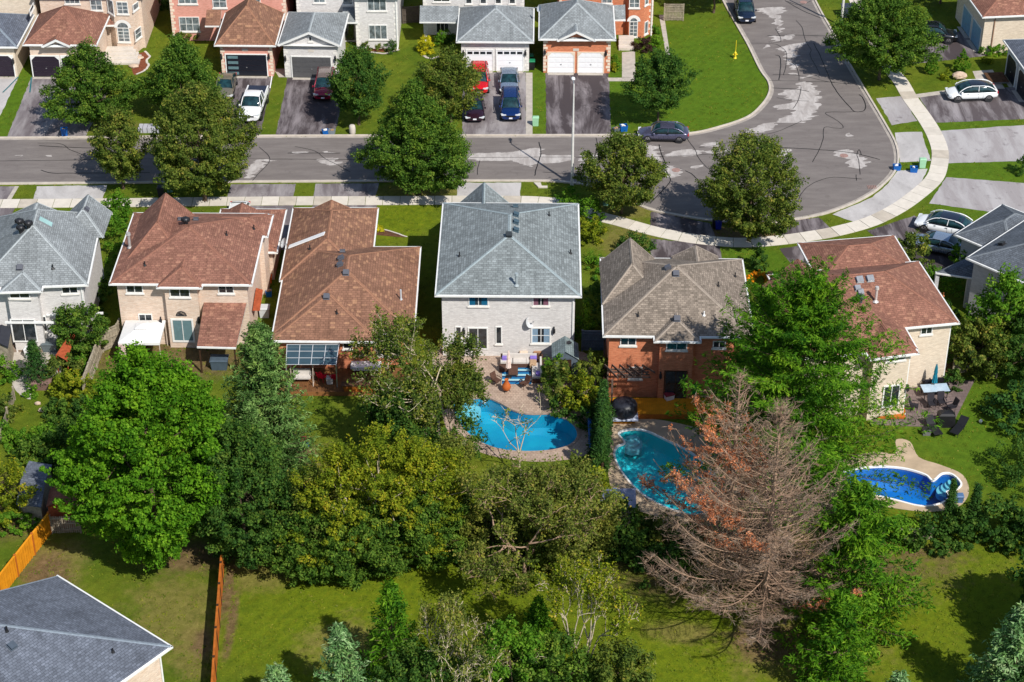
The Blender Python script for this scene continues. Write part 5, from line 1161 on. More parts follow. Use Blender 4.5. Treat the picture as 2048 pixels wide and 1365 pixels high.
mb = MB(); c = P(1079, 373); mb.prism([c + Vector(q) for q in ((-.5, .5, 0), (.1, .5, 0), (.2, -.1, 0), (.7, -.1, 0), (.7, -.35, 0), (-.1, -.35, 0))], 0, .12); tag(mb.build('concrete_slab', CONC, None), 'bent pale concrete slab lying on the near boulevard grass', 'slab')
mb = MB(); c = P(302, 262); 
for i in range(5): mb.box((c.x - .9 + .42 * i, c.y, .25), (.36, .9, .5))
tag(mb.build('bench', plain('pale_plastic', S(176, 176, 184), .6), None), 'pale slatted bench seen between the street trees on the left', 'bench')
# manholes and catch basin
for i, (u, v, lab) in enumerate(((1352, 341, 'rusty round manhole cover in the pale patch near the bend'), (1688, 312, 'rusty round manhole cover towards the right kerb of the bend'), (1607, 5, 'rusty manhole cover at the top of the side street'), (1021, 285, 'dark round valve cover near the far kerb'), (1598, 374, 'small dark valve cover on the lower road'))):
    p = P(u, v); mb = MB(); r = .38 if i < 3 else .12; mb.lathe([(0, .03), (r * .9, .03), (r, .026), (r, .01)], p, 18, smooth=False); tag(mb.build('manhole_cover', plain('rusty_iron', S(150, 120, 112), .8, var=.3, scale=8) if i < 3 else DARKM, None), lab, 'manhole cover')
p = P(1744, 375); mb = MB()
for i in range(6): mb.box((p.x - .35 + .14 * i, p.y, .03), (.07, .6, .03))
tag(mb.build('storm_drain', plain('rusty_iron', S(150, 120, 112), .8), None), 'rusty storm drain grate against the lower right kerb', 'drain')

# ---- fences
def fence(label, pts, h, mat, group=None, bays=2.4, postm=None, board=0.14, gap=0.0, cap=True, world=False, capm=None):
    pts = [Vector(p) for p in pts] if world else [P(*p) for p in pts]; o = thing('fence', label, 'fence', pts[0], group); up = UP; k = 0; rr = random.Random(len(label))
    for a, b in zip(pts, pts[1:]):
        L = (b - a).length; d = (b - a).normalized(); nrm = Vector((d.y, -d.x, 0)); n = max(1, round(L / bays)); seg = L / n
        for i in range(n):
            q = a + d * seg * i; mb = MB()
            if True:
                mb2 = MB(); mb2.fbox(q, d, nrm, up, (-.06, .06), (-.06, .06), (0, h + .08)); mb2.fbox(q, d, nrm, up, (-.08, .08), (-.08, .08), (h + .081, h + .11)); mb2.build('post', postm or mat, o)
            m = int(seg / board); bw = (seg - .12) / m
            for j in range(m):
                x = .06 + bw * j; dz = rr.uniform(-.02, .02); dn = rr.uniform(-.006, .006) + (.012 if j % 2 else -.012); mb.fbox(q, d, nrm, up, (x + .004, x + bw - .004 - gap), (-.011 + dn, .011 + dn), (.05 + dz, h - .04 + dz))
            for z in (.3, h * .55, h - .25): mb.fbox(q, d, nrm, up, (.06, seg - .06), (.026, .066), (z, z + .09))
            if cap: mb.fbox(q, d, nrm, up, (.0, seg), (-.07, .07), (h + .0, h + .035))
            mb.build('panel', mat, o)
    q = pts[-1]; mb2 = MB(); mb2.box((q.x, q.y, (h + .08) / 2), (.12, .12, h + .08)); mb2.build('post', postm or mat, o); return o
fence('bright new cedar board fence running diagonally at the lower left', [(103, 1068), (2, 1198), (-60, 1280)], 1.75, WOODORANGE, postm=WOODCEDAR)
fence('old grey picket fence joining the top of the bright cedar fence', [(104, 1068), (162, 1066)], 1.5, WOODGREY, gap=.03, cap=False)
fence('long narrow orange brown fence running straight down to the bottom edge', [(449, 1128), (436, 1300), (428, 1420)], 1.8, WOODCEDAR, postm=WOODDARK)
fence('weathered grey fence zigzagging between the first two back yards', [(170, 800), (206, 705), (238, 690), (243, 678)], 1.8, WOODGREY)
fence('shaded wooden fence behind the right hand lawn', [(1905, 748), (1950, 745), (1992, 756)], 1.8, WOODGREY, gap=.02)
fence('dark grey side fence between white brick and orange brick houses', [(1164, 702), (1212, 702)], 1.8, plain('slate_wood', S(88, 100, 112), .9, var=.25, scale=5))
fence('short weathered gate panel by the corner house path', [(1328, 42), (1366, 42)], 1.8, WOODGREY, gap=.03)
fence('dark side fence between two far row houses above the lawn', [(806, 48), (838, 46)], 1.8, plain('dark_fence_wood', S(84, 76, 68), .9, var=.25, scale=5))  # dark wood colour used for this fence alone
fence('brown side fence between pink and white houses at the top', [(561, 26), (602, 24)], 1.6, WOODDARK)
fence('overgrown brown fence piece below the dark blue pool', [(1800, 1085), (1862, 1080)], 1.0, WOODGREY, gap=.02)
fence('thin grey fence along the left garden lawn', [(30, 800), (4, 885)], 1.1, WOODGREY, gap=.05, cap=False)
fence('dark fence line under the trees along the rear lot line', [(449, 1120), (560, 1108), (700, 1100), (900, 1088), (1180, 1060), (1260, 1050)], 1.6, WOODDARK)
fence('side fence between bungalow and pool yard', [(868, 760), (880, 900), (890, 1060)], 1.7, WOODGREY)
fence('fence between pool yard and orange brick house', [(1208, 720), (1206, 930), (1200, 1050)], 1.7, WOODDARK)

# ---- gazebo on yard B
def gazebo():
    q = [P(236, 686, 2.3), P(319, 686, 2.3), P(331, 641, 2.3), P(251, 641, 2.3)]; o = thing('gazebo', 'white fabric gazebo canopy with vented top behind the tan brick house', 'gazebo', (sum(q, Vector()) / 4)[:2] + (0,)); c = sum(q, Vector()) / 4; mb = MB(); top = [c + (p - c) * .27 + UP * .42 for p in q]
    for i in range(4): j = (i + 1) % 4; mb.poly([q[i], q[j], top[j], top[i]]); mb.poly([q[i] - UP * .22, q[j] - UP * .22, q[j], q[i]])
    mb.poly(top); mb.build('canopy', FABRICW, o)
    mb = MB(); t2 = [c + (p - c) * .3 + UP * .5 for p in q]; t3 = c + UP * .68
    for i in range(4): mb.poly([t2[i], t2[(i + 1) % 4], t3])
    mb.build('vent_top', FABRICW, o)
    for p in q: mb = MB(); p2 = c + (p - c) * .97; mb.tube((p2.x, p2.y, 0), (p2.x, p2.y, 2.2), .04, .04, 6); mb.build('leg', plain('cream_metal', S(196, 180, 166), .5), o)
    mb = MB(); a = q[0]
    for i in range(8): mb.tube((a.x + .04 + .07 * i, a.y + .02 * (i % 2), .2), (a.x + .04 + .06 * i, a.y + .02 * (i % 2), 2.15), .045, .04, 6)
    mb.build('curtain', plain('pinkish_net', S(206, 180, 174), .9), o); return o
gazebo()
box_thing('patio_table', 'brown slatted table and bench beneath the white gazebo', 'table', 275, 716, (1.6, .9, .72), WOODDARK)
box_thing('hot_tub', 'dark grey covered box below the lean to roof', 'storage box', 440, 735, (1.3, 1.0, .8), plain('slate_plastic', S(70, 84, 96), .6))

# ---- bungalow yard: deck, glass patio roof, furniture
p0, p1 = P(598, 792), P(740, 790); yb = WN.o.y
dk = thing('deck', 'low brown stained deck behind the bungalow with lighter front edge', 'deck', ((p0.x + p1.x) / 2, (p0.y + yb) / 2, 0)); mb = MB(); rr = random.Random(3); x = p0.x - 1.6
while x < p1.x + 3.3: mb.box((x, (p0.y + yb) / 2, .33 + rr.uniform(-.004, .004)), (.135, yb - p0.y, .03)); x += .145
mb.build('deck_boards', DECKMAT, dk, kind='stuff')
mb = MB(); mb.box(((p0.x + p1.x) / 2 + .85, p0.y - .03, .2), (p1.x - p0.x + 4.9, .05, .34)); mb.build('fascia_board', plain('brown_fascia', S(136, 92, 54), .85, .15), dk)
gq = [P(574, 690, 2.75), P(678, 690, 2.75), P(672, 730, 2.35), P(572, 730, 2.35)]
gr = thing('patio_cover', 'dark glass panelled patio roof on the back wall of the bungalow', 'patio cover', ((gq[0] + gq[2]) / 2)[:2] + (0,)); PANEM = plain('smoked_polycarbonate', S(56, 76, 86), .12, .6, var=.12, scale=1.5)
for i in range(4):
    for j in range(3):
        f = lambda a, b: gq[0].lerp(gq[1], a).lerp(gq[3].lerp(gq[2], a), b); e = .008; mb = MB(); c4 = [f(i / 4 + e, (j + 1) / 3 - e), f((i + 1) / 4 - e, (j + 1) / 3 - e), f((i + 1) / 4 - e, j / 3 + e), f(i / 4 + e, j / 3 + e)]
        mb.poly(c4); mb.poly([p - UP * .02 for p in c4[::-1]]); mb.build('pane', PANEM, gr)
mb = MB()
for i in range(5): mb.tube(gq[0].lerp(gq[1], i / 4) + UP * .03, gq[3].lerp(gq[2], i / 4) + UP * .03, .035, .035, 4)
for j in range(4): mb.tube(gq[0].lerp(gq[3], j / 3) + UP * .02, gq[1].lerp(gq[2], j / 3) + UP * .02, .025, .025, 4)
mb.build('rafters', GALVL, gr)
for s in (2, 3): q_ = gq[s]; mb = MB(); mb.box((q_.x, q_.y, 1.17), (.09, .09, 2.3)); mb.build('post', GALV, gr)
def chair(label, u, v, rot, mat, z=0.0, arms=True, s=1.0, lounge=False, name='patio_chair', group=None):
    p = P(u, v, z); o = local_thing(name, label, 'chair', (p.x, p.y, z), rot, group); mb = MB(); mb.box((0, 0, .42 * s), (.52, .52, .06)); mb.build('seat', mat, o)
    mb = MB(); vs = MB(); mb.fbox(Vector((0, .26, .42 * s)), Vector((1, 0, 0)), Vector((0, .94, -.34)).normalized(), Vector((0, .34, .94)).normalized(), (-.26, .26), (-.03, .03), (0, .55 * s)); mb.build('backrest', mat, o)
    for sx in (-1, 1):
        for sy in (-1, 1): mb = MB(); mb.tube((sx * .23, sy * .22, 0), (sx * .22, sy * .2, .42 * s), .02, .02, 5); mb.build('leg', mat, o)
        if arms: mb = MB(); mb.box((sx * .28, 0, .62 * s), (.06, .5, .03)); mb.tube((sx * .28, -.22, .42), (sx * .28, -.22, .62), .02, .02, 5); mb.build('armrest', mat, o)
    return o
chair('red folding chair on the dark part of the bungalow deck', 645, 762, 2.6, FABRICR, .35); chair('second red folding chair with grey seat next to the deck steps', 668, 764, 3.4, FABRICR, .35); box_thing('side_table', 'small beige stool between the red deck chairs', 'stool', 660, 766, (.5, .5, .45), FABRICG, z=.35)
pt = P(733, 745, .35); o = thing('patio_table', 'long table under a white tablecloth against the bungalow wall', 'table', pt); mb = MB(); mb.prism([(pt.x + a, pt.y + b) for a, b in ((-1.15, -.2), (-.95, -.42), (.95, -.42), (1.1, -.3), (1.1, .4), (-1.1, .4))], 1.06, 1.1); mb.prism([(pt.x + a, pt.y + b) for a, b in ((-1.17, -.2), (-.97, -.44), (.97, -.44), (1.12, -.3), (1.12, .42), (-1.12, .42))], .8, 1.058); mb.build('tablecloth', FABRICW, o)
for sx in (-.9, .9): mb = MB(); mb.box((pt.x + sx, pt.y, .58), (.06, .5, .45)); mb.build('leg', GALV, o)
chair('tall orange wooden chair against the bungalow wall by the small window', 694, 732, 0, WOODORANGE, .35, s=1.3)
# wooden play slide frame / swing seat
o = thing('swing_seat', 'grey cushioned swing seat in a pale triangular frame on the deck', 'swing seat', P(605, 765)); c = P(605, 765, .35); mb = MB()
for sx in (-.8, .85):
    for sy in (-.55, .55): mb.tube(c + Vector((sx, sy, 0)), c + Vector((sx, 0, 1.9)), .03, .03, 5)
    mb.tube(c + Vector((sx, -.55, .02)), c + Vector((sx, .55, .02)), .03, .03, 5)
mb.tube(c + Vector((-.8, 0, 1.9)), c + Vector((.85, 0, 1.9)), .03, .03, 5); mb.build('frame', plain('cream_metal', S(196, 180, 166), .5), o)
mb = MB(); mb.box(c + Vector((0, 0, .5)), (1.3, .5, .14)); mb.box(c + Vector((0, .25, .8)), (1.3, .12, .5)); mb.build('cushion', FABRICG, o)
box_thing('planter_box', 'long brown wooden planter box with dark soil on the deck', 'planter', 720, 780, (2.6, .6, .5), WOODCEDAR, lid=SOIL, z=.35)
box_thing('toy_box', 'small blue and red play table on the bungalow lawn', 'play table', 609, 890, (.8, .6, .5), plain('toy_blue', S(60, 110, 150), .6), lid=plain('toy_red', S(130, 40, 50), .7))
# ---- house D patio
c = P(1022, 705); o = thing('barbecue', 'black gas barbecue with side shelf by the white brick wall', 'barbecue', c); mb = MB(); mb.box(c + Vector((0, 0, .45)), (.8, .5, .85)); mb.build('cabinet', BLACKP, o); mb = MB(); mb.loft([[c + Vector((x, math.cos(t) * .28, .88 + math.sin(t) * .3)) for t in [math.pi * i / 8 for i in range(9)]] for x in (-.4, .4)]); mb.build('hood', plain('grill_hood', S(50, 62, 70), .35, .5, .4), o); mb = MB(); mb.box(c + Vector((.58, 0, .86)), (.36, .42, .04)); mb.box(c + Vector((-.55, 0, .86)), (.3, .42, .04)); mb.build('side_shelf', DARKM, o)
for i in range(4): mb = MB(); mb.tube(c + Vector((-.27 + .18 * i, -.26, .78)), c + Vector((-.27 + .18 * i, -.3, .78)), .035, .035, 8); mb.build('knob', GALV, o)
def sofa(label, parts, u, v, cushions):
    c = P(u, v); o = thing('patio_sofa', label, 'sofa', c); mb = MB()
    for (x, y, w, d, h) in parts: mb.box(c + Vector((x, y, h / 2)), (w, d, h))
    mb.build('base', WICKER, o)
    for (x, y, w, d, z, hh, m) in cushions: mb = MB(); mb.box(c + Vector((x, y, z)), (w, d, hh)); mb.build('cushion', m, o)
    return o
sofa('L shaped brown wicker sofa with pale cushions around the striped rug', [(-.1, .75, 2.9, .8, .34), (1.2, -.6, .75, 2.2, .34), (-.1, 1.2, 2.9, .12, .75), (1.62, -.2, .12, 2.9, .7), (-1.3, .1, .7, .6, .34)], 1042, 742,
     [(-1.1, .78, .9, .7, .42, .14, FABRICG), (-.1, .78, .98, .7, .42, .14, FABRICG), (.75, .78, .68, .7, .42, .14, FABRICG), (1.18, -.1, .68, .95, .42, .14, FABRICG), (1.18, -1.1, .68, .95, .42, .14, FABRICG), (-.1, 1.08, 2.6, .14, .66, .34, FABRICG), (1.5, -.4, .14, 2.3, .64, .34, FABRICG), (-1.25, .85, .35, .3, .58, .26, FABRICP), (.95, .85, .5, .35, .58, .26, FABRICP), (1.3, -1.2, .35, .4, .56, .24, FABRICP)])
c = P(1036, 745); o = thing('patio_rug', 'blue and white striped rug under the wicker furniture', 'rug', c)
for i in range(14): mb = MB(); mb.box((c.x - .1, c.y - 1.5 + .22 * i, .03), (2.2, .215, .015)); mb.build('stripe', plain('rug_blue', S(20, 110, 160), .9) if i % 3 == 0 else (plain('rug_navy', S(24, 60, 100), .9) if i % 3 == 1 else plain('rug_pale', S(160, 196, 200), .9)), o)
c = P(1026, 748); o = thing('coffee_table', 'low brown wicker coffee table in the middle of the sofa group', 'table', c); mb = MB(); mb.box(c + Vector((0, 0, .3)), (.75, 1.1, .08)); mb.build('table_top', WICKER, o)
for sx in (-.3, .3):
    for sy in (-.45, .45): mb = MB(); mb.box(c + Vector((sx, sy, .14)), (.07, .07, .26)); mb.build('leg', WICKER, o)
def closed_umbrella(label, u, v, hh, mat, accent=None):
    c = P(u, v); o = thing('patio_umbrella', label, 'umbrella', c); mb = MB(); mb.lathe([(.25, 0), (.25, .08), (.03, .1)], c, 12); mb.build('base', DARKM, o); mb = MB(); mb.tube(c, c + UP * hh, .025, .025, 6); mb.build('pole', DARKM, o)
    mb = MB(); n = 16; rings = []
    for k, (z, r) in enumerate(((.95, .22), (1.1, .2), (1.5, .17), (1.75, .12), (1.8, .15), (hh - .3, .1), (hh, .03))): rings.append([c + Vector((math.cos(2 * math.pi * i / n) * r * (1 if i % 2 else .72), math.sin(2 * math.pi * i / n) * r * (1 if i % 2 else .72), z)) for i in range(n)])
    mb.loft(rings, smooth=False); mb.build('canopy', mat, o); return o
closed_umbrella('folded cream patio umbrella standing among the wicker sofas', 1017, 756, 2.5, plain('cream_canvas', S(226, 206, 196), .9)); 
chair('brown mesh chair left of the clay chimney facing the pool', 993, 770, .8, WICKER); chair('brown mesh chair right of the clay chimney at the pool edge', 1048, 776, -.9, WICKER)
c = P(1013, 784); o = thing('chiminea', 'terracotta pot bellied chiminea between two brown patio chairs', 'chiminea', c); mb = MB(); mb.lathe([(.12, .15), (.27, .25), (.34, .45), (.3, .65), (.17, .85), (.12, 1.05), (.17, 1.12), (.13, 1.12), (.08, 1.0)], c, 18); mb.build('pot', TERRA, o); mb = MB()
for i in range(3): a = 2 * math.pi * i / 3; mb.tube(c + Vector((math.cos(a) * .28, math.sin(a) * .28, 0)), c + Vector((math.cos(a) * .18, math.sin(a) * .18, .3)), .02, .02, 5)
mb.build('stand', DARKM, o)
box_thing('storage_bin', 'small cream bin beside the barbecue on the patio', 'bin', 1047, 716, (.6, .4, .45), plain('cream_plastic', S(210, 190, 170), .6)); box_thing('side_table', 'brown wicker side table right of the pale sofa', 'side table', 1066, 735, (.5, 1.0, .5), plain('light_wicker', S(170, 140, 110), .8)); box_thing('planter_box', 'tan planter against the white brick wall by the dish pole', 'planter', 1075, 712, (.6, .4, .4), plain('tan_plastic', S(160, 120, 90), .7))
# dish on a tall pole
c = P(1053, 712); o = dish(hD, 0, 0, p=c, pole=3.05, rad=.46, label='grey satellite dish on a tall thin pole in front of the white brick wall', toward=(.75, -.5, .4))
_p, _n = roof_hit(hC, 574, 500)
if _p is not None:
    dish(hC, 0, 0, p=_p, pole=.55, rad=.42, label='grey satellite dish on the left edge of the bungalow roof', toward=(-.8, -.3, .5))
    a, _ = roof_hit(hC, 579, 496); b, _ = roof_hit(hC, 650, 469)
    if a is not None and b is not None:
        d = (b - a).normalized(); s_ = d.cross(UP).normalized(); mb = MB(); mb.fbox(a, d, s_, s_.cross(d), (0, (b - a).length), (-.25, .25), (.06, .13)); tag(mb.build('eavestrough_offcut', WHITE, None), 'long white strip of trim lying across the bungalow roof', 'trim strip')
pp = P(1092, 30, 3.6); dish(None, 0, 0, p=P(1083, 28, 4.2), pole=.5, rad=.35, label='grey satellite dish at the left edge of the corner garage roof', toward=(-.8, -.4, .4))
# garden shed beside house D
c0 = [P(1103, 690, 2.0), P(1147, 682, 2.0), P(1160, 712, 2.0), P(1109, 718, 2.0)]
o = thing('garden_shed', 'small grey green shingled shed against the white brick house', 'shed', (sum(c0, Vector()) / 4)[:2] + (0,)); a, b = P(1104, 720, 1.9), P(1158, 720, 1.9); w = (b - a).length; rid = [(a + b) / 2 + Vector((0, 0, .7)), (a + b) / 2 + Vector((0, 2.2, .7))]; mb = MB(); A2, B2 = a + Vector((0, 2.2, 0)), b + Vector((0, 2.2, 0))
mb.poly([A2, a, rid[0], rid[1]]); mb.poly([b, B2, rid[1], rid[0]]); mb.build('roof', shingle_mat('green_grey_shingles', S(126, 140, 142), bw=.3, bh=.2), o)
mb = MB(); i_ = .1
mb.prism([(a.x + i_, a.y + i_), (b.x - i_, b.y + i_), (B2.x - i_, B2.y - i_), (A2.x + i_, A2.y - i_)], 0, 1.92); mb.poly([a + Vector((i_, i_, 0)), b + Vector((-i_, i_, 0)), rid[0] + Vector((0, i_, -.05))]); mb.build('wall', plain('slate_wood', S(88, 100, 112), .9), o)
mb = MB(); cc = (a + b) / 2; mb.box((cc.x, a.y + .08, .95), (.9, .05, 1.8)); mb.build('door', WOODDARK, o)
vv = MB(); vv.box(rid[0].lerp(b, .3) + Vector((-.1, 1.4, .1)), (.5, .3, .1), .6); vv.build('roof_vent', DARKM, o)
# pergola on house E
o = thing('pergola', 'dark stained open pergola reaching out from the orange brick wall', 'pergola', P(1222, 800)); zP = 2.7; a = P(1216, 752, zP); yw = WE.o.y - .03; PG = plain('grey_brown_wood', S(96, 80, 72), .85, .15, var=.3, scale=5)
rr = [(1222, 768), (1222, 776), (1228, 784)]
for i in range(6):
    u0 = 1222 + 12 * i; q0 = Vector((a.x + .55 * i - .2, yw, zP + .12)); q1 = q0 + Vector((.95, -1.9 + .12 * i, 0)) if False else q0 + Vector((0.9, -1.7 + .14 * i, 0)); d = (q1 - q0).normalized(); s_ = Vector((-d.y, d.x, 0)); mb = MB(); mb.fbox(q0, d, s_, UP, (0, (q1 - q0).length), (-.03, .03), (0, .16)); mb.build('rafter', PG, o)
for j in range(4): mb = MB(); x0 = a.x + .15 + .28 * j; mb.box((x0 + 1.35 - .1 * j, yw - .35 - .34 * j, zP + .05), (3.0 - .3 * j, .07, .12)); mb.build('beam', PG, o)
for (dx, dy) in ((.3, -1.6), (.05, -.1)): mb = MB(); mb.box((a.x + dx, yw + dy, zP / 2), (.13, .13, zP)); mb.build('post', PG, o)
# covered hot tub and deck of house E
dq = [(1216, 800), (1216, 842), (1270, 843), (1290, 835), (1400, 845), (1440, 830), (1440, 780)]
o = thing('deck', 'yellow stained deck with steps behind the orange brick house', 'deck', P(1320, 815)); pts = [P(u, v) for u, v in dq]; pts = [(p.x, min(p.y, WE.o.y)) for p in pts] + [(P(1440, 800).x, WE.o.y), (P(1216, 800).x, WE.o.y)]; pts = [(P(1216, 838).x, P(1216, 838).y), (P(1400, 842).x, P(1400, 842).y), (P(1440, 820).x, P(1440, 820).y), (P(1440, 820).x, WE.o.y), (P(1216, 820).x, WE.o.y)]
mb = MB(); x = P(1216, 838).x; xe = P(1440, 820).x; y0 = P(1216, 838).y; y1 = min(WE.o.y, we2.o.y) - .02
while x < xe: mb.box((x + .07, (y0 + y1) / 2, .42 + rng.uniform(-.004, .004)), (.132, y1 - y0, .03)); x += .14
mb.build('deck_boards', DECKYEL, o, kind='stuff'); mb = MB(); mb.box(((P(1216, 838).x + xe) / 2, y0 - .03, .2), (xe - P(1216, 838).x, .04, .4)); mb.build('fascia_board', WOODCEDAR, o)
for i in range(2): mb = MB(); c = P(1243, 846 + 8 * i); mb.box((c.x, y0 - .25 - .32 * i, .27 - .14 * i), (2.0, .3, .05)); mb.build('step', DECKYEL, o)
c = P(1248, 826, .45); o = thing('hot_tub', 'round hot tub under a crumpled black cover on a white base', 'hot tub', (c.x, c.y, .45)); mb = MB(); r2 = random.Random(5); rings = []
for z, r in ((0, .92), (.25, .97), (.6, .96), (.85, .88), (1.0, .7), (1.08, .35), (1.1, .02)): rings.append([c + Vector((math.cos(2 * math.pi * i / 28) * r * (1 + r2.uniform(-.05, .05)), math.sin(2 * math.pi * i / 28) * r * (1 + r2.uniform(-.05, .05)), z + r2.uniform(-.03, .03) + .02)) for i in range(28)])
mb.loft(rings, smooth=True); mb.build('cover', plain('black_tarp', S(34, 36, 44), .45, .4, var=.4, scale=4), o); mb = MB(); mb.box(c + Vector((0, -.05, -.0)), (2.0, 2.0, .06)); mb.build('base', plain('pale_blue_panel', S(190, 196, 214), .7), o)
box_thing('planter_pot', 'green garbage bag by the back wall of the orange brick house', 'bag', 1391, 785, (.6, .6, .7), plain('bag_green', S(10, 150, 60), .4), z=.45); box_thing('toy_box', 'heap of red and white toys on the yellow deck', 'toys', 1338, 798, (.7, .5, .4), plain('toy_white', S(220, 210, 216), .7), .4, lid=plain('toy_red', S(180, 50, 70), .7), z=.45)
# pool slide / pole between D and E
c = P(1180, 880); o = thing('pool_slide', 'blue pool slide standing against the cedar hedge', 'pool slide', c); mb = MB(); mb.loft([[c + Vector((x + s * .17, y, z + (0 if abs(s) < 1 else .14))) for s in (-1, -.6, .6, 1)] for x, y, z in ((0, 1.6, 1.3), (0, .6, 1.0), (.02, -.4, .6), (0, -1.2, .3), (0, -1.5, .25))], caps=False); mb.build('chute', plain('slide_blue', S(14, 80, 150), .3), o); mb = MB()
for s in (-.2, .2): mb.tube(c + Vector((s, 1.7, 0)), c + Vector((s, 1.6, 1.5)), .03, .03, 6)
for z in (.3, .6, .9, 1.2): mb.tube(c + Vector((-.2, 1.68, z)), c + Vector((.2, 1.68, z)), .02, .02, 5)
mb.build('ladder', GALV, o)
c = P(969, 803); mb = MB(); mb.lathe([(0, 0), (.12, .03), (.16, .12), (.1, .22), (0, .25)], c + UP * -.14, 12); tag(mb.build('pool_float', WHITE, None), 'small white chlorine float near the pool steps', 'pool float')
# pump shed panels by the turquoise pool
c = P(1233, 1010); o = thing('garden_shed', 'low flat topped shed with blue grey metal roof beside the turquoise pool', 'shed', c); a, b, d_, e_ = P(1196, 1018, 1.9), P(1273, 1018, 1.9), P(1271, 978, 1.9), P(1206, 980, 1.9); mb = MB(); mb.prism([a, b, d_, e_], 1.85, 1.95); mb.build('roof', plain('blue_grey_metal', S(140, 144, 166), .5, .4, .2, var=.25, scale=1.5), o); cc = (a + b + d_ + e_) / 4; mb = MB(); mb.prism([cc + (p - cc) * .93 for p in (a, b, d_, e_)], 0, 1.85); mb.build('wall', CONC, o)
mb = MB(); q = (e_ * .72 + d_ * .28); q2 = (a * .55 + b * .45); mb.prism([e_.lerp(d_, .3), e_.lerp(d_, .42), a.lerp(b, .55), a.lerp(b, .43)], 1.952, 2.02); mb.build('roof_strip', plain('pale_blue_strip', S(160, 196, 214), .5), o)
# sheds lower left
def shed(label, q, ze, rise, rm, wm, axis=0, depth=None):
    q = [P(u, v, ze) for u, v in q]; o = thing('garden_shed', label, 'shed', (sum(q, Vector()) / 4)[:2] + (0,)); a, b, c, d = q
    if axis == 0: r0, r1 = (a + b) / 2 + UP * rise, (d + c) / 2 + UP * rise; F_ = [[b, c, r1, r0], [d, a, r0, r1]]; G = [[a, b, r0], [c, d, r1]]
    else: r0, r1 = (a + d) / 2 + UP * rise, (b + c) / 2 + UP * rise; F_ = [[a, b, r1, r0], [c, d, r0, r1]]; G = [[b, c, r1], [d, a, r0]]
    mb = MB(); [mb.poly(f) for f in F_]; [mb.poly([p - UP * .08 for p in f[::-1]]) for f in F_]; mb.build('roof', rm, o); cc = (a + b + c + d) / 4; mb = MB(); mb.prism([cc + (p - cc) * .9 for p in q], 0, ze - .05)
    for g in G: g = [cc + (p - cc) * .9 for p in g]; mb.poly(g)
    mb.build('wall', wm, o); return o
shed('garden shed with slate blue shingle roof at the left edge of the yards', [(32, 1008), (82, 1014), (104, 930), (58, 922)], 2.0, .5, SH_SLATE, WOODGREY, axis=1)
shed('small rustic red wooden shed behind the old picket fence', [(92, 1014), (150, 1014), (156, 980), (100, 978)], 1.9, .5, plain('mossy_red_roof', S(130, 80, 60), .9, var=.35, scale=3), WOODRED)
shed('black topped garden structure at the left edge beside the white brick house', [(-20, 690), (16, 695), (22, 658), (-12, 654)], 2.2, .3, plain('black_felt', S(48, 50, 58), .9), WOODGREY)
o = thing('garden_shelter', 'rusty orange wooden shelter overgrown with climbers behind house A', 'shelter', P(127, 720)); q = [P(112, 710, 1.9), P(134, 722, 1.5), P(150, 672, 1.9), P(143, 662, 2.2)]; mb = MB(); mb.poly(q); mb.poly(q[::-1]); mb.build('roof', WOODRED, o); mb = MB()
for p in q: mb.tube((p.x, p.y, 0), p, .05, .05, 5)
mb.build('post', WOODRED, o)
box_thing('garden_bench', 'brown garden table by the conical evergreen on the left patio', 'table', 85, 775, (1.4, 1.0, .6), plain('brown_tabletop', S(122, 96, 88), .8)); box_thing('garden_cabinet', 'white cabinet on the left patio', 'cabinet', 60, 715, (.7, .5, .8), WHITE); box_thing('patio_table', 'dark glass patio table on the left patio', 'table', 102, 700, (1.2, .9, .7), plain('grey_glass_top', S(90, 100, 104), .2)); box_thing('storage_bin', 'blue storage bin against the white wall', 'bin', 110, 684, (.9, .4, .5), plain('blue_store', S(20, 60, 140), .5)); 
for i in range(2): mb = MB(); c = P(50, 694 + 6 * i); mb.box((c.x, c.y, .22 - .1 * i), (2.4 + .5 * i, .7, .4 - .2 * i)); tag(mb.build('patio_step', plain('step_stone', S(140, 124, 110), .9), None), ('upper' if i == 0 else 'lower') + ' stone step in front of the left sliding door', 'step')
# AC unit and bins beside house B
box_thing('air_conditioner', 'white and grey air conditioner beside the tan brick house', 'air conditioner', 530, 632, (.8, .8, .8), GALVL); recycle('orange tub with tools beside the tan brick house', 537, 565, .1, ORANGEP, (.6, .5, .6)); recycle('blue tub in the side passage by the tan brick house', 538, 592, .1, None, (.5, .5, .5))
sh = [P(505, 622, 2.4), P(520, 622, 2.4), P(526, 580, 2.9), P(512, 576, 2.9)]; mb = MB(); mb.poly(sh); mb.poly(sh[::-1]); tag(mb.build('side_awning', WOODRED, None), 'small brown awning on the side wall of the tan brick house', 'awning')
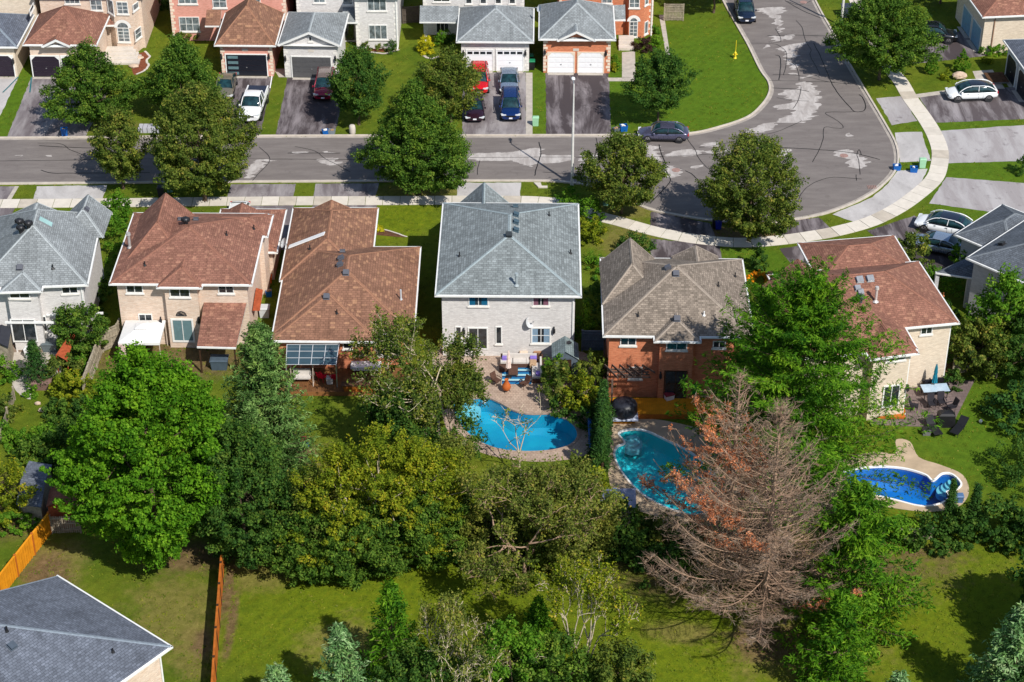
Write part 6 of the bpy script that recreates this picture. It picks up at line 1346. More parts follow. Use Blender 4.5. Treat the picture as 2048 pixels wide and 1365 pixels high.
# ---- house F patio
closed_umbrella('folded teal umbrella standing behind the pale patio table', 1866, 786, 2.6, TEALFAB)
c = P(1868, 792); o = thing('patio_table', 'rectangular pale glass patio table under the folded teal umbrella', 'table', c); d = Vector((math.cos(.1), math.sin(.1), 0)); s_ = Vector((-d.y, d.x, 0)); mb = MB(); mb.fbox(c, d, s_, UP, (-1.0, 1.0), (-.5, .5), (.7, .74)); mb.build('table_top', plain('pale_glass_top', S(170, 190, 208), .15, .6), o)
for sx in (-.85, .85):
    for sy in (-.4, .4): mb = MB(); q_ = c + d * sx + s_ * sy; mb.tube(q_, q_ + UP * .7, .03, .03, 6); mb.build('leg', DARKM, o)
for i, (u, v, rot, lab) in enumerate(((1862, 818, 0.1, 'left of the two dark chairs in front of the pale table'), (1882, 814, .1, 'right of the two dark chairs in front of the pale table'), (1828, 822, 1.3, 'black armchair nearest the sliding door on the right patio'), (1901, 824, -1.2, 'dark chair at the right end of the patio by the lawn'), (1852, 776, 3.2, 'dark chair behind the pale table on the left'), (1878, 772, 3.1, 'dark chair behind the pale table on the right'))): chair(lab, u, v, rot, plain('charcoal_weave', S(44, 42, 48), .7, .2), s=1.15)
c = P(1890, 850); o = thing('covered_grill', 'tall barbecue under a black cover on the right patio', 'barbecue', c); mb = MB(); mb.loft([[c + Vector((sx * .62 * k, sy * .38 * k, z)) for sx, sy in ((-1, -1), (1, -1), (1.05, .2), (.9, 1), (-1, 1))] for k, z in ((1.05, 0), (1, .6), (.95, 1.0), (.7, 1.15), (.3, 1.2))], smooth=False); mb.build('cover', BLACKP, o)
for i, (u, v, rot, lab) in enumerate(((1866, 862, .25, 'black sun lounger on the grey pavers'), (1917, 862, -.6, 'black sun lounger standing on the lawn edge'))):
    p = P(u, v); o = local_thing('sun_lounger', lab, 'sun lounger', (p.x, p.y, 0), rot); mb = MB(); mb.box((0, -.3, .32), (.65, 1.3, .06)); mb.build('seat', BLACKP, o); mb = MB(); mb.fbox(Vector((0, .35, .33)), Vector((1, 0, 0)), Vector((0, .5, -.86)), Vector((0, .86, .5)), (-.32, .32), (-.03, .03), (0, .75)); mb.build('backrest', BLACKP, o)
    for sx in (-.28, .28):
        for y in (-.85, .3): mb = MB(); mb.tube((sx, y, 0), (sx, y, .3), .02, .02, 5); mb.build('leg', DARKM, o)
box_thing('fire_pit', 'small grey square fire box on the pavers', 'fire pit', 1852, 868, (.6, .6, .4), plain('grey_box', S(110, 108, 112), .7), lid=BLACKP)
mb = MB(); c = P(1961, 846); mb.lathe([(0, 0), (.1, .03), (.14, .14), (.1, .25), (0, .28)], c, 12); tag(mb.build('ball', WHITE, None), 'white ball lying on the shaded right lawn', 'ball')
box_thing('pool_pump', 'pool pump and filter at the right end of the dark blue pool', 'pool pump', 1915, 1003, (.7, .5, .5), plain('pump_blue', S(80, 110, 150), .5))
for i, z in enumerate((0, 1)): mb = MB(); c = P(1782, 826 + 9 * i); mb.box((c.x, c.y, .2 - .08 * i), (2.0, .5, .16)); tag(mb.build('patio_step', WOODCEDAR, None), ('upper' if i == 0 else 'lower') + ' wooden step below the right sliding door', 'step')
# rocks
def rock(label, u, v, s, sz=.6, seed=0):
    c = P(u, v); r2 = random.Random(seed); mb = MB(); rings = []
    for k in range(7):
        t = k / 6; r = math.sin(math.pi * (0.12 + t * .88)) ** .7; rings.append([c + Vector((math.cos(2 * math.pi * i / 12) * s * r * r2.uniform(.82, 1.12), math.sin(2 * math.pi * i / 12) * s * .7 * r * r2.uniform(.82, 1.12), t * sz)) for i in range(12)])
    mb.loft(rings, smooth=False); return tag(mb.build('boulder', ROCK, None), label, 'boulder')
rock('large pale boulder between the two clipped cones', 1918, 158, .75, .8, 1); rock('pale rock in the mulch bed in front of the tan brick house', 268, 135, .5, .35, 2); rock('flat white rock beside the steps of the tan brick house', 276, 118, .6, .3, 3); rock('small white stone on the left garden lawn', 76, 810, .25, .3, 4); rock('lower white stone on the left garden lawn', 84, 824, .3, .35, 5)
# planting bed of house 1 and edging
sheet('planting_bed', smooth_closed(px([(258, 118), (290, 104), (299, 115), (292, 122), (296, 135), (280, 146), (268, 150), (262, 132)]), 4), .01, MULCH)
sheet('planting_bed', smooth_closed(px([(740, 468), (760, 458), (810, 474), (790, 474)]), 4), .01, SOIL); sheet('planting_bed', px([(716, 104), (795, 104), (797, 96), (716, 96)]), .01, MULCH)
ribbon('bed_edging', px([(290, 103), (299, 113), (293, 122), (297, 132), (288, 142), (272, 150)]), .22, .03, CONC, seed=3); ribbon('bed_edging', px([(742, 105), (770, 108), (798, 100)]), .3, .05, CONC2, seed=4); ribbon('bed_edging', px([(845, 112), (862, 118), (885, 112)]), .3, .05, CONC2, seed=5)
ribbon('bed_edging', px([(758, 458), (785, 465), (814, 475)]), .15, .05, CONC, seed=6)
# thin white strip laid along the grass strip
ribbon('edging_strip', px([(549, 120), (540, 178)]), .1, .06, WHITE, seed=8, wob=.01)
ribbon('green_rail', px([(37, 155), (6, 186)]), .12, .05, plain('teal_edge', S(20, 100, 110), .6), seed=9, wob=.01); ribbon('green_rail', px([(63, 156), (60, 186)]), .12, .05, plain('teal_edge', S(20, 100, 110), .6), seed=10, wob=.01)
# retaining box beside dark doors
box_thing('planter_box', 'dark sunken planter beside the arched dark garage door', 'planter', 1992, 160, (1.8, 2.0, .25), plain('pale_kerbing', S(140, 140, 144), .8), .1, lid=SOIL)
# ================================================================ PLANTS
def rs(seed): return np.random.default_rng(seed)
def nrm(a): return a / np.maximum(np.linalg.norm(a, axis=1, keepdims=True), 1e-9)
def np_mesh(name, V, Q, mat, parent, rnd=None, local=True, smooth=False, kind=None):
    me = bpy.data.meshes.new(name); V = np.asarray(V, dtype=np.float32); Q = np.asarray(Q, dtype=np.int32); k = Q.shape[1]
    me.vertices.add(len(V)); me.vertices.foreach_set('co', V.ravel()); me.loops.add(Q.size); me.loops.foreach_set('vertex_index', Q.ravel())
    me.polygons.add(len(Q)); me.polygons.foreach_set('loop_start', np.arange(0, Q.size, k, dtype=np.int32)); me.polygons.foreach_set('loop_total', np.full(len(Q), k, dtype=np.int32))
    if smooth: me.polygons.foreach_set('use_smooth', np.ones(len(Q), dtype=bool))
    me.update(calc_edges=True)
    if rnd is not None: a = me.attributes.new('rnd', 'FLOAT', 'FACE'); a.data.foreach_set('value', np.asarray(rnd, dtype=np.float32))
    o = bpy.data.objects.new(name, me); COL.objects.link(o); me.materials.append(mat); o.parent = parent
    if kind: o['kind'] = kind
    return o
def kites(C, N, S_, g, aspect=0.62, D=None):
    """leaf faces: centre, normal, size; D = long direction"""
    n = len(C); N = nrm(N)
    if D is None: D = g.normal(size=(n, 3))
    T = D - N * np.sum(D * N, 1, keepdims=True); T = nrm(T); B = np.cross(N, T); S_ = np.asarray(S_).reshape(-1, 1)
    V = np.empty((n, 4, 3)); V[:, 0] = C - T * S_ * .5; V[:, 1] = C + B * S_ * .5 * aspect + N * S_ * .08; V[:, 2] = C + T * S_ * .5; V[:, 3] = C - B * S_ * .5 * aspect + N * S_ * .08
    return V.reshape(-1, 3), np.arange(4 * n).reshape(n, 4)
def tubes(name, segs, mat, parent, sides=4):
    """segs: list of (p0,p1,r0,r1)"""
    if not len(segs): return None
    p0 = np.array([s[0] for s in segs], float); p1 = np.array([s[1] for s in segs], float); r0 = np.array([s[2] for s in segs])[:, None]; r1 = np.array([s[3] for s in segs])[:, None]
    d = nrm(p1 - p0); ref = np.where(np.abs(d[:, 2:3]) < .9, np.array([[0, 0, 1.]]), np.array([[1., 0, 0]])); a = nrm(np.cross(d, ref)); b = np.cross(d, a); n = len(segs); V = np.empty((n, 2 * sides, 3))
    for i in range(sides):
        t = 2 * math.pi * i / sides; o = a * math.cos(t) + b * math.sin(t); V[:, i] = p0 + o * r0; V[:, sides + i] = p1 + o * r1
    base = np.arange(n)[:, None] * 2 * sides; Q = np.concatenate([base + np.array([[i, (i + 1) % sides, sides + (i + 1) % sides, sides + i]]) for i in range(sides)])
    return np_mesh(name, V.reshape(-1, 3), Q, mat, parent, smooth=True)
def clumps_to_leaves(C, Nn, rc, m, ls, g, flat=.8, jit=.55, up=.35, sp=1.0):
    """C clump centres, Nn outward, rc radii -> leaf centres/normals"""
    k = len(C); idx = np.repeat(np.arange(k), m); d = nrm(g.normal(size=(len(idx), 3)) + Nn[idx] * .75 + np.array([[0, 0, .35]])); rad = rc[idx] * (g.uniform(.35, 1.0, len(idx)) ** .5)
    pos = C[idx] + d * rad[:, None] * .8 * np.array([[1, 1, flat]]) + (Nn[idx] + np.array([[0, 0, .35]])) * (sp * rc[idx] * g.uniform(-.5, 1.15, len(idx)))[:, None]; nn = nrm(d * .8 + np.array([[0, 0, up]]) + g.normal(size=(len(idx), 3)) * jit); return pos, nn, ls * g.uniform(.6, 1.35, len(idx)), idx
def tree_root(name, label, cat, base, group=None): return local_thing(name, label, cat, (base.x, base.y, 0), 0, group)
def crown_profile(t, kind):
    if kind == 'oval': return np.sin(np.pi * np.clip(t, 0, 1) ** .8) ** .6
    if kind == 'cone': return np.clip(np.where(t < .25, (t / .25) ** .5, 1 - ((t - .25) / .75) ** 1.25), .02, 1)
    if kind == 'round': return np.sqrt(np.clip(1 - (2 * t - 1) ** 2, 0.02, 1))
    if kind == 'egg': return np.clip(np.where(t < .35, (t / .35) ** .45, np.cos((t - .35) / .65 * np.pi / 2) ** .75), .03, 1)
    if kind == 'dome': return np.sqrt(np.clip(1 - t ** 2.2, .02, 1))
def broadleaf(label, base, h, R_, mat, seed, z0=None, kind='egg', ncl=260, m=90, ls=.19, rc=.5, bark=None, name='deciduous_tree', cat='tree', group=None, lean=(0, 0), lobes=.2, squash=(1, 1), inner=.35, trunk=True, gaps=0.0, sp=1.0):
    g = rs(seed); p = base if isinstance(base, Vector) else P(*base); o = tree_root(name, label, cat, p, group); z0 = h * .2 if z0 is None else z0
    t = g.uniform(0, 1, ncl * 6); keep = g.uniform(0, 1, len(t)) < crown_profile(t, kind) + .05; t = t[keep][:ncl]; n = len(t)
    a = g.uniform(0, 2 * np.pi, n); ph = g.uniform(0, 6.28, 6); L = 1 + lobes * (.5 * np.sin(2 * a + ph[0] + 2 * t) + .45 * np.sin(3 * a + ph[1] - 5 * t) + .4 * np.sin(5 * a + ph[2] + 7 * t) + .3 * np.sin(9 * t * 2 + ph[3] + a))
    f = np.where(g.uniform(0, 1, n) < inner, g.uniform(.25, .75, n), g.uniform(.8, 1.02, n)); prof = crown_profile(t, kind)
    rcl = rc * g.uniform(.6, 1.35, n); rad = np.maximum(R_ * prof * L * f - rcl * .5, .05)
    x = np.cos(a) * rad * squash[0] + lean[0] * t * h; y = np.sin(a) * rad * squash[1] + lean[1] * t * h; z = z0 + t * (h - z0 - rc * .4)
    if gaps: 
        k = g.uniform(0, 1, n) > gaps * (np.sin(x * 1.3 + ph[4]) * np.sin(y * 1.3 + z * 1.1 + ph[5]) > .1); x, y, z, a, t, rcl = x[k], y[k], z[k], a[k], t[k], rcl[k]; n = len(x)
    C = np.stack([x, y, z], 1); Nn = nrm(np.stack([np.cos(a), np.sin(a), (t - .3) * 1.8], 1))
    pos, nn, sz, idx = clumps_to_leaves(C, Nn, rcl, m, ls, g, sp=sp); V, Q = kites(pos, nn, sz, g)
    rnd = np.clip(g.normal(.45, .2, len(pos)) + (g.normal(0, .12, n))[idx], 0, 1); np_mesh('crown', V, Q, mat, o, rnd)
    if trunk:
        segs = []; bk = bark or BARK; rt = max(.05, h * .017); top = np.array([lean[0] * h * .6, lean[1] * h * .6, h * .75]); prev = np.zeros(3)
        for i in range(8):
            q = top * ((i + 1) / 8) + g.normal(size=3) * .04; segs.append((prev, q, rt * (1 - i / 9) * (1.25 if i == 0 else 1), rt * (1 - (i + 1) / 9))); prev = q
        for i in range(26):
            tt = g.uniform(.3, .95); s0 = top * tt; j = g.integers(0, n); e = C[j]; e = s0 + (e - s0) * .9; mid = (s0 + e) / 2 + np.array([0, 0, .15]); r = rt * .38 * (1 - tt * .5); segs += [(s0, mid, r, r * .7), (mid, e, r * .7, r * .25)]
        tubes('trunk', segs, bk, o, 6)
    return o
def bush(label, u, v, w, h, mat, seed, d=None, m=60, ls=.16, rc=.3, name='shrub', cat='shrub', kind='dome', z=0, group=None, dens=1.0, sp=.6):
    base = P(u, v); area = math.pi * w / 2 * ((d or w) / 2) + h * w * 2.2; n = int(max(8, area * 3.0 * dens * (.3 / rc) ** 1.3)); return broadleaf(label, base, h, w / 2, mat, seed, z0=.05, kind=kind, ncl=n, m=m, ls=ls, rc=min(rc, w * .3), name=name, cat=cat, group=group, squash=(1, (d or w) / w), trunk=False, inner=.15, lobes=.25 if sp > .1 else .04, sp=sp)
# --- conifers
def conifer(label, base, h, R_, mat, seed, z0=.4, dz=.42, nb=7, el0=-.15, curve=.35, taper=.85, tuft=.34, dens=1.0, name='spruce_tree', bark=None, aspect=.26, sub=.5, lean=(0, 0), Rside=None, droop=0.0, spray=2.4, ragged=.2, cutfn=None):
    g = rs(seed); p = base if isinstance(base, Vector) else P(*base); o = tree_root(name, label, 'tree', p); segs = []; C = []; D = []; Nn = []; cid = []
    ax = lambda z: np.array([lean[0] * z, lean[1] * z, z]); zz = z0; k = 0
    while zz < h - .15:
        f = 1 - (zz - z0 * .3) / h; nbr = max(3, int(nb * (.6 + .5 * f)))
        a0 = g.uniform(0, 6.28)
        for i in range(nbr):
            a = a0 + 2 * np.pi * i / nbr + g.uniform(-.3, .3); Lb = R_ * f ** taper * g.uniform(1 - ragged * 1.4, 1 + ragged * .5)
            if Rside is not None: Lb *= Rside(a, zz / h)
            if Lb < .12: continue
            el = el0 + (1 - f) * .7 + g.uniform(-.1, .1); hd = np.array([math.cos(a), math.sin(a), 0.]); s0 = ax(zz); pts = []; ns = max(3, int(Lb / .35))
            for j in range(ns + 1):
                q = j / ns; pts.append(s0 + hd * Lb * q * math.cos(el) + np.array([0, 0, Lb * (math.sin(el) * q + curve * q * q * .5 - droop * q)]))
            for j in range(ns): segs.append((pts[j], pts[j + 1], .035 * f * (1 - j / ns) + .012, .035 * f * (1 - (j + 1) / ns) + .01))
            side = np.array([-hd[1], hd[0], 0.])
            for j in range(1, ns + 1):
                q = j / ns; m_ = max(1, int(round(spray * dens * (1.15 - .45 * q) * 2))); wl = Lb * sub * (1 - q * .75) * .55 + .12
                if q < .22 and f > .3: continue
                c = pts[j]; ss = g.uniform(-1, 1, m_); fw = g.uniform(-.25, .3, m_); pos = c + side * (ss * wl)[:, None] + hd * (np.abs(ss) * wl * .55 + fw * .35)[:, None] + np.array([0, 0, 1]) * (g.uniform(-.1, .14, m_) - np.abs(ss) * wl * .12)[:, None]
                dd = hd * (.7 + g.uniform(-.2, .3, m_))[:, None] + side * (ss * 1.1 + g.uniform(-.3, .3, m_))[:, None] + np.array([0, 0, 1]) * (g.uniform(-.1, .5, m_))[:, None]
                C.append(pos); D.append(dd); Nn.append(np.array([[0, 0, 1.]]) * .9 + g.normal(size=(m_, 3)) * .5 + hd * .35); cid.append(np.full(m_, k))
            k += 1
        zz += dz * (.55 + .7 * f) * g.uniform(.85, 1.15)
    C = np.concatenate(C); D = np.concatenate(D); Nn = np.concatenate(Nn); cid = np.concatenate(cid); rep = 4
    C2 = np.repeat(C, rep, 0) + g.normal(size=(len(C) * rep, 3)) * tuft * .28; D2 = np.repeat(D, rep, 0) + g.normal(size=(len(C) * rep, 3)) * .45; N2 = np.repeat(Nn, rep, 0) + g.normal(size=(len(C) * rep, 3)) * .4
    V, Q = kites(C2, N2, tuft * g.uniform(.6, 1.3, len(C2)), g, aspect, D2); rnd = np.clip(g.normal(.45, .2, len(C2)) + g.normal(0, .14, k)[np.repeat(cid, rep)], 0, 1); np_mesh('crown', V, Q, mat, o, rnd)
    n = 10; st = []
    for i in range(n): r = max(.04, h * .014); st.append((ax(h * i / n), ax(h * (i + 1) / n), r * (1 - i / n) + .015, r * (1 - (i + 1) / n) + .012))
    tubes('trunk', st + segs, bark or BARK, o, 5); return o
# --- forked trees with visible limbs
def skeleton(g, h, spread, levels=5, n0=4, up=.35, wig=.22, ratio=.68, tr=.12, start=.28, lean=(0, 0)):
    segs = []; tips = []
    def grow(p, d, L, r, lev):
        k = 3; q = p; dd = d
        for i in range(k):
            dd = dd + g.normal(size=3) * wig * .5 + np.array([0, 0, up * .12]); dd /= np.linalg.norm(dd); e = q + dd * L / k; segs.append((q, e, r * (1 - i * .18), r * (1 - (i + 1) * .18), lev)); q = e
        tips.append((q, dd, lev))
        if lev >= levels: return
        nb = 2 + (g.uniform() < .55)
        for i in range(nb):
            ax_ = g.normal(size=3); ax_ -= dd * ax_.dot(dd); ax_ /= np.linalg.norm(ax_); nd = dd * g.uniform(.5, .9) + ax_ * g.uniform(.45, .95) * spread + np.array([0, 0, up * .25]); nd /= np.linalg.norm(nd); grow(q - dd * L * g.uniform(0, .35), nd, L * ratio * g.uniform(.75, 1.15), r * .58, lev + 1)
    base = np.zeros(3); d = np.array([lean[0], lean[1], 1.]); d /= np.linalg.norm(d); q = base
    for i in range(5): e = q + d * h * start / 5 + g.normal(size=3) * .04; segs.append((q, e, tr * (1 - i * .08), tr * (1 - (i + 1) * .08), 0)); q = e
    for i in range(n0):
        a = 2 * np.pi * i / n0 + g.uniform(-.4, .4); nd = np.array([math.cos(a) * spread, math.sin(a) * spread, g.uniform(.8, 1.3)]); nd = nd / np.linalg.norm(nd) + d * .4; nd /= np.linalg.norm(nd); grow(q, nd, h * .3, tr * .62, 1)
    return segs, tips
def limb_tree(label, base, h, mat, seed, spread=.8, levels=5, n0=4, m=22, ls=.2, rc=.35, bark=None, leafp=.8, start=.25, lean=(0, 0), tr=.14, name='sparse_tree', up=.35, minlev=3, fit=None, wig=.22, ratio=.68):
    g = rs(seed); p = base if isinstance(base, Vector) else P(*base); o = tree_root(name, label, 'tree', p); segs, tips = skeleton(g, h, spread, levels, n0, up, wig, ratio, tr, start, lean)
    top = max(s[1][2] for s in segs); k = h / top; rx = np.percentile([abs(s[1][0]) for s in segs], 95); kx = (fit / rx) if fit else k
    sc = np.array([kx, kx, k]); segs = [(s[0] * sc, s[1] * sc, s[2], s[3], s[4]) for s in segs]
    tubes('limbs', [(s[0], s[1], max(s[2], .02), max(s[3], .016)) for s in segs], bark or PALEBARK, o, 4)
    T = [(t[0] * sc, t[1]) for t in tips if t[2] >= minlev and g.uniform() < leafp]; extra = [((s[0] + s[1]) / 2, s[1] - s[0]) for s in segs if s[4] >= minlev and g.uniform() < leafp * .6]; T += extra
    C = np.array([t[0] for t in T]); Nn = nrm(np.array([t[1] for t in T]) + np.array([[0, 0, .4]])); rcl = rc * g.uniform(.5, 1.4, len(C)); pos, nn, sz, idx = clumps_to_leaves(C, Nn, rcl, m, ls, g, jit=.7); V, Q = kites(pos, nn, sz, g)
    rnd = np.clip(g.normal(.45, .2, len(pos)) + g.normal(0, .15, len(C))[idx], 0, 1); np_mesh('crown', V, Q, mat, o, rnd); return o
def base_tree(u, vb, vt, wpx):
    return P(u, vb), hgt(u, vb, vt), wpx / 2 / ppm(u, (vb + vt) / 2)

# ---- street trees
def st(label, u, vb, vt, wpx, mat, seed, kind='egg', z0=None, **kw):
    b, h, r = base_tree(u, vb, vt, wpx); ncl = int(230 * (r / 3) ** 2 * (h / 8)) + 90; return broadleaf(label, b, h * .93, r * .95, mat, seed, z0=(z0 or 1.6) * .85, kind=kind, ncl=kw.pop('ncl', ncl), lobes=.3, gaps=.22, inner=.25, group='street trees', name='street_tree', **kw)
st('tall full street tree in front of the red brown garage roof at left', 190, 254, 78, 168, LF_STREET, 11, 'cone', z0=1.2)
st('pointed street tree between the tan and pink houses', 372, 240, 66, 160, LF_STREET, 12, 'cone', z0=1.4)
st('small pale olive tree standing on the near boulevard at left', 247, 378, 215, 104, LF_STREET2, 13, 'egg', z0=1.6)
st('largest olive green boulevard tree right of the small one', 410, 402, 158, 190, LF_STREET2, 14, 'egg', z0=1.5)
st('grey green street tree beside the single garage driveway', 718, 250, 92, 112, plain and LF_DARK, 15, 'egg', z0=1.6)
st('olive tree in front of the red car on the double driveway', 902, 245, 94, 112, LF_STREET2, 16, 'egg', z0=1.6)
st('big dark green boulevard tree covering the road in the middle', 838, 388, 152, 208, LF_STREET, 17, 'cone', z0=1.4)
st('dark compact tree with bare trunk on the corner lawn', 1316, 249, 98, 112, LF_DARK, 18, 'egg', z0=2.2)
st('round street tree by the near kerb right of the lamp post', 1243, 428, 265, 154, LF_STREET2, 19, 'egg', z0=1.6)
st('round olive yellow street tree overhanging the bend', 1497, 482, 275, 184, LF_STREET2, 20, 'round', z0=1.5)
st('large spreading street tree shading the side street at top right', 1758, 160, -18, 186, LF_STREET, 21, 'egg', z0=1.8)
st('dark tree at the top of the corner lawn cut by the frame', 1427, 26, -130, 120, LF_DARK, 22, 'egg', z0=2.6)
broadleaf('tree outside the upper right behind the side street', P(1880, 8), 7, 3.0, LF_DARK, 23, kind='round', ncl=150, name='deciduous_tree'); broadleaf('second bushy tree at the top right above the black SUV', P(1820, -20), 8, 3.5, LF_STREET, 24, kind='round', ncl=200)
# clipped cones
bush('left clipped cone shrub on the lawn behind the white hatchback', 1862, 148, 1.5, 2.3, LF_FRESH, 31, kind='cone', rc=.14, ls=.09, name='clipped_conifer', dens=1.5, sp=0); bush('right clipped cone shrub beside the pale boulder', 1922, 144, 1.8, 2.5, LF_FRESH, 32, kind='cone', rc=.15, ls=.09, name='clipped_conifer', dens=1.5, sp=0)
bush('spreading juniper beside the black SUV', 1962, 58, 3.0, 1.2, NEED_PINE, 33, rc=.35); bush('low juniper along the cream garage wall', 1990, 108, 3.2, .9, NEED_PINE, 34, d=1.6); bush('yellow green shrub left of the pale boulder', 1895, 158, 1.4, .8, LF_YEL, 35); bush('yellow flowers below the low juniper', 1975, 128, 1.6, .35, LF_YEL, 36, d=.6)
# far row garden shrubs
bush('bright golden round shrub on the white house lawn', 852, 106, 1.75, 1.7, LF_GOLD, 41, rc=.25, ls=.12, dens=1.5); bush('fresh green round shrub right of the golden one', 883, 92, 1.5, 1.5, LF_FRESH, 42, rc=.25, ls=.12); bush('dark green shrub beside the porch behind the green shrub', 898, 86, 1.4, 1.3, LF_DARK, 43)
for i, (u, v, w, mt, lb) in enumerate(((733, 101, 1.1, LF_STREET2, 'leftmost of the three shrubs under the white house window'), (757, 103, .85, LF_STREET2, 'middle and smallest shrub under the white house window'), (783, 104, 1.4, LF_DARK, 'rightmost dark shrub under the white house window'))): bush(lb, u, v, w, w * .8, mt, 44 + i, rc=.2, ls=.12)
bush('purple leaved shrub at the entry of the corner house', 1288, 100, 2.2, 1.3, LF_PURPLE, 48); bush('green shrub right of the purple one at the corner house', 1312, 98, 1.4, 1.2, LF_FRESH, 49); bush('small fresh shrub beside the white garage door of the corner house', 1230, 132, 1.1, 1.1, LF_FRESH, 50, d=2.2); bush('lower yellowish shrub by the corner garage', 1226, 142, 1.0, .7, LF_YEL, 51); bush('narrow green planting strip along the corner house wall', 1310, 70, .9, .9, LF_FRESH, 52, d=4); bush('shrub in front of the pink house window', 372, 84, 2.6, 1.0, LF_STREET2, 53, d=1.2); bush('pale green hedge between the tan and pink houses', 330, 12, 1.6, 2.2, LF_DARK, 54, d=3); bush('low plants against the white garage at its right side', 684, 118, .7, .9, LF_FRESH, 55, d=2)
# near row front plants
bush('tall leafy green shrub between houses A and B', 240, 452, 2.6, 3.2, LF_FRESH, 61, rc=.4, d=3.2, ls=.2); bush('climbing vine covering the side passage by house A', 232, 500, 1.5, 3.4, LF_FRESH, 62, d=6.0, rc=.4); bush('dark shrub in the side passage below the vine', 214, 600, 1.2, 2.0, LF_DARK, 63, d=6)
bush('pale flowering hosta in the bungalow front bed', 757, 462, .9, .6, LF_GOLD, 64, ls=.18)
bush('leafy green shrub beside the lamp post base on the near side', 1140, 412, 2.6, 1.6, LF_FRESH, 65, rc=.35); bush('feathery green shrub behind the blue grey roof corner', 1178, 442, 2.2, 2.2, LF_FRESH, 66); bush('olive willow like shrub beside the blue grey roof', 1178, 480, 2.6, 2.4, LF_YEL, 67); bush('low weedy shrub left of the taupe roof', 1190, 540, 1.8, 1.0, LF_FRESH, 68, d=4)
bush('dark green rounded shrub in front of the taupe roof peak', 1268, 508, 3.0, 1.8, LF_DARK, 69, rc=.4); bush('tall green vine at the right wall of the white brick house', 1170, 668, 1.5, 3.0, LF_FRESH, 70, rc=.35, d=3); bush('green shrub between the white brick and orange brick houses', 1190, 620, 1.6, 2.2, LF_DARK, 71, d=6)
bush('dark conical shrub on the lawn right of the taupe roof', 1517, 540, 1.6, 2.3, LF_DARK, 72, kind='cone'); bush('row of orange yellow flowers beside the taupe roof', 1516, 560, 2.3, .7, LF_FLOWER, 73, d=.9, rc=.16, ls=.12, name='flower_bed', cat='flowers'); bush('small pink white hydrangea next to the orange flowers', 1540, 556, .6, .5, leaf_mat('pink_flower', [(.5, .3, .3), (.7, .5, .5)]), 74, rc=.14, ls=.1)
bush('bushy little tree in front of the white SUV', 1822, 545, 3.0, 3.6, LF_STREET2, 75, rc=.4, ls=.2, kind='round'); bush('green undergrowth between the white SUV and the porch', 1870, 580, 4.5, 1.7, LF_FRESH, 76, d=4, rc=.4); bush('rust brown dead shrub beside the white porch post', 1868, 610, 1.0, 1.2, LF_RUST, 77, m=40); bush('shrub pair growing against the slate roof corner', 1922, 540, 1.7, 2.8, LF_FRESH, 78, d=3); bush('dark green shrubs below the covered porch', 1878, 640, 3.0, 1.4, LF_DARK, 79, d=4)
bush('green shrub at the right edge beyond the shaded driveway', 2046, 350, 1.4, 2.0, LF_DARK, 80)
broadleaf('tall light green tree beside the covered porch at right', P(1992, 720), 7.6, 2.5, LF_FRESH, 81, z0=.8, kind='egg', ncl=200, m=70, ls=.24, rc=.5); broadleaf('shrubby tree with dead patches between house F and the right edge', P(1958, 750), 4.6, 2.4, LF_STREET2, 82, z0=.4, kind='round', ncl=140, rc=.45, ls=.22); broadleaf('dark shrubby tree at the right edge above the fence', P(2042, 760), 6, 2.6, LF_DARK, 83, z0=.4, kind='round', ncl=170, rc=.45)
bush('blue green shrub mass at the right edge beside the lawn', 2030, 850, 4.0, 2.6, NEED_DARK, 84, d=6, rc=.45, ls=.24); bush('dark shrub along the right edge lower down', 2050, 960, 4.5, 3.0, LF_DARK, 85, d=6, rc=.45); bush('green climber on the back corner of the cream brick house', 1897, 722, 1.2, 3.6, LF_FRESH, 86, d=2); bush('dark round shrub at the corner of the cream brick house', 1903, 775, 1.8, 1.6, LF_DARK, 87)
# ---- left gardens
conifer('dense dark cone shaped evergreen on the left patio', P(77, 768), 3.9, 1.35, NEED_DARK, 91, z0=.1, dz=.22, nb=10, tuft=.2, el0=.3, sub=.5, spray=2.2, name='conical_evergreen')
bush('fresh round hosta in front of the conical evergreen', 60, 790, 1.2, .8, LF_FRESH, 92, ls=.2); broadleaf('leafy small tree against the white brick house corner', P(170, 712), 4.2, 1.9, LF_STREET, 93, z0=.3, kind='round', ncl=140, rc=.35, ls=.18)
gp = [(130, 760, 3.0, 2.0, LF_STREET2), (150, 800, 3.4, 2.2, LF_YEL), (108, 830, 1.4, 1.2, LF_DARK), (130, 860, 3.0, 2.2, LF_STREET), (100, 890, 3.0, 1.6, LF_FRESH), (60, 930, 3.0, 1.8, LF_STREET), (140, 930, 4.0, 3.0, LF_DARK), (10, 760, 2.2, 1.8, LF_FRESH), (14, 830, 2.0, 1.5, LF_STREET2), (36, 890, 1.6, 1.2, LF_FRESH), (6, 880, 1.8, 1.3, LF_FRESH), (160, 745, 2.0, 1.4, LF_FRESH), (120, 955, 2.4, 2.0, LF_DARK), (180, 860, 3.2, 2.8, LF_DARK), (176, 985, 2, 1.8, LF_DARK), (190, 960, 3.4, 2.4, LF_STREET)]
for i, (u, v, w, h_, mt) in enumerate(gp):
    where = ['beside the weathered zigzag fence', 'below the zigzag fence', 'at the edge of the left garden lawn', 'crowding the left garden lawn from the right', 'at the lower end of the left garden lawn', 'above the slate blue shed', 'in the shade left of the bright maple', 'at the left edge beside the black topped structure', 'along the thin left fence', 'inside the thin left fence', 'at the left edge above the yellow tree', 'under the shelter in the first garden', 'between the slate shed and the bright maple', 'dark and tall beside the bright maple', 'behind the small red shed', 'directly under the left side of the bright maple'][i]
    bush('garden shrub ' + where, u, v, w, h_, mt, 100 + i, rc=.35, ls=.2)
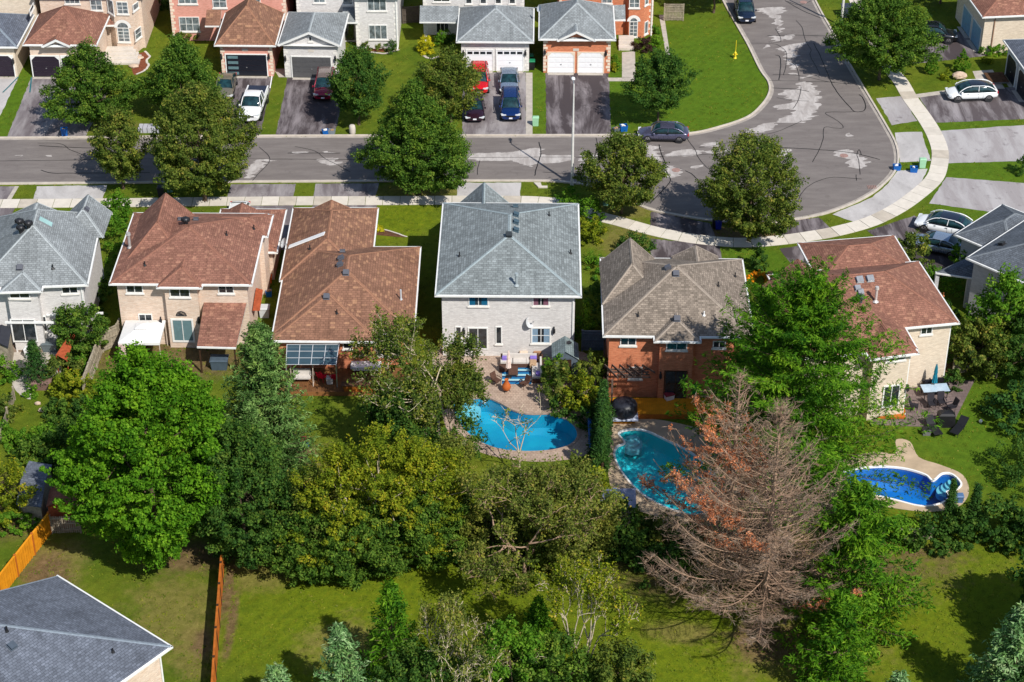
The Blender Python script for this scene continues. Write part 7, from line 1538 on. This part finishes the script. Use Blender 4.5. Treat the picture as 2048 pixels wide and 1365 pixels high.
broadleaf('yellow green tree cut by the left edge above the slate shed', P(-8, 1035), 5.6, 2.7, LF_YEL, 120, z0=.4, kind='egg', ncl=170, m=80, ls=.17, rc=.4)
bush('clipped green hedge below the slate blue shed', 28, 1062, 4.6, 1.5, LF_FRESH, 121, d=1.5, rc=.2, ls=.12, name='hedge', cat='hedge', dens=1.2, sp=.1)
# ---- big backyard trees
b, h_, r_ = base_tree(318, 1118, 672, 300)
broadleaf('huge bright green maple filling the lower left yards', P(318, 1118), 16.6, 5.0, LF_BRIGHT, 130, z0=1.2, kind='egg', ncl=1500, m=90, ls=.215, rc=.5, lobes=.3, inner=.2, gaps=.3, lean=(.03, 0))
broadleaf('dark green tree tucked behind the right side of the bright maple', P(492, 1112), 10.5, 3.6, LF_DARK, 131, z0=.4, kind='oval', ncl=640, m=90, ls=.19, rc=.48, gaps=.25)
conifer('blue green spruce beside the bungalow deck', P(540, 962), 13.0, 4.1, NEED_SPRUCE, 132, z0=.4, dz=.34, nb=10, tuft=.3, el0=-.1, curve=.3, spray=2.8, name='spruce_tree', taper=.7)
conifer('smaller blue green spruce merging with the bright maple', P(515, 1000), 8.5, 2.2, NEED_SPRUCE, 133, z0=.4, dz=.36, nb=9, tuft=.28, spray=2.6)
for i, (u, vb, h2, r2, lb) in enumerate(((690, 1130, 9.6, 3.0, 'yellow green tree left of centre above the lower lawn'), (765, 1120, 10.8, 3.4, 'taller yellow green tree right beside the first'), (640, 1120, 7.2, 2.8, 'lower yellow green tree at the rear fence line'), (850, 1100, 8.5, 3.0, 'yellow green tree merging with the olive centre tree'))):
    broadleaf(lb, P(u, vb), h2, r2, LF_YEL if i != 2 else LF_STREET2, 140 + i, z0=.8, kind='oval', ncl=460, m=70, ls=.165, rc=.4, lobes=.45, gaps=.5, bark=PALEBARK)
for i, (u, vb, h2, r2, lb) in enumerate(((620, 1150, 5.6, 2.4, 'leftmost'), (705, 1160, 5.4, 2.4, 'second'), (790, 1140, 5.6, 2.4, 'third'), (860, 1125, 5.4, 2.2, 'rightmost'))):
    broadleaf(lb + ' darker green tree in the low row before the yellow green trees', P(u, vb), h2, r2, LF_STREET, 400 + i, z0=.2, kind='round', ncl=300, m=80, ls=.17, rc=.4, lobes=.35, gaps=.3)
limb_tree('leaning tree with pale bare limbs in front of the bungalow and white brick house', P(848, 890), 10.0, LF_STREET2, 150, spread=1.0, levels=6, n0=5, m=14, ls=.18, rc=.38, fit=3.9, start=.2, tr=.17, minlev=3, leafp=.6, wig=.4)
limb_tree('darker twiggy tree under the leaning pale limbed tree', P(830, 925), 6.2, LF_DARK, 151, spread=1.0, levels=5, n0=5, m=30, ls=.2, rc=.45, fit=3.0, start=.15, minlev=2, leafp=.9, bark=DEADBARK)
limb_tree('olive centre tree with tangled grey bare branches below the blue pool', P(1050, 1165), 8.6, LF_OLIVE, 152, spread=1.1, levels=6, n0=5, m=11, ls=.17, rc=.36, fit=4.4, start=.18, tr=.2, minlev=3, leafp=.75, bark=DEADBARK, wig=.35)
limb_tree('second olive tree hanging right of the tangled grey one', P(1130, 1130), 6.6, LF_OLIVE, 153, spread=1.0, levels=6, n0=4, m=18, ls=.19, rc=.38, fit=2.8, start=.2, minlev=3, leafp=.85, bark=DEADBARK)
limb_tree('bare white branched sapling reaching over the blue pool', P(1040, 955), 6.0, LF_YEL, 154, spread=.9, levels=4, n0=3, m=4, ls=.16, rc=.3, fit=1.8, start=.3, tr=.08, minlev=4, leafp=.25, bark=PALEBARK)
for i, (u, v, w, h2, mt, lb) in enumerate(((1128, 800, 3.4, 3.0, LF_STREET2, 'left rounded shrub by the small shed and patio'), (1160, 825, 3.2, 3.0, LF_YEL, 'right yellow green shrub above the cedar hedge'), (1110, 770, 1.8, 2.4, LF_FRESH, 'small shrub against the shed corner'), (1190, 780, 2.4, 3.0, LF_STREET2, 'olive shrub beside the dark pergola'), (1118, 832, 1.6, 1.4, LF_DARK, 'low dark shrub overhanging the paver patio'), (1178, 855, 2.2, 1.6, LF_DARK, 'dark shrub at the head of the cedar hedge'))): bush(lb, u, v, w, h2, mt, 160 + i, rc=.4, ls=.2, kind='round')
for i in range(6): conifer(['first', 'second', 'third', 'fourth', 'fifth', 'sixth'][i] + ' cedar of the dark hedge between the two pools counting from the house', P(1205 - i * 1.5, 858 + i * 20), 4.3, 1.15, NEED_DARK, 170 + i, z0=.1, dz=.22, nb=10, tuft=.22, el0=.8, curve=.1, spray=2.6, name='cedar')
# rear lot line undergrowth
ug = [(900, 1105, 3.2, 1.8, LF_DARK), (960, 1120, 3.0, 1.6, LF_STREET), (1010, 1130, 3.2, 1.8, LF_DARK), (1180, 1080, 3.6, 3.0, LF_STREET), (1215, 1110, 3.6, 2.4, LF_DARK), (1270, 1125, 3.6, 2.2, LF_DARK), (1330, 1150, 3.6, 2.0, LF_DARK), (1250, 1070, 3.0, 2.6, LF_DARK), (1390, 1120, 4.0, 2.6, LF_DARK), (1320, 1085, 3.2, 2.0, LF_STREET2), (1450, 1090, 4.0, 2.4, LF_DARK), (1500, 1060, 4.0, 2.2, LF_DARK), (1180, 1000, 2.4, 2.6, LF_YEL), (560, 1120, 3.0, 1.5, LF_DARK), (620, 1080, 3.0, 2.5, LF_DARK), (610, 1010, 3.4, 2.6, LF_DARK), (1860, 1085, 3.6, 1.5, LF_DARK), (1925, 1075, 3.2, 1.9, LF_DARK), (1985, 1070, 3.6, 2.8, LF_DARK), (1790, 1075, 3.4, 1.2, LF_FRESH), (2060, 1100, 4, 3.0, LF_DARK), (1700, 1060, 4, 2.4, LF_FRESH), (1430, 1180, 4, 2.0, LF_STREET2), (890, 960, 2.6, 2.4, LF_STREET2), (900, 1030, 3, 3.0, LF_DARK), (1560, 1150, 4, 2.2, LF_DARK)]
ugl = ['under the yellow green trees at centre', 'below the olive centre tree', 'at the lawn edge below the centre trees', 'left of the low metal roofed shed', 'under the metal roofed shed', 'between the shed and the dead spruce', 'in the shade left of the dead spruce trunk', 'just below the metal roofed shed', 'behind the lower dead branches', 'below the turquoise pool corner', 'under the middle of the dead spruce', 'right under the dead spruce by the pine', 'hanging by the slide and cedar hedge', 'at the top of the long orange brown fence', 'in the gap right of the spruces', 'beside the bungalow lawn', 'below the right end of the dark blue pool', 'under the little cedar by the blue pool', 'in the dark corner at lower right', 'fresh green in front of the brown fence piece', 'at the right edge above the pale pine', 'fresh green under the living pine', 'mixed green low under the dead spruce', 'left of the curved blue pool', 'left below the curved blue pool', 'dark behind the dead spruce foot']
for i, (u, v, w, h2, mt) in enumerate(ug): bush('undergrowth shrub ' + ugl[i], u, v, w, h2, mt, 200 + i, rc=.42, ls=.24, m=50)
bush('patch of rust brown dead ferns at the foot of the centre trees', 900, 1112, 3.2, .7, LF_RUST, 240, d=1.2, m=30); 
conifer('small dark cedar beside the white pool steps at right', P(1897, 1040), 3.6, .8, NEED_DARK, 245, z0=.1, dz=.2, nb=8, tuft=.2, el0=.9, curve=.1, spray=1.6, name='cedar'); conifer('second small cedar to the right of the pool equipment', P(1945, 1045), 3.4, .9, NEED_DARK, 246, z0=.1, dz=.22, nb=8, tuft=.22, el0=.9, curve=.1, spray=1.6, name='cedar')
# ---- pines
def lop(dirs):
    """longer limbs towards given directions"""
    def f(a, t):
        v = .8
        for (ang, amp, w, t0, t1) in dirs:
            if t0 <= t <= t1: v += amp * math.exp(-((math.atan2(math.sin(a - ang), math.cos(a - ang))) / w) ** 2)
        return v
    return f
conifer('tall living white pine with feathery tiers behind the dead spruce', P(1580, 1000), hgt(1580, 1000, 562), 9.0, NEED_PINE, 250, z0=2.0, dz=.62, nb=10, tuft=.33, el0=.0, curve=.16, spray=4.6, name='pine_tree', taper=.6, sub=.55, ragged=.45)
conifer('second white pine reaching left over the taupe roof', P(1512, 880), hgt(1512, 880, 585), 4.0, NEED_PINE, 251, z0=2.5, dz=.75, nb=8, tuft=.36, el0=.1, curve=.25, spray=4.0, name='pine_tree', taper=.5, sub=.65, ragged=.5)
conifer('lower white pine spreading towards the right hand pool', P(1690, 1265), hgt(1690, 1265, 975), 4.8, NEED_PINE, 252, z0=.6, dz=.62, nb=8, tuft=.36, el0=-.05, curve=.25, spray=4.0, name='pine_tree', taper=.6, sub=.65, ragged=.4)
conifer('small bright pine at the foot of the tall one near the bottom edge', P(1665, 1385), 8.0, 3.2, NEED_PINE, 253, z0=.5, dz=.5, nb=8, tuft=.34, spray=4.0, name='pine_tree', sub=.7, ragged=.35)
# ---- the dead spruce
def dead_spruce(label, base, h, R_, seed, tw_=1.0, rust=(.3, .58, .6)):
    g = rs(seed); o = tree_root('dead_spruce', label, 'tree', base); lim = []; C = []; D = []; rustC = []; rustN = []; tw = []; zz = 2.2
    while zz < h - .3:
        f = 1 - zz / h; nb_ = max(3, int(3 + 3.5 * f)); a0 = g.uniform(0, 6.28)
        for i in range(nb_):
            a = a0 + 2 * np.pi * i / nb_ + g.uniform(-.35, .35); left = max(0, math.cos(a - math.pi * .98)); Lb = R_ * (min(1, f * 1.25) ** .85) * g.uniform(.5, 1.08) * (.62 if f > .84 else 1) * (1 + .4 * left * (f > .2)); el = -.3 + g.uniform(-.14, .14) + (1 - f) * 1.0
            hd = np.array([math.cos(a), math.sin(a), 0.]); side = np.array([-hd[1], hd[0], 0.]); ns = max(4, int(Lb / .4)); pts = []; bend = g.uniform(-.12, .12)
            for j in range(ns + 1): q = j / ns; pts.append(np.array([0, 0, zz]) + hd * Lb * q + side * bend * Lb * q * q + np.array([0, 0, Lb * (math.sin(el) * q + .48 * q * q * q)]))
            for j in range(ns): r = .062 * (f + .2); lim.append((pts[j], pts[j + 1], r * (1 - .8 * j / ns) + .012, r * (1 - .8 * (j + 1) / ns) + .01))
            rustp = (left > .35 and rust[0] < f < rust[1] and g.uniform() < rust[2]) or (g.uniform() < .04)
            for j in range(1, ns + 1):
                q = j / ns
                for s in (-1, 1):
                    for _ in range(int(g.uniform() < tw_ * .95) + int(g.uniform() < tw_ * .6)):
                        l2 = Lb * .3 * (1 - .55 * q) * g.uniform(.5, 1.2) + .15; c0 = pts[j] + (pts[j] - pts[j - 1]) * g.uniform(-.5, .5); d2 = hd * g.uniform(.5, 1.0) + side * s * g.uniform(.5, 1.0) + np.array([0, 0, g.uniform(-.05, .45)]); d2 /= np.linalg.norm(d2); e = c0 + d2 * l2 * .6; e2 = e + (d2 + np.array([0, 0, .45])) * l2 * .4; lim.append((c0, e, .018, .013)); lim.append((e, e2, .013, .008))
                        k = int((1.5 + 7 * l2) * (.4 + q)) if q > .3 else 1; tt = g.uniform(.1, 1, k)[:, None]; cc = c0 + (e2 - c0) * tt; dd = d2 + g.normal(size=(k, 3)) * .55 + np.array([0, 0, .35]); C.append(cc + dd * .12); D.append(dd)
                        if rustp and q > .35: rustC.append(c0 + (e2 - c0) * g.uniform(.2, 1, (3, 1)) + g.normal(size=(3, 3)) * .06)
        zz += .52 * (.6 + .6 * f) * g.uniform(.85, 1.15)
    n = 12; trunk = [(np.array([0, 0, h * i / n]), np.array([0, 0, h * (i + 1) / n]), .24 * (1 - i / n) + .03, .24 * (1 - (i + 1) / n) + .02) for i in range(n)]; tubes('trunk', trunk, DEADBARK, o, 8); tubes('bare_branches', lim, DEADBARK, o, 3)
    C = np.concatenate(C); D = np.concatenate(D); V, Q = kites(C, g.normal(size=C.shape), g.uniform(.25, .6, len(C)), g, .055, D); np_mesh('fine_twigs', V, Q, TWIG, o, g.uniform(0, 1, len(C)), kind='stuff')
    if rustC:
        rc_ = np.concatenate(rustC); pos, nn, sz, idx = clumps_to_leaves(rc_, nrm(g.normal(size=rc_.shape)), np.full(len(rc_), .18), 10, .14, g, jit=1.0); V, Q = kites(pos, nn, sz, g, .5); np_mesh('rust_needles', V, Q, LF_RUST, o, g.uniform(0, 1, len(pos)))
    return o
TWIG = leaf_mat('grey_twig', [(.12, .080, .060), (.235, .165, .125), (.36, .275, .215)], .1, tcol=(1, .9, .8))
dead_spruce('large dead spruce with grey bare tiers and rust coloured needles on its left', P(1522, 1265), 17.6, 6.6, 300)
dead_spruce('thinner dead spruce top standing left behind the large dead one', P(1455, 1090), 14.0, 4.0, 301, .4, (.34, .78, .9))
# ---- bottom centre group
conifer('dark green pine with pointed top at the bottom centre', P(790, 1385), hgt(790, 1385, 1165), 2.6, NEED_PINE, 310, z0=.4, dz=.5, nb=7, tuft=.34, spray=2.8, sub=.6, name='pine_tree'); conifer('paler blue green pine left of the dark bottom one', P(690, 1440), hgt(690, 1440, 1250), 2.5, NEED_PALE, 311, z0=.4, dz=.5, nb=7, tuft=.32, spray=2.8, name='pine_tree'); conifer('small pale pine tip at the bottom edge on the left', P(560, 1430), hgt(560, 1430, 1330), 1.6, NEED_PALE, 312, z0=.3, dz=.4, nb=7, tuft=.3, spray=2.4, name='pine_tree')
limb_tree('thin yellow green sapling with bare stems at the bottom centre', P(893, 1420), hgt(893, 1420, 1205), LF_OLIVE, 313, spread=.8, levels=5, n0=4, m=8, ls=.16, rc=.35, fit=2.0, start=.2, minlev=3, leafp=.55); limb_tree('upright yellow green tree with white twigs right of the bottom centre', P(1165, 1400), hgt(1165, 1400, 1130), LF_YEL, 314, spread=.75, levels=6, n0=5, m=8, ls=.15, rc=.35, fit=2.5, start=.15, minlev=3, leafp=.6); limb_tree('bare twiggy sapling in front of the bottom pines', P(950, 1470), hgt(950, 1470, 1270), LF_OLIVE, 315, spread=.9, levels=5, n0=5, m=6, ls=.15, rc=.35, fit=2.4, start=.15, minlev=3, leafp=.5)
broadleaf('bright green round tree at the bottom right of the centre group', P(1020, 1440), hgt(1020, 1440, 1262), 2.2, LF_FRESH, 316, z0=.4, kind='round', ncl=170, m=70, ls=.2, rc=.42); conifer('dark teal young pine behind the bottom right saplings', P(1075, 1345), hgt(1075, 1345, 1195), 1.7, NEED_PINE, 317, z0=.3, dz=.42, nb=7, tuft=.3, name='pine_tree'); broadleaf('olive bushy tree at the bottom edge near the sapling', P(1235, 1450), hgt(1235, 1450, 1300), 2.0, LF_STREET2, 318, z0=.3, kind='round', ncl=150, rc=.45); broadleaf('dark bushy growth at the very bottom centre', P(850, 1440), hgt(850, 1440, 1310), 2.4, LF_DARK, 319, z0=.2, kind='round', ncl=170, rc=.45); broadleaf('low green growth between the bottom pines and sapling', P(1100, 1440), hgt(1100, 1440, 1290), 2.4, LF_STREET, 320, z0=.2, kind='round', ncl=160, rc=.45)
conifer('pale blue green pine at the bottom right corner', P(2010, 1440), hgt(2010, 1440, 1215), 3.4, NEED_PALE, 321, z0=.4, dz=.55, nb=7, tuft=.38, spray=3.0, sub=.65, name='pine_tree'); conifer('tip of a small pine at the bottom edge right of the dead spruce', P(1790, 1420), hgt(1790, 1420, 1345), 1.3, NEED_PALE, 322, z0=.2, dz=.4, tuft=.3, name='pine_tree')
# trees just outside the frame whose shade falls on the lower right lawn
broadleaf('dark tree cut by the right edge beside the lower lawn', P(2135, 1300), 7.0, 3.2, LF_DARK, 330, kind='round', ncl=300, rc=.6, ls=.28); broadleaf('tree beyond the lower right corner shading the lawn', P(2290, 1440), 11.5, 5.0, LF_DARK, 331, kind='round', ncl=420, rc=.65, ls=.3); broadleaf('tree below the frame shading the lower right lawn', P(2120, 1640), 9.0, 4.4, LF_DARK, 332, kind='round', ncl=360, rc=.65, ls=.3)

broadleaf('olive yellow tree covering the left end of the curved blue pool', P(900, 1010), 5.6, 2.0, LF_OLIVE, 410, z0=.3, kind='oval', ncl=230, m=60, ls=.16, rc=.4, lobes=.4, gaps=.4)

# ---- rough grass: low tufts and weeds over every lawn
def grass():
    g = rs(900); n = 60000; X = g.uniform(-62, 62, n); Y = 84 + 112 * g.uniform(0, 1, n) ** 1.35; keep = np.ones(n, bool)
    keep &= np.abs(X) < 0.262 * Y + 8
    road = np.array([(p.x, p.y) for p in NW + SW[::-1]])
    def inside(poly):
        c = np.zeros(len(X), bool); m = len(poly)
        for i in range(m):
            x0, y0 = poly[i]; x1, y1 = poly[(i + 1) % m]
            if y0 == y1: continue
            c ^= ((y0 > Y) != (y1 > Y)) & (X < (x1 - x0) * (Y - y0) / (y1 - y0) + x0)
        return c
    for poly in SHEETS: keep &= ~inside(poly)
    for q in (POOL4, POOL5, POOL6): keep &= ~inside(np.array([(p.x, p.y) for p in q]))
    wk = np.array([(p.x, p.y) for p in offset_line(walk, .85) + offset_line(walk, -.85)[::-1]]); keep &= ~inside(wk)
    X, Y = X[keep], Y[keep]; dens = np.sin(X * .9) * np.sin(Y * .7 + X * .3) + np.sin(X * 2.3 + 1) * np.sin(Y * 1.9) * .6 + g.normal(0, .5, len(X)); k = dens > -.2; X, Y = X[k], Y[k]
    m = 4; C = np.repeat(np.stack([X, Y, np.full(len(X), .03)], 1), m, 0); C[:, :2] += g.normal(0, .09, (len(C), 2)); N = g.normal(size=C.shape) * .5 + np.array([[0, -.4, .9]]); D = g.normal(size=C.shape) * .6 + np.array([[0, 0, .5]])
    V, Q = kites(C, N, g.uniform(.07, .17, len(C)), g, .5, D); o = np_mesh('grass_tufts', V, Q, GT, None, np.clip(g.normal(.5, .22, len(C)), 0, 1)); o['kind'] = 'stuff'; o['label'] = 'rough tufts and weeds in the lawns'; o['category'] = 'grass'
GT = leaf_mat('grass_blade', [(.045, .085, .006), (.10, .15, .010), (.16, .19, .016), (.26, .23, .05)], .2)
grass()

limb_tree('small sparse tree shading the left edge of the paver patio', P(902, 880), 6.2, LF_STREET2, 420, spread=1.0, levels=5, n0=5, m=18, ls=.17, rc=.36, fit=2.1, start=.2, tr=.08, minlev=2, leafp=.8)

for i, (u, vb, h2, r2, lb) in enumerate(((985, 1115, 5.0, 2.3, 'left'), (1060, 1140, 4.6, 2.4, 'middle'), (1135, 1150, 5.4, 2.2, 'right'))):
    broadleaf(lb + ' olive bushy tree filling the foot of the tangled centre tree', P(u, vb), h2, r2, LF_OLIVE if i != 1 else LF_STREET2, 430 + i, z0=.2, kind='oval', ncl=230, m=70, ls=.16, rc=.4, lobes=.4, gaps=.35)
